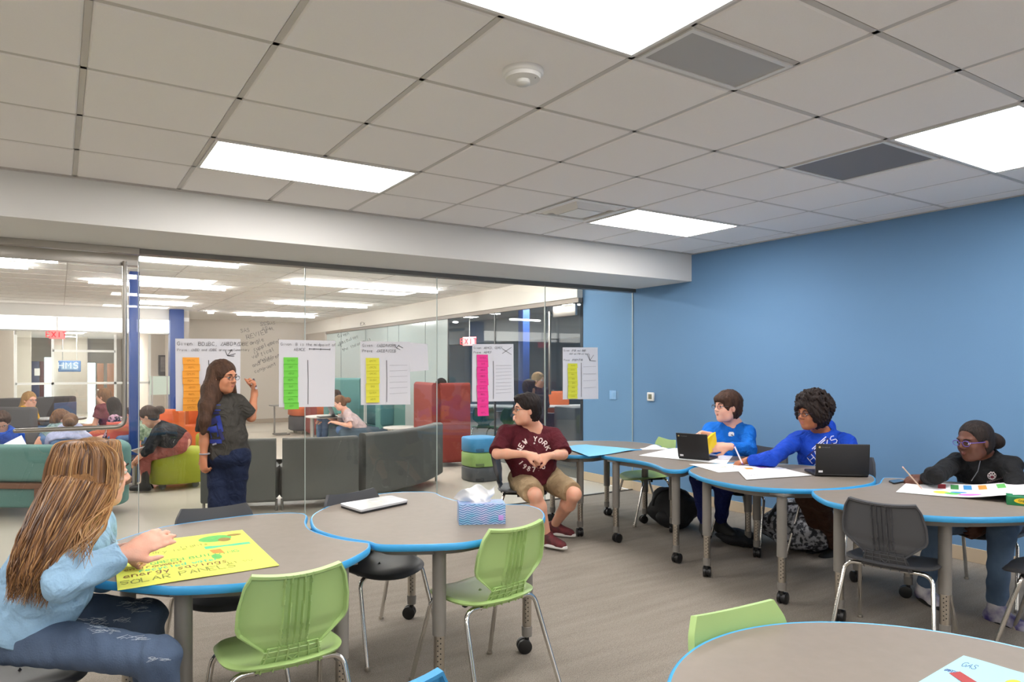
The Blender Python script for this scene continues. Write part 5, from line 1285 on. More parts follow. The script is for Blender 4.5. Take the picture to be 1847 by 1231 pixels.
def hand(F, w, d, nrm, L=.17, curl=.5, spread=.18, thumb=1, k=.007, pinch=False):
    """w wrist, d direction of the hand, nrm = palm side normal (fingers curl towards it), thumb=+1/-1 the side of the thumb"""
    d = Vector(d).normalized(); n = Vector(nrm); n = (n-n.dot(d)*d).normalized(); s = d.cross(n).normalized()*thumb; q = L/.18
    w = Vector(w); pc = w+d*.048*q
    M = Matrix((s, d, n)).transposed()
    F.el(pc+d*.004, (.039*q, .052*q, .0165*q), M, k=.018)
    F.rc(w-d*.02, w+d*.03*q, .024*q, .022*q, k=.02)
    base = [(.030, .088, .92), (.010, .094, 1.0), (-.011, .090, .94), (-.029, .080, .76)]
    for i, (sx, dy, l) in enumerate(base):
        p = w+s*sx*q+d*dy*q*.95; dd = (d+s*sx*spread*6).normalized(); c = curl*(1+.12*i); seg = [.040*l*q, .027*l*q, .021*l*q]; r = [.0098*q, .0088*q, .0080*q, .0068*q]
        for j in range(3):
            ang = c*(.75 if j == 0 else 1.0); Rm = Matrix.Rotation(ang, 3, dd.cross(n)); dd = (Rm @ dd).normalized(); p2 = p+dd*seg[j]
            F.rc(p, p2, r[j], r[j+1], k=k if j else .010)
            p = p2
    p = w+s*.026*q+d*.022*q; dd = (d*.72+s*.62+n*.28).normalized(); p2 = p+dd*.042*q; F.rc(p, p2, .0135*q, .0115*q, k=.014)
    dd2 = (d*.9+s*(.15 if not pinch else -.1)+n*(.25+.5*curl)).normalized(); p3 = p2+dd2*.030*q; F.rc(p2, p3, .0112*q, .0090*q, k=.006); p4 = p3+(dd2+n*.3*curl).normalized()*.020*q; F.rc(p3, p4, .0090*q, .0072*q, k=.006)
def V3(p): return Vector(p)
def mid(a, b, t=.5): return Vector(a)*(1-t)+Vector(b)*t
def person(label, P, sk, res=.006, hair=None, hairm=None, top=None, topm=None, bot=None, botm=None, shoes=None, shoem=None, glasses=None, hands=None, s=1.0, group=None, brow=(40, 28, 22), width=1.0, belly=0.0, fine=True, jaw=1.0, hood=False, lips=(176, 96, 90), sockm=None, smile=True):
    """P: joint positions. r/l are the person's own sides."""
    g = {k: Vector(v) for k, v in P.items() if k not in ('face', 'chest', 'roll', 'toe_r', 'toe_l', 'bustn')}
    fr, ff, fu = basis(P['face'], roll=P.get('roll', 0)); hc = g['head']
    pel = g['pelvis']; t = thing('person', label, 'person', (pel.x, pel.y, 0), group=group)
    cf = Vector(P['chest']).normalized(); sh = (g['sh_l']+g['sh_r'])/2; up = (sh-pel).normalized(); cf = (cf-cf.dot(up)*up).normalized(); cr = cf.cross(up).normalized(); MC = Matrix((cr, cf, up)).transposed()
    MH = Matrix((fr, ff, fu)).transposed(); hp = lambda x, y, z: hc+(fr*x+ff*y+fu*z)*s
    B = Field()
    # head
    B.el(hp(0, -.012, .030), (.075*s, .094*s, .086*s), MH, k=.02)
    B.el(hp(0, .022, -.040), (.060*s*jaw, .064*s, .074*s), MH, k=.03)
    B.rc(hp(-.030*jaw, .022, -.078), hp(.030*jaw, .022, -.078), .032*s, k=.03); B.rc(hp(0, .045, -.095), hp(0, .058, -.096), .024*s*jaw, k=.025)
    for q in (-1, 1):
        B.el(hp(q*.036, .056, -.036), (.024*s*jaw, .022*s, .026*s), MH, k=.02)
        B.rc(hp(q*.012, .083, .020), hp(q*.044, .070, .020), .0095*s, .008*s, k=.018)
        B.el(hp(q*.033, .092, .000), (.017*s, .013*s, .011*s), MH, k=.012, sub=True)
        B.el(hp(q*.077, -.006, -.012), (.009*s, .017*s, .029*s), MH, k=.006)
    B.rc(hp(0, .083, .010), hp(0, .103, -.026), .0075*s, .0110*s, k=.012); 
    for q in (-1, 1): B.el(hp(q*.011, .094, -.032), (.0085*s, .010*s, .0075*s), MH, k=.006)
    B.rc(hp(-.016, .080, -.058), hp(.016, .080, -.058), .0068*s, k=.008); B.rc(hp(-.013, .079, -.069), hp(.013, .079, -.069), .0075*s, k=.007)
    B.rc(hp(-.02, .092, -.0635), hp(.02, .092, -.0635), .0022*s, k=.004, sub=True)
    # neck and trunk
    nb = g['neck']; B.rc(hp(0, -.028, -.055), nb, .050*s*(.5+.5*jaw), .056*s*(.5+.5*jaw), k=.03)
    sw = (g['sh_l']-g['sh_r']).length/2; ct = sh-up*.14
    B.rc(g['sh_l'], nb-up*.03, .042*s, .05*s, k=.05); B.rc(g['sh_r'], nb-up*.03, .042*s, .05*s, k=.05)
    B.el(ct, (sw*.84*width, .105*width, .18), MC, k=.05); B.el(pel+up*.10+cf*(belly*.3), (.125*width, .09*width+belly*.3, .15), MC, k=.05); B.el(pel, (.135*width, .095*width, .095), MC, k=.05); ur = .80 if bot else 1.0; lr = .84 if bot and bot.get('len', 2) > 1 else 1.0
    arm = {}
    for q in 'lr':
        a, e, w = g['sh_'+q], g['el_'+q], g['wr_'+q]; B.rc(a, e, .043*s*width, .034*s*width**.7, k=.03); B.rc(e, mid(e, w, .35), .035*s*width**.7, .034*s*width**.5, k=.02); B.rc(mid(e, w, .35), w, .034*s*width**.5, .0235*s, k=.02)
        H = (hands or {}).get(q, {}); dv = Vector(H.get('dir', w-e)); nv = Vector(H.get('nrm', (0, 0, -1)))
        hand(B, w, dv, nv, L=.172*s, curl=H.get('curl', .45), thumb=H.get('thumb', 1 if q == 'r' else -1), pinch=H.get('pinch', False))
        k_, an = g['kn_'+q], g['an_'+q]; hip = pel+cr*((.085 if q == 'r' else -.085)*width)
        B.rc(hip, mid(hip, k_, .6), .074*width*ur, .056*s*ur, k=.04); B.rc(mid(hip, k_, .6), k_, .056*s*ur, .050*s*lr, k=.04); B.rc(k_, mid(k_, an, .3), .050*s*lr, .052*s*width**.5*lr, k=.03); B.rc(mid(k_, an, .3), an, .052*s*width**.5*lr, .033*s, k=.03)
        toe = Vector(P.get('toe_'+q, P['chest'])); toe.z = P.get('toe_'+q, (0, 0, 0))[2] if 'toe_'+q in P else 0; toe.normalize(); B.rc(an-Vector((0, 0, .03)), an+toe*.12-Vector((0, 0, .05)), .034, .028, k=.03)
    skm = SK[sk]; fmesh('body', B.mesh(res), skm, t)
    # eyes, brows, lips
    for q in (-1, 1):
        e = MB().ball(hp(q*.033, .0765, .000), .0114*s, 8, M=MH).build('eye', eyew, t); c = hp(q*.033, .0765, 0)+ff*.0101*s+fr*.0
        MB().ball(c, (.0058*s, .0030*s, .0058*s), 7, M=MH).build('iris', eyed, e)
        if res < .009:
            for sg, (e0, rr_) in ((1, (.28, .0131)), (-1, (.62, .0128))):
                vs = []; nn = 10
                for i in range(6):
                    el_a = e0+(math.pi/2-e0)*i/5
                    for k in range(2*nn): a = math.pi*k/nn; vs.append(hp(q*.033, .0758, 0)+(fr*(math.cos(a)*math.cos(el_a))+ff*(math.sin(a)*math.cos(el_a))+fu*(sg*math.sin(el_a)))*rr_*s)
                MB().add(vs, [(i*2*nn+k, i*2*nn+(k+1) % (2*nn), (i+1)*2*nn+(k+1) % (2*nn), (i+1)*2*nn+k) for i in range(5) for k in range(2*nn)]).build('eyelid', skm, t)
    if fine:
        bm_ = mat('brow_%d_%d_%d' % brow, brow, .9)
        for q in (-1, 1): MB().tube([hp(q*.016, .0935, .020), hp(q*.031, .092, .0255), hp(q*.047, .078, .020)], [.0032*s, .0034*s, .0018*s], 6).build('eyebrow', bm_, t)
        lm_ = mat('lips_%d' % sum(lips), lips, .45); c = .003 if smile else 0
        MB().tube([hp(-.023, .074, -.061+c), hp(-.010, .0862, -.0600), hp(0, .0872, -.0612), hp(.010, .0862, -.0600), hp(.023, .074, -.061+c)], [.0008, .0032*s, .0030*s, .0032*s, .0008], 6).tube([hp(-.021, .075, -.064+c), hp(-.008, .0855, -.0685), hp(.008, .0855, -.0685), hp(.021, .075, -.064+c)], [.0008, .0040*s, .0040*s, .0008], 6).build('lips', lm_, t)
    if glasses:
        gm = mat('glasses_%d_%d_%d' % glasses, glasses, .3); f = MB()
        for q in (-1, 1):
            ring = [hp(q*.034+.0235*math.cos(a), .098, -.002+.0175*math.sin(a)*(1 if abs(math.sin(a)) < .9 else .97)) for a in [2*math.pi*i/18 for i in range(19)]]
            f.tube(ring, .0018*s, 6); f.tube([hp(q*.057, .096, .004), hp(q*.074, .07, .004), hp(q*.080, .0, .002), hp(q*.078, -.02, -.012)], .0020*s, 6)
        f.tube([hp(-.011, .100, .002), hp(0, .104, .005), hp(.011, .100, .002)], .0016*s, 6); fo = f.build('glasses', gm, t)
        for q in (-1, 1): l = MB(); l.add([hp(q*.034+.022*math.cos(a), .098, -.002+.016*math.sin(a)) for a in [2*math.pi*i/18 for i in range(18)]], [tuple(range(18))]); l.build('lens', glass, fo, smooth=False)
    # hair
    if hair:
        Hf = Field(); cuts = []; nz = None; kind = hair if isinstance(hair, str) else hair[0]
        if kind in ('short', 'bowl', 'tied', 'long', 'curly', 'flat'):
            th = {'short': .013, 'bowl': .016, 'tied': .007, 'long': .012 if len(hair) < 3 else .002, 'curly': .036, 'flat': .010}[kind]
            Hf.el(hp(0, -.020, .036), ((.078+th)*s, (.094+th)*s, (.086+th)*s), MH, k=.01)
            Hf.el(hp(0, -.045, -.02), ((.066+th)*s, (.066+th)*s, (.075+th*.6)*s), MH, k=.02)
            if kind == 'bowl':
                Hf.el(hp(0, .052, .056), (.066*s, .050*s, .040*s), MH, k=.02)
                for q in (-1, 1): Hf.el(hp(q*.066, .0, .0), (.022*s, .048*s, .046*s), MH, k=.02)
            if kind == 'short':
                Hf.el(hp(.01, .045, .088), (.058*s, .050*s, .030*s), MH, k=.02); Hf.rc(hp(0, -.075, -.02), hp(0, -.072, -.072), .045*s, .030*s, k=.02)
                for q in (-1, 1): Hf.rc(hp(q*.074, .018, .02), hp(q*.074, .016, -.018), .010*s, .006*s, k=.012)
            if kind == 'tied':
                Hf.el(hp(0, -.125, -.005), (.045*s, .045*s, .045*s), MH, k=.02); Hf.el(hp(.0, -.158, -.022), (.055*s, .045*s, .050*s), MH, k=.02)
            if kind == 'curly':
                Hf.el(hp(0, -.035, .058), (.105*s, .106*s, .092*s), MH, k=.03)
                for q in (-1, 1): Hf.el(hp(q*.085, -.01, .0), (.045*s, .06*s, .07*s), MH, k=.03)
                rr = random.Random(3)
                for i in range(420):
                    a = rr.uniform(0, 6.28); z = rr.uniform(-.5, 1); rad = math.sqrt(max(0, 1-z*z)); d = Vector((math.cos(a)*rad, math.sin(a)*rad, z))
                    if d.y > .35 and d.z < .45: continue
                    Hf.el(hp(d.x*.128*rr.uniform(.93, 1.08), -.028+d.y*.124*rr.uniform(.93, 1.08), .052+d.z*.116*rr.uniform(.93, 1.10)), rr.uniform(.010, .019)*s, None, k=.004)
                    if i % 3 == 0: Hf.el(hp(d.x*.138, -.028+d.y*.134, .052+d.z*.122), rr.uniform(.006, .010)*s, None, k=.006)
            # keep the face clear
            if kind in ('bowl',): Hf.el(hp(0, .098, -.052), (.072*s, .070*s, .090*s), MH, k=.012, sub=True)
            elif kind == 'tied': Hf.el(hp(0, .100, -.010), (.090*s, .075*s, .085*s), MH, k=.012, sub=True)
            elif kind == 'short': Hf.el(hp(0, .104, -.030), (.082*s, .080*s, .088*s), MH, k=.010, sub=True)
            elif kind == 'curly': Hf.el(hp(0, .125, -.060), (.078*s, .095*s, .115*s), MH, k=.02, sub=True)
            else: Hf.el(hp(0, .112, -.045), (.080*s, .080*s, .105*s), MH, k=.015, sub=True)
            if kind in ('short', 'bowl', 'tied'):
                for q in (-1, 1): Hf.el(hp(q*.085, .012, -.030), (.026*s, .026*s, .040*s), MH, k=.008, sub=True)
        if kind == 'long' or (isinstance(hair, tuple) and len(hair) > 1):
            for pts in hair[1]:
                for (a, ra), (b, rb) in zip(pts, pts[1:]): Hf.rc(a, b, ra, rb, k=.03)
        hm = hairm; ho = fmesh('hair', Hf.mesh(.004 if kind == 'curly' else min(res, .006), noise=({'tied': .0015, 'curly': .009, 'long': .003}.get(kind, .005), 110, 3)), hm, t)
    # clothes
    TF = Field(); w8 = width
    if top:
        e = top.get('ease', .016); sl = top.get('sleeve', .55); hem = top.get('hem', pel+up*.02)
        TF.el(ct, (sw*.86*w8+e, .105*w8+e, .18+e), MC, k=.06); TF.rc(g['sh_l'], nb-up*.035, .042*s+e, .044*s+e, k=.05); TF.rc(g['sh_r'], nb-up*.035, .042*s+e, .044*s+e, k=.05)
        TF.el(pel+up*.14+cf*belly*.5, (.138*w8+e, .108*w8+e+belly*.5, .17), MC, k=.07); TF.el(pel+up*.03+cf*belly*.4, (.150*w8+e, .115*w8+e+belly*.45, .10), MC, k=.05)
        if not top.get('nohem'): TF.cut(hem, -up)
        for q in 'lr':
            a, el_, w = g['sh_'+q], g['el_'+q], g['wr_'+q]
            if sl <= 1: b = mid(a, el_, sl*.98); TF.rc(a, b, .045*s*w8+e*.8, .046*s*w8+e*1.1, k=.035, flat='b')
            else:
                TF.rc(a, el_, .043*s*w8+e*.75, .037*s*w8**.5+e*.7, k=.03); b = mid(el_, w, sl-1); TF.rc(el_, b, .037*s*w8**.5+e*.7, .029*s+e*.5, k=.015, flat='b')
        if top.get('collar'): TF.rc(nb-up*.02, nb+up*top['collar'], .062*s+.006, .060*s+.004, k=.02, flat='b')
        if hood:
            TF.rc(nb-cf*.065-up*.02+cr*.05, nb-cf*.065-up*.02-cr*.05, .052, k=.04); TF.rc(nb-cf*.05+up*.02+cr*.075, nb+cf*.045-up*.035+cr*.05, .034, .026, k=.03); TF.rc(nb-cf*.05+up*.02-cr*.075, nb+cf*.045-up*.035-cr*.05, .034, .026, k=.03)
        # neckline
        nr = top.get('neck', .060)*s
        TF.rc(nb-up*.028+cf*.022, nb+up*.10+cf*.03, nr, nr*1.15, k=.008, sub=True)
        for c in top.get('extra', []): TF.rc(*c)
        fmesh('top', TF.mesh(res, noise=(top.get('wr', .0060), 30, 5)), topm, t)['label'] = top['label']
    if bot:
        BF = Field(); e = bot.get('ease', .014); ln = bot.get('len', 2.0)
        BF.el(pel+up*.02, (.152*w8+e, .112*w8+e+belly*.1, .10), MC, k=.05)
        for q in 'lr':
            hip = pel+cr*((.085 if q == 'r' else -.085)*w8); k_, an = g['kn_'+q], g['an_'+q]
            if ln <= 1: b = mid(hip, k_, ln); BF.rc(hip, b, .076*w8+e, .060*w8**.5+e, k=.04, flat='b')
            else: BF.rc(hip, k_, .072*w8+e, .050*s+e, k=.035); b = mid(k_, an, ln-1); BF.rc(k_, b, .050*s+e, bot.get('cuff', .046), k=.03, flat='b')
        fmesh('bottoms', BF.mesh(res, noise=(bot.get('wr', .0050), 34, 9)), botm, t)['label'] = bot['label']
    if shoes:
        for q in 'lr':
            an = g['an_'+q]; toe = Vector(P.get('toe_'+q, P['chest'])); toe.z = 0 if 'toe_'+q not in P else toe.z; toe.normalize(); fl = an-Vector((0, 0, .055))
            S_ = Field(); side = toe.cross(Vector((0, 0, 1))).normalized(); hi_ = shoes.get('high', .02)
            S_.rc(an-toe*.03-Vector((0, 0, .045)), an+toe*.15-Vector((0, 0, .055)), .040, .034, k=.02); S_.rc(an-Vector((0, 0, .03)), an+Vector((0, 0, hi_)), .044, .042, k=.03, flat='b'); S_.rc(an+toe*.01-Vector((0, 0, .01)), an+toe*.11-Vector((0, 0, .05)), .036, .034, k=.03)
            zc = an.z-.085
            so = fmesh('shoe', S_.mesh(min(res, .006), cuts=[((0, 0, zc+.008), (0, 0, -1))] if abs(toe.z) < .2 else []), shoem, t)
            if shoes.get('sole'):
                M = Matrix((side, toe, side.cross(toe))).transposed(); c = Vector((an.x, an.y, zc+.012))+Vector((toe.x, toe.y, 0))*.06
                MB().lathe((0, 0, 0), [(.9, -.010), (1.0, -.004), (1.0, .012), (.96, .016)], 24, M=Matrix.Identity(3)).v
                vs = MB(); vs.lathe((0, 0, 0), [(.9, -.010), (1.0, -.004), (1.0, .012), (.96, .016)], 24); vs.v = [tuple(c+side*x*.043+Vector((toe.x, toe.y, 0)).normalized()*y*.136+Vector((0, 0, z))) for x, y, z in vs.v]
                vs.build('sole', shoes['sole'], so)
    return t
# ================================================================ THE CAST
X_, Z_ = RT, Vector((0, 0, 1))
def fabric(name, rgb, v=.88, rough=.85, b=.25):
    m = mat(name, rgb, rough, bump=(160, b), vary=(14, .5, tuple(int(c*v) for c in rgb)), spec=.25); nt = m.node_tree
    bp = [n for n in nt.nodes if n.type == 'BUMP'][0]; tc = [n for n in nt.nodes if n.type == 'TEX_COORD'][0]
    n = nt.nodes.new('ShaderNodeTexNoise'); n.inputs['Scale'].default_value = 9; n.inputs['Detail'].default_value = 2; n.inputs['Distortion'].default_value = 1.6; nt.links.new(tc.outputs['Object'], n.inputs['Vector'])
    b2 = nt.nodes.new('ShaderNodeBump'); b2.inputs['Strength'].default_value = .75; b2.inputs['Distance'].default_value = .035; nt.links.new(n.outputs[0], b2.inputs['Height']); nt.links.new(b2.outputs[0], bp.inputs['Normal']); return m
def hairmat(name, a, b): return mat(name, tuple(int(x*.85) for x in a), .62, vary=(38, .6, b), bump=(110, .9), stretch=(1, 1, .18), spec=.25)
hblack = hairmat('black_hair', (26, 20, 19), (44, 34, 30)); hdark = hairmat('dark_brown_hair', (50, 32, 24), (78, 52, 38)); hbrown = hairmat('brown_hair', (96, 66, 44), (140, 100, 66)); hblond = hairmat('blond_hair', (170, 124, 76), (206, 164, 108)); hcurl = hairmat('curly_black_hair', (28, 21, 20), (48, 36, 31))
def arc_text(mb, txt, cx, cy, r, a0, a1, size, inward, pf, w):
    n = len(txt)
    for i, ch in enumerate(txt):
        if ch == ' ': continue
        a = math.radians(a0+(a1-a0)*i/max(n-1, 1)); px, py = cx+r*math.cos(a), cy+r*math.sin(a)
        ux, uy = (math.cos(a), math.sin(a)) if not inward else (-math.cos(a), -math.sin(a)); rx, ry = uy, -ux
        k = size/6
        pls = []
        for st in GL[ch]:
            pls.append([(px+rx*(float(p.split(',')[0])-2)*k+ux*(float(p.split(',')[1])-3)*k, py+ry*(float(p.split(',')[0])-2)*k+uy*(float(p.split(',')[1])-3)*k) for p in st.split(' ')])
        rib(mb, pls, pf, w, lift=.0018, thick=.0006, step=.008)
def kid(t, name): return [c for c in t.children if c.name.split('.')[0] == name][0]

# ---- student in the maroon shirt
c_ = -FW*.92+X_*.25
P = dict(head=at(949, 739, 5.62), face=-X_*.93-FW*.28+Z_*.02, chest=c_, neck=at(962, 770, 5.70), sh_r=at(912, 783, 5.66), sh_l=at(999, 787, 5.72), pelvis=at(962, 862, 5.80),
  el_r=at(897, 819, 5.52), wr_r=at(949, 820, 5.33), el_l=at(1015, 820, 5.55), wr_l=at(990, 823, 5.36), kn_r=at(965, 893, 5.35), an_r=at(986, 966, 5.47), kn_l=at(1036, 892, 5.42), an_l=at(1000, 947, 5.88),
  toe_r=X_*.75-FW*.66, toe_l=X_*.85-FW*.5)
mar = person('student with short black hair and glasses in a maroon shirt and khaki shorts', P, 'light', res=.006, hair='short', hairm=hblack, width=1.22, belly=.07, jaw=1.18, s=1.04, glasses=(30, 28, 30),
  top=dict(label='maroon T shirt lettered NEW YORK', sleeve=.95, ease=.018, neck=.066), topm=fabric('maroon_jersey', (92, 30, 40)),
  bot=dict(label='khaki cargo shorts', len=.92, ease=.020), botm=fabric('khaki_twill', (176, 152, 118)), shoes=dict(high=.03, sole=mat('white_sole', (222, 220, 216), .6)), shoem=mat('maroon_black_mesh', (54, 26, 30), .7, vary=(20, .4, (112, 38, 44))),
  hands=dict(r=dict(dir=X_*.9-Z_*.25, nrm=-Z_*.6+FW*.7, curl=.75, thumb=-1), l=dict(dir=-X_*.9-Z_*.25, nrm=-Z_*.6+FW*.7, curl=.75, thumb=1)))
tp = kid(mar, 'top'); bv = bvh_of(tp); o = at(963, 819, 5.3); pf = proj_fn(bv, o, X_, Z_, ray(963, 819)); mb = MB()
arc_text(mb, 'NEW YORK', 0, 0, .122, 168, 22, .040, False, pf, .0085)
arc_text(mb, '1987:0', 0, .0, .128, 215, 305, .038, True, pf, .0085)
arc_text(mb, '*', .0, .085, .0, 0, 0, .02, False, pf, .006); arc_text(mb, '..', 0, 0, .085, 112, 68, .02, False, pf, .006)
mb.build('lettering', mat('cream_print', (232, 214, 210), .7), tp, smooth=False)['label'] = 'cream NEW YORK lettering'
mb = MB()
kr, an = P['kn_r'], P['an_r']

# ---- student in the bright blue long sleeve shirt
P = dict(head=at(1311, 734, 5.75), face=-X_*.93-FW*.30+Z_*.03, chest=-X_*.62-FW*.78, neck=at(1322, 763, 5.82), sh_r=at(1281, 778, 5.92), sh_l=at(1347, 781, 5.72), pelvis=at(1322, 860, 5.86),
  el_r=at(1272, 806, 5.74), wr_r=at(1281, 786, 5.55), el_l=at(1352, 812, 5.56), wr_l=at(1314, 806, 5.46), kn_r=at(1262, 866, 5.50), an_r=at(1272, 948, 5.62), kn_l=at(1305, 876, 5.42), an_l=at(1300, 944, 5.66), toe_r=-X_*.2-FW*.9-Z_*.0, toe_l=X_*.3-FW*.9)
b1 = person('student with a brown bowl haircut and glasses in a bright blue long sleeve shirt', P, 'fair', hair='bowl', hairm=hdark, width=1.18, belly=.05, jaw=1.12, s=1.06, glasses=(70, 64, 66),
  top=dict(label='bright blue long sleeve shirt', sleeve=1.88, ease=.020, neck=.060), topm=fabric('azure_jersey', (18, 112, 212)), bot=dict(label='navy track trousers', len=1.95, ease=.02), botm=fabric('navy_track', (22, 34, 92)),
  shoes=dict(high=.05), shoem=mat('black_canvas_shoe', (28, 29, 28), .7), hands=dict(r=dict(dir=-X_*.9+Z_*.15, nrm=-Z_*.5-FW*.5, curl=.7, thumb=-1), l=dict(dir=-X_*.9-Z_*.05, nrm=FW*.9-Z_*.3, curl=.55, thumb=1)))
tp = kid(b1, 'top'); bv = bvh_of(tp); pf = proj_fn(bv, at(1319, 784, 5.5), X_, Z_, ray(1319, 784)); mb = MB()
rib(mb, [[(-.024, 0), (.024, 0)]], pf, .026, lift=.0012, step=.006); rib(mb, [[(-.018, .002), (.018, .002)]], pf, .036, lift=.0010, step=.006); lo_ = mb.build('chest_logo', mat('white_print', (232, 236, 240), .6), tp, smooth=False)
mb = MB(); rib(mb, [[(-.002, -.008), (.006, -.003), (.012, -.010), (.018, -.014)]], pf, .007, lift=.0022, step=.004); mb.build('logo_bird', mat('logo_dark', (40, 60, 90), .6), lo_, smooth=False)
# yellow pouch in his hands
M = Matrix((X_, FW, Z_)).transposed().to_4x4(); M.translation = at(1284, 801, 5.46)
t = thing('snack_pouch', 'yellow snack pouch held by the student in the bright blue shirt', 'pouch', M.translation)
def pch(u, v): return M @ Vector(((u-.5)*.068*(1+.08*math.sin(5*v)), .012*math.sin(math.pi*u)*math.sin(math.pi*v), (v-.5)*.135+.05*(u-.5)))
MB().grid(pch, 14, 14, .022).build('pouch', mat('pouch_yellow', (240, 206, 40), .35), t)

# ---- curly haired student in the royal blue hoodie
P = dict(head=at(1463, 746, 5.12), face=-X_*.93-FW*.34-Z_*.02, chest=-X_*.30-FW*.95, neck=at(1482, 779, 5.22), sh_r=at(1437, 795, 5.26), sh_l=at(1526, 800, 5.06), pelvis=at(1492, 882, 5.32),
  el_r=at(1392, 828, 4.98), wr_r=at(1349, 831, 5.10), el_l=at(1545, 838, 4.90), wr_l=at(1520, 842, 4.92), kn_r=at(1452, 896, 5.05), an_r=at(1484, 984, 5.40), kn_l=at(1480, 904, 4.98), an_l=at(1508, 990, 5.28), toe_r=-X_*.8-FW*.4, toe_l=-X_*.8-FW*.4)
b2 = person('student with a round black afro and glasses in a royal blue printed hoodie, writing', P, 'brown', hair='curly', hairm=hcurl, width=1.05, s=1.0, glasses=(44, 36, 60),
  top=dict(label='royal blue hoodie with a slanted print', sleeve=1.92, ease=.026, neck=.056), topm=fabric('royal_fleece', (26, 74, 196)), hood=True, bot=dict(label='brown trousers', len=1.95), botm=fabric('brown_cloth', (84, 56, 44)),
  shoes=dict(high=.02), shoem=MATS['black_canvas_shoe'], hands=dict(r=dict(dir=-X_*.92-Z_*.25+FW*.1, nrm=-Z_*.9, curl=.85, thumb=-1), l=dict(dir=-X_*.8-FW*.4, nrm=-Z_, curl=.4, thumb=1)))
tp = kid(b2, 'top'); bv = bvh_of(tp); o = at(1482, 812, 4.9); c, s_ = math.cos(.72), math.sin(.72); ex = X_*c+Z_*s_; ey = -X_*s_+Z_*c; pf = proj_fn(bv, o, ex, ey, ray(1482, 812)); mb = MB()
rib(mb, [[(-.115, 0), (.095, 0)]], pf, .078, lift=.0012, thick=.0006, step=.012); mb.build('print_block', mat('navy_print', (34, 40, 110), .7), tp, smooth=False)
mb = MB(); lw = mat('pale_print', (214, 218, 240), .7); rib(mb, [[(-.05, .052), (.09, .052)], [(-.04, .040), (.07, .040)], [(-.12, -.050), (.0, -.050)], [(.08, -.05), (.12, -.05)], [(.02, .046), (.10, .058)][:1]*0 or [(-.10, -.060), (-.03, -.060)]], pf, .007, lift=.0022, step=.012)
st, w = strokes('HAWKS', .06, 0, adv=5.4); rib(mb, [[(x-.12, y-.032) for x, y in pl] for pl in st], pf, .006, lift=.0024, step=.012); mb.build('lettering', lw, tp, smooth=False)
def pencil(name, label, a, b, m, r=.0045, tip=None, cat='pencil'):
    a, b = Vector(a), Vector(b); t = thing(name, label, cat, a); d = (b-a)
    MB().tube([a, a+d*.9], r, 8).build('barrel', m, t); MB().tube([a+d*.9, b], [r, .0008], 8).build('tip', tip or ink, t); MB().tube([a-d*.06, a], r*1.08, 8).build('end_cap', tip or nickel, t); return t
h_ = at(1344, 845, 5.06); pencil('pen', 'white and purple pen in the hoodie student\'s hand', at(1325, 806, 5.06), at(1340, 839, 5.03), mat('pen_white', (232, 226, 240), .4), .0055, mat('pen_purple', (110, 70, 170), .4), cat='pen')

# ---- student in the black jacket
P = dict(head=at(1757, 796, 4.26), face=-X_*.96-FW*.20-Z_*.10, chest=-X_*.40-FW*.9, neck=at(1776, 823, 4.36), sh_r=at(1724, 836, 4.44), sh_l=at(1822, 842, 4.18), pelvis=at(1800, 925, 4.45),
  el_r=at(1690, 862, 4.18), wr_r=at(1668, 868, 4.20), el_l=at(1842, 893, 3.98), wr_l=at(1778, 938, 3.98), kn_r=at(1694, 948, 4.02), an_r=at(1668, 1060, 4.24), kn_l=at(1806, 962, 3.86), an_l=at(1797, 1100, 3.90), toe_r=-FW*.95-X_*.1, toe_l=-FW*.8+X_*.25)
P['el_r'] = at(1686, 858, 4.12); P['wr_r'] = at(1669, 864, 4.30)
b3 = person('student with black tied back hair and purple glasses in a black jacket and jeans, drawing', P, 'dark', hair='tied', hairm=hblack, width=1.08, s=1.0, glasses=(92, 78, 170), brow=(20, 16, 16), lips=(120, 66, 62), smile=False,
  top=dict(label='black jacket with a paw badge', sleeve=1.95, ease=.018, neck=.050, collar=.035), topm=fabric('black_fleece', (27, 28, 30)), bot=dict(label='faded blue jeans', len=1.93, ease=.016), botm=mat('faded_denim', (92, 116, 142), .85, vary=(9, .6, (70, 92, 120)), bump=(200, .2)),
  shoes=dict(high=.07, sole=mat('black_sole', (26, 26, 28), .5)), shoem=mat('white_sneaker', (214, 212, 214), .5, vary=(7, .25, (60, 50, 110))), hands=dict(r=dict(dir=-X_*.95-Z_*.12-FW*.1, nrm=-Z_*.8+FW*.5, curl=.95, thumb=-1), l=dict(dir=-X_*.6-Z_*.7, nrm=FW, curl=.5, thumb=1)))
tp = kid(b3, 'top'); bv = bvh_of(tp); pf = proj_fn(bv, at(1789, 860, 4.0), X_, Z_, ray(1789, 860)); mb = MB()
def loop(cx, cy, rx, ry, n=12): return [(cx+rx*math.cos(2*math.pi*k/n), cy+ry*math.sin(2*math.pi*k/n)) for k in range(n+1)]
rib(mb, [loop(0, .004, .026, .022), loop(.002, -.004, .014, .011), loop(-.017, .010, .006, .009), loop(-.006, .019, .006, .010), loop(.010, .018, .006, .010), loop(.020, .006, .005, .009)], pf, .0035, lift=.0015)
bd = mb.build('paw_badge', mat('badge_white', (226, 214, 216), .6), tp, smooth=False)
mb = MB(); rib(mb, [[(-.006, -.004), (.010, -.004)]], pf, .014, lift=.0012); mb.build('paw_pad', mat('badge_maroon', (120, 26, 50), .6), bd, smooth=False)
mb = MB(); rr = random.Random(2)
for y, x0, x1 in ((-.040, -.030, .066), (-.054, .0, .05)):
    x = x0
    while x < x1: rib(mb, [[(x, y+.28*(x-x0)), (x+.003, y+.012+.28*(x-x0)), (x+.006, y+.001+.28*(x-x0))]], pf, .0022, lift=.0015); x += .010
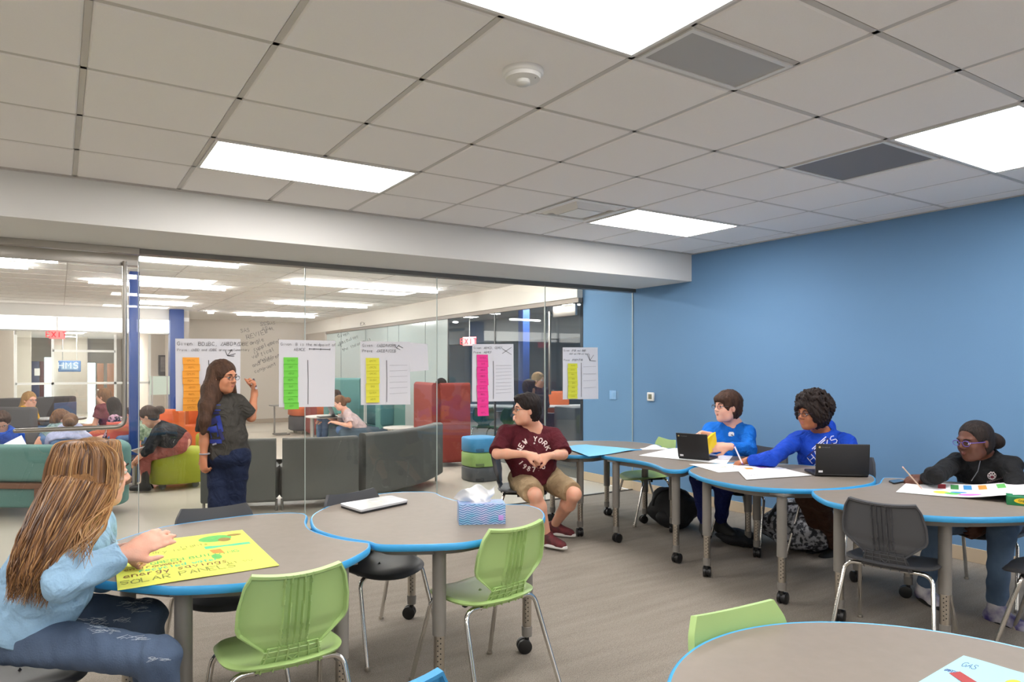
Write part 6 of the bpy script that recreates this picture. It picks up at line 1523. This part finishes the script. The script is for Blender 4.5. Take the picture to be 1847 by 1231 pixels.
mb.build('badge_script', mat('badge_grey', (150, 132, 136), .7), bd, smooth=False)
mb = MB(); mb.tube([at(1768, 832, 4.12), at(1764, 850, 4.06), at(1752, 868, 4.02)], .0025, 6); mb.build('zip', mat('zip_dark', (70, 70, 74), .4), tp)
pencil('pencil', 'slim pencil in the hand of the student in the black jacket', at(1630, 845, 4.28), at(1664, 884, 4.08), mat('pencil_tan', (176, 150, 130), .5), .004, mat('pencil_pink', (220, 170, 160), .5))

# ---- teacher at the glass
cf = (FW*.93+X_*.30)
P = dict(head=at(404, 680, 5.16), face=X_*.90-FW*.38-Z_*.06, chest=cf, neck=at(398, 712, 5.22), sh_r=at(428, 727, 5.26), sh_l=at(375, 730, 5.12), pelvis=at(411, 828, 5.20),
  el_r=at(453, 753, 5.30), wr_r=at(459, 709, 5.42), el_l=at(369, 783, 5.10), wr_l=at(367, 826, 5.08), kn_r=at(425, 905, 5.22), an_r=at(424, 986, 5.26), kn_l=at(394, 905, 5.14), an_l=at(394, 986, 5.20), toe_r=FW*.9+X_*.4, toe_l=FW*.9+X_*.2)
hl = [[(at(395, 672, 5.19), .085), (at(381, 705, 5.12), .070), (at(373, 735, 5.03), .052), (at(369, 760, 4.99), .040), (at(367, 780, 4.98), .022)], [(at(396, 690, 5.22), .07), (at(386, 722, 5.12), .05)], [(at(414, 690, 5.26), .045), (at(421, 712, 5.28), .028)]]
th = person('woman with long brown hair in a dark grey T shirt writing on the glass', P, 'tan', hair=('long', hl), hairm=hairmat('teacher_brown_hair', (64, 44, 34), (92, 66, 50)), width=1.0, belly=.03, s=1.0, glasses=(50, 44, 46), smile=False, brow=(60, 44, 36),
  top=dict(label='dark grey T shirt with a blue back print', sleeve=.95, ease=.018, neck=.06, hem=at(408, 826, 5.2)), topm=fabric('graphite_jersey', (68, 65, 60)), bot=dict(label='navy wide trousers', len=2.0, ease=.022, cuff=.07), botm=fabric('navy_cotton', (30, 40, 66)),
  shoes=dict(high=.0), shoem=MATS['black_canvas_shoe'], hands=dict(r=dict(dir=Z_*.95-X_*.05, nrm=-X_*.75-FW*.4, curl=1.0, thumb=-1), l=dict(dir=-Z_, nrm=X_*.4+FW*.8, curl=.9, thumb=-1)))
tp = kid(th, 'top'); bv = bvh_of(tp); pf = proj_fn(bv, at(388, 765, 5.0), X_, Z_, ray(388, 765))
for nm, m_, segs in (('back_print', mat('print_blue', (42, 60, 150), .7), [([(-.045, .12), (.04, .12)], .045), ([(-.06, .03), (-.055, -.05)], .03), ([(.02, .06), (.045, -.06)], .035), ([(-.02, -.02), (.0, -.10)], .06), ([(-.04, -.13), (.05, -.13)], .03)]),
    ('back_print_shade', mat('print_navy', (38, 40, 92), .7), [([(-.05, .08), (.03, .08)], .018), ([(-.02, .04), (.0, .0)], .05), ([(.03, -.04), (.06, -.12)], .025)]), ('back_print_light', mat('print_light', (170, 176, 196), .7), [([(-.055, .075), (-.02, .08)], .010), ([(-.03, -.03), (-.005, -.03)], .010), ([(-.02, -.155), (.01, -.145)], .012)])):
    mb = MB()
    for k, (sg, w) in enumerate(segs): rib(mb, [sg], pf, w, lift=.0014+.0007*k+(.004 if 'light' in nm else .002 if 'shade' in nm else 0), step=.008)
    mb.build(nm, m_, tp, smooth=False)
MB().tube([at(369, 819, 5.08)+Vector((.034*math.cos(a), .034*math.sin(a), 0)) for a in [2*math.pi*k/16 for k in range(17)]], .006, 6).build('bracelet', mat('beaded_grey', (150, 150, 156), .4), th)
pencil('marker', 'dark marker in the teacher\'s raised hand', at(462, 700, 5.38), at(457, 683, 5.52), mat('marker_violet', (74, 48, 70), .4), .0085, mat('marker_white', (230, 226, 230), .4), cat='marker')

# ---- long haired girl in the foreground
P = dict(head=at(174, 853, 2.36), face=X_*.66+FW*.75-Z_*.02, chest=X_*.90+FW*.42, neck=at(146, 925, 2.33), sh_r=at(125, 968, 2.20), sh_l=at(168, 952, 2.47), pelvis=at(34, 1128, 2.32),
  el_r=at(112, 1052, 2.12), wr_r=at(226, 1000, 2.24), el_l=at(186, 1035, 2.56), wr_l=at(212, 996, 2.50), kn_r=at(288, 1188, 2.22), an_r=at(292, 1385, 2.26), kn_l=at(266, 1112, 2.60), an_l=at(268, 1300, 2.66), toe_r=X_*.9+FW*.3, toe_l=X_*.9+FW*.3)
gh = hairmat('light_brown_hair', (112, 78, 48), (164, 122, 78))
cpath = [(at(166, 850, 2.32), .108), (at(136, 905, 2.25), .108), (at(98, 975, 2.18), .096), (at(66, 1036, 2.13), .072), (at(56, 1074, 2.12), .058)]
hl = [[(a+(FW*.02 if i == 0 else FW*0), r*(.52, .70, .76, .78)[i]) for i, (a, r) in enumerate(cpath[:-1])], [(at(150, 880, 2.26), .05), (at(112, 960, 2.18), .04), (at(88, 1015, 2.14), .03)]]
cs = [(at(240, 994, 2.26), )]
girl = person('girl with very long light brown hair in a pale blue sweatshirt and torn jeans', P, 'fair', res=.005, hair=('long', hl, 'under'), hairm=gh, width=.92, s=1.0, fine=True,
  top=dict(label='pale blue sweatshirt', sleeve=1.93, ease=.034, neck=.058, wr=.008, collar=.03), topm=fabric('pale_blue_fleece', (158, 196, 226), .93), bot=dict(label='torn dark blue jeans', len=1.95, ease=.013), botm=mat('dark_denim', (58, 74, 98), .85, vary=(7, .5, (84, 102, 128)), bump=(180, .3)),
  shoes=dict(high=.02), shoem=mat('white_sneaker_plain', (220, 220, 220), .5), hands=dict(r=dict(dir=X_*.7+FW*.45+Z_*.35, nrm=-Z_*.3+FW*.9, curl=.30, thumb=-1), l=dict(dir=X_*.8-FW*.1+Z_*.1, nrm=-FW*.8-Z_*.4, curl=.75, thumb=1)))
bt = kid(girl, 'bottoms'); bvj = bvh_of(bt); mb = MB(); rr = random.Random(5)
for (u, v, L) in [(165, 1120, 26), (190, 1138, 22), (240, 1150, 26), (262, 1085, 22), (250, 1100, 18), (215, 1118, 18), (230, 1090, 14), (285, 1190, 18), (180, 1128, 20)]:
    for k in range(12):
        a, b = u+rr.uniform(-L, L)*.9, v+rr.uniform(-4, 4); pf = proj_fn(bvj, at(a, b, 2.2), X_, Z_, ray(a, b))
        dx, dz = rr.uniform(.006, .022), rr.uniform(-.004, .007); rib(mb, [[(-dx, -dz), (0, rr.uniform(-.004, .004)), (dx, dz)]], pf, .0012, lift=.002)
mb.build('frayed_threads', mat('fray_white', (176, 186, 198), .9), bt, smooth=False)['kind'] = 'stuff'
# strands laid over the hair
hairo = kid(girl, 'hair'); rr = random.Random(11)
sm = [mat('strand_%s' % n, c, .38, spec=.6) for n, c in (('dark', (84, 56, 36)), ('mid', (122, 86, 54)), ('warm', (150, 108, 66)), ('light', (178, 138, 90)))]
mb = MB(); fx, fy_, fz = basis(P['face']); hc = P['head']
crown = hc+fz*.112-fy_*.02
def cpt(t_):
    x = t_*(len(cpath)-1); i = min(int(x), len(cpath)-2); f_ = x-i
    return cpath[i][0].lerp(cpath[i+1][0], f_), cpath[i][1]*(1-f_)+cpath[i+1][1]*f_
for n in range(1700):
    ph = rr.uniform(0, 2*math.pi); dr = Vector((math.cos(ph), math.sin(ph), 0))
    # angle measured on the head: x = own right, y = face
    if dr.y > .62 or (dr.y > .35 and dr.x < 0): continue
    rad = rr.uniform(.97, 1.12)
    p0 = crown+fx*dr.x*.018+fy_*(dr.y*.02+rr.uniform(-.04, .06)); p1 = hc+fx*dr.x*.092*rad+fy_*(dr.y*.110-.02)*rad+fz*.060; p2 = hc+fx*dr.x*.104*rad+fy_*(dr.y*.118-.025)*rad-fz*.02
    pts = [p0, p0.lerp(p1, .55)+fz*.022+(fx*dr.x+fy_*dr.y)*.012, p1, p2]
    ll = rr.uniform(.84, 1.06)
    a_ = math.atan2(dr.y, dr.x); wv = rr.uniform(-.25, .25)
    for k in range(1, 8):
        t_ = min(k/7*ll, 1.0); c, R = cpt(t_); ext = max(0, k/7*ll-1.0); d2 = (cpath[-1][0]-cpath[-2][0]).normalized(); c = c+d2*ext*.6
        dd = fx*math.cos(a_+wv*k/7)+fy_*math.sin(a_+wv*k/7); ax_ = (cpath[2][0]-cpath[1][0]).normalized(); dd = (dd-ax_*dd.dot(ax_)*.8); dd = dd.normalized()*max(dd.length, .92)
        pts.append(c+dd*R*rad*(1-.06*k/7)+Vector((rr.uniform(-1, 1), rr.uniform(-1, 1), 0))*.0022*k)
    q = catmull(pts, 4, closed=False); r0 = rr.uniform(.0014, .0030); m = len(q); mb.cur = rr.choice([0, 1, 1, 2, 2, 3])
    mb.tube(q, [r0*(1 if i < m*.8 else max(.15, (m-i)/(m*.2))) for i in range(m)], 5, cap=False)
for n in range(46):      # the loose front locks falling over the near shoulder
    a = at(204+rr.uniform(-10, 10), 845+rr.uniform(-20, 12), 2.27); b = at(196+rr.uniform(-12, 14), 900, 2.24); c = at(168+rr.uniform(-26, 22), 950+rr.uniform(-6, 6), 2.15); d = at(142+rr.uniform(-28, 28), 1005+rr.uniform(-15, 25), 2.10)
    q = catmull([at(185+rr.uniform(-8, 8), 800, 2.29), a, b, c, d], 6, closed=False); m = len(q); mb.cur = rr.choice([1, 2, 3]); mb.tube(q, [.0024*(1 if i < m*.7 else max(.15, (m-i)/(m*.3))) for i in range(m)], 5, cap=False)
st = mb.build('strands', sm, hairo)
st['kind'] = 'stuff'
pencil('marker', 'blue capped marker in the fist of the long haired girl', at(222, 1000, 2.42), at(240, 984, 2.38), mat('marker_blue', (36, 60, 140), .4), .0085, mat('marker_cap', (226, 230, 236), .4), cat='marker')

# ================================================================ PEOPLE BEYOND THE GLASS
def seated(label, head, chest, face, sk, hair, hm, topm, botm, shoem, lean=.15, seat=.52, toplab='top', botlab='trousers', s=.98, P2=None, res=.010, width=1.0, sleeve=.55, glasses=None, hands=None, group=None, thigh=.42, hp_=None, hood=False):
    h = Vector(head); c = Vector(chest); c.z = 0; c.normalize(); r = c.cross(Z_).normalized()
    nk = h-Z_*.115-c*.045; shm = nk-Z_*.055; pz = seat; Lh = shm.z-pz; pel = Vector((shm.x, shm.y, pz))-c*lean
    P = dict(head=h, face=face, chest=c, neck=nk, sh_r=shm+r*.165*width, sh_l=shm-r*.165*width, pelvis=pel)
    for q, sg in (('r', 1), ('l', -1)):
        kn = pel+c*thigh+r*sg*.11; kn.z = .50; P['kn_'+q] = kn; P['an_'+q] = Vector((kn.x, kn.y, .085))+c*.02
        el_ = P['sh_'+q]-Z_*.25+c*.06+r*sg*.05; P['el_'+q] = el_; P['wr_'+q] = el_+c*.20-r*sg*.10-Z_*.01
    if P2: P.update(P2)
    return person(label, P, sk, res=res, hair=hair, hairm=hm, width=width, s=s, fine=False, glasses=glasses, hood=hood, top=dict(label=toplab, sleeve=sleeve, ease=.02, neck=.058), topm=topm, bot=dict(label=botlab, len=1.95), botm=botm, shoes=dict(high=.02), shoem=shoem, hands=hands, group=group)
def locks(pts): return [[(at(*p[:3]), p[3]) for p in pts]]
bsh = MATS['black_canvas_shoe']; jean = mat('library_denim', (74, 100, 140), .85, vary=(8, .5, (100, 128, 166)))
# leaning student on the lime ottoman
P = dict(head=at(268, 752, 8.0), face=-X_*.80-Z_*.62, chest=-X_*.95-Z_*.3, neck=at(284, 768, 8.05), sh_r=at(285, 778, 8.22), sh_l=at(288, 780, 7.90), pelvis=at(327, 800, 8.12), el_r=at(268, 805, 8.2), wr_r=at(256, 822, 8.0), el_l=at(268, 812, 7.82), wr_l=at(250, 826, 7.85),
  kn_r=at(266, 822, 8.25), an_r=at(266, 874, 8.2), kn_l=at(262, 824, 7.95), an_l=at(262, 874, 7.92), toe_r=-X_, toe_l=-X_)
person('student in a black sweater and rust trousers bent over a clipboard on the lime ottoman', P, 'light', res=.009, hair=('tied',), hairm=hdark, width=1.08, fine=False, top=dict(label='black sweater', sleeve=1.6, ease=.022), topm=fabric('black_knit', (34, 36, 42)), bot=dict(label='rust trousers', len=1.8, ease=.018), botm=fabric('rust_cotton', (168, 92, 84)),
  shoes=dict(high=.16), shoem=mat('black_boot', (24, 24, 26), .5), hands=dict(r=dict(dir=-X_*.7-Z_*.6), l=dict(dir=-X_*.7-Z_*.6)))
q = [at(237, 812, 7.9), at(290, 797, 7.9), at(302, 800, 8.15), at(250, 818, 8.15)]
t = MB().add(q+[p-Z_*.012 for p in q], [(0, 1, 2, 3), (7, 6, 5, 4), (0, 4, 5, 1), (1, 5, 6, 2), (2, 6, 7, 3), (3, 7, 4, 0)]).build('clipboard', wht, smooth=False); tag(t, 'clipboard with paper on the lap of the leaning student', 'clipboard')
seated('girl with long blond hair and glasses in a yellow top at the cafe table', at(54, 722, 10.2), X_*.8+FW*.1, X_*.9-FW*.4, 'fair', ('long', locks([(50, 720, 10.25, .08), (42, 738, 10.2, .06), (36, 752, 10.2, .03)])), hblond, fabric('mustard_jersey', (236, 178, 30)), jean, bsh, toplab='yellow T shirt', glasses=(120, 40, 60), lean=.1, s=1.0)
seated('girl in a lavender top seen from behind over the teal settee', at(127, 765, 8.2), FW*.9-X_*.2, FW*.8-X_*.4-Z_*.3, 'fair', ('tied',), hbrown, fabric('lavender_jersey', (188, 190, 222)), jean, bsh, toplab='lavender T shirt', lean=.05, width=1.1)
seated('student in a grey green patterned top beside the girl in lavender', at(110, 757, 8.7), FW*.5+X_*.6, X_*.6+FW*.6-Z_*.4, 'light', ('short',), hbrown, mat('grey_green_pattern', (150, 170, 168), .8, vary=(30, .3, (90, 110, 110))), jean, bsh, toplab='patterned top', lean=.1)
seated('boy with short hair and glasses in a blue shirt at the left edge, reading', at(3, 762, 8.0), X_*.5-FW*.7, X_*.45-FW*.7-Z_*.45, 'fair', ('short',), hdark, fabric('cobalt_jersey', (24, 84, 190)), jean, bsh, toplab='blue shirt', glasses=(40, 36, 40), lean=.1, sleeve=1.5)
t = MB().box((-.13, -.01, -.09), (.13, .0, .09), M=Matrix.Translation(at(22, 806, 7.7)) @ Matrix.Rotation(-.5, 4, 'Y') @ Matrix.Rotation(-.9, 4, 'X'), b=.002).build('tablet', wht); tag(t, 'white sheet or tablet in the hands of the boy in blue', 'tablet')
seated('girl with brown hair in profile, facing left by the brown lobby doors', at(186, 716, 10.3), -X_*.9, -X_*.95-FW*.1, 'light', ('long', locks([(192, 712, 10.35, .07), (198, 730, 10.3, .06), (200, 750, 10.3, .03)])), hbrown, fabric('maroon_knit', (110, 50, 60)), jean, bsh, toplab='dark red top', lean=.1)
seated('student with dark hair in a black floral top on the salmon tub chair', at(204, 733, 9.6), -X_*.8-FW*.2, -X_*.5+FW*.7, 'light', ('long', locks([(207, 735, 9.6, .09), (211, 752, 9.55, .08), (210, 765, 9.5, .05)])), hblack, mat('black_floral', (34, 32, 44), .8, vary=(26, .12, (190, 150, 170))), fabric('salmon_trousers', (196, 96, 88)), bsh, toplab='black floral top', lean=.15, width=1.05, sleeve=1.2)
seated('student in a green plaid top and jeans hidden behind the near blue column', at(236, 752, 9.0), -X_*.5-FW*.6, -X_*.4-FW*.7, 'light', ('short',), hdark, mat('green_plaid', (88, 110, 84), .8, vary=(24, .3, (160, 176, 150))), jean, mat('white_trainers', (214, 212, 210), .6), toplab='green plaid top', lean=.2)
bn = locks([(622, 715, 11.9, .03), (630, 712, 11.9, .035)])
P = dict(head=at(612, 727, 11.6), face=-X_*.85-Z_*.4-FW*.2, chest=-X_*.9-FW*.25, neck=at(622, 741, 11.65), sh_r=at(622, 748, 11.85), sh_l=at(628, 749, 11.5), pelvis=at(652, 778, 11.8), el_r=at(608, 762, 11.9), wr_r=at(596, 756, 11.8), el_l=at(632, 769, 11.4), wr_l=at(606, 763, 11.45), kn_r=at(618, 772, 12.0), an_r=at(612, 800, 12.0), kn_l=at(613, 776, 11.5), an_l=at(624, 806, 11.5), toe_r=-X_, toe_l=-X_)
person('girl with tied hair in a pink T shirt and ripped jeans leaning over a laptop', P, 'fair', res=.010, hair=('tied',), hairm=hbrown, width=.95, fine=False, top=dict(label='pale pink T shirt', sleeve=.7, ease=.02), topm=fabric('pale_pink_jersey', (226, 200, 200)), bot=dict(label='ripped blue jeans', len=1.9), botm=jean, shoes=dict(high=.02), shoem=bsh)
seated('student half hidden behind the girl in pink, head on hand', at(604, 716, 12.3), -X_*.7-FW*.5, -X_*.6-FW*.6, 'light', ('short',), hdark, fabric('sea_green_jersey', (96, 150, 140)), jean, bsh, toplab='sea green top', lean=.15)
seated('person behind the rust red booth, only the top of the head showing', at(796, 697, 10.9), FW*.9, FW*.9, 'tan', ('short',), hblack, fabric('grey_jersey', (90, 90, 96)), jean, bsh, toplab='grey top', lean=.1)
t = thing('laptop', 'open laptop in front of the girl in pink', 'laptop', at(592, 760, 11.5)); p = at(590, 765, 11.6)
MB().box((-.15, -.1, 0), (.15, .1, .015), M=T(p.x, p.y, .605), b=.003).build('base', black, t); MB().box((-.01, -.1, 0), (.0, .12, .2), M=T(p.x+.12, p.y, .62) @ Matrix.Rotation(-.4, 4, 'Y'), b=.002).build('lid', mat('dark_lid', (72, 76, 82), .3), t)
# side room
wb = at(972, 686, 11.0)
P = dict(head=wb, face=X_*.7-FW*.5, chest=X_*.6-FW*.6, neck=at(968, 699, 11.0), sh_r=at(958, 706, 10.9), sh_l=at(981, 706, 11.1), pelvis=at(970, 752, 11.0), el_r=at(955, 730, 10.8), wr_r=at(966, 742, 10.7), el_l=at(985, 730, 11.0), wr_l=at(980, 745, 10.8), kn_r=at(966, 785, 11.0), an_r=at(966, 816, 11.0), kn_l=at(976, 785, 11.05), an_l=at(976, 816, 11.05))
for q in 'rl': P['an_'+q].z = .085; P['kn_'+q].z = .46
person('woman with light hair in a dark cardigan standing in the side room', P, 'light', res=.011, hair=('long', [[(at(969, 688, 11.05), .08), (at(966, 702, 11.0), .06), (at(965, 714, 11.0), .03)]]), hairm=hblond, width=1.05, fine=False, top=dict(label='dark cardigan', sleeve=1.8, ease=.03), topm=fabric('ink_cardigan', (50, 54, 72)), bot=dict(label='dark trousers', len=1.95), botm=fabric('ink_trousers', (40, 44, 60)), shoes=dict(high=.0), shoem=bsh)
seated('student in a charcoal top seated in the side room beside the blue column', at(955, 700, 10.2), -X_*.4-FW*.8, X_*.5+FW*.5, 'light', ('short',), hblack, fabric('charcoal_hoodie', (56, 62, 70)), jean, bsh, toplab='charcoal hoodie', sleeve=1.9, lean=.1, width=1.15, seat=.55)
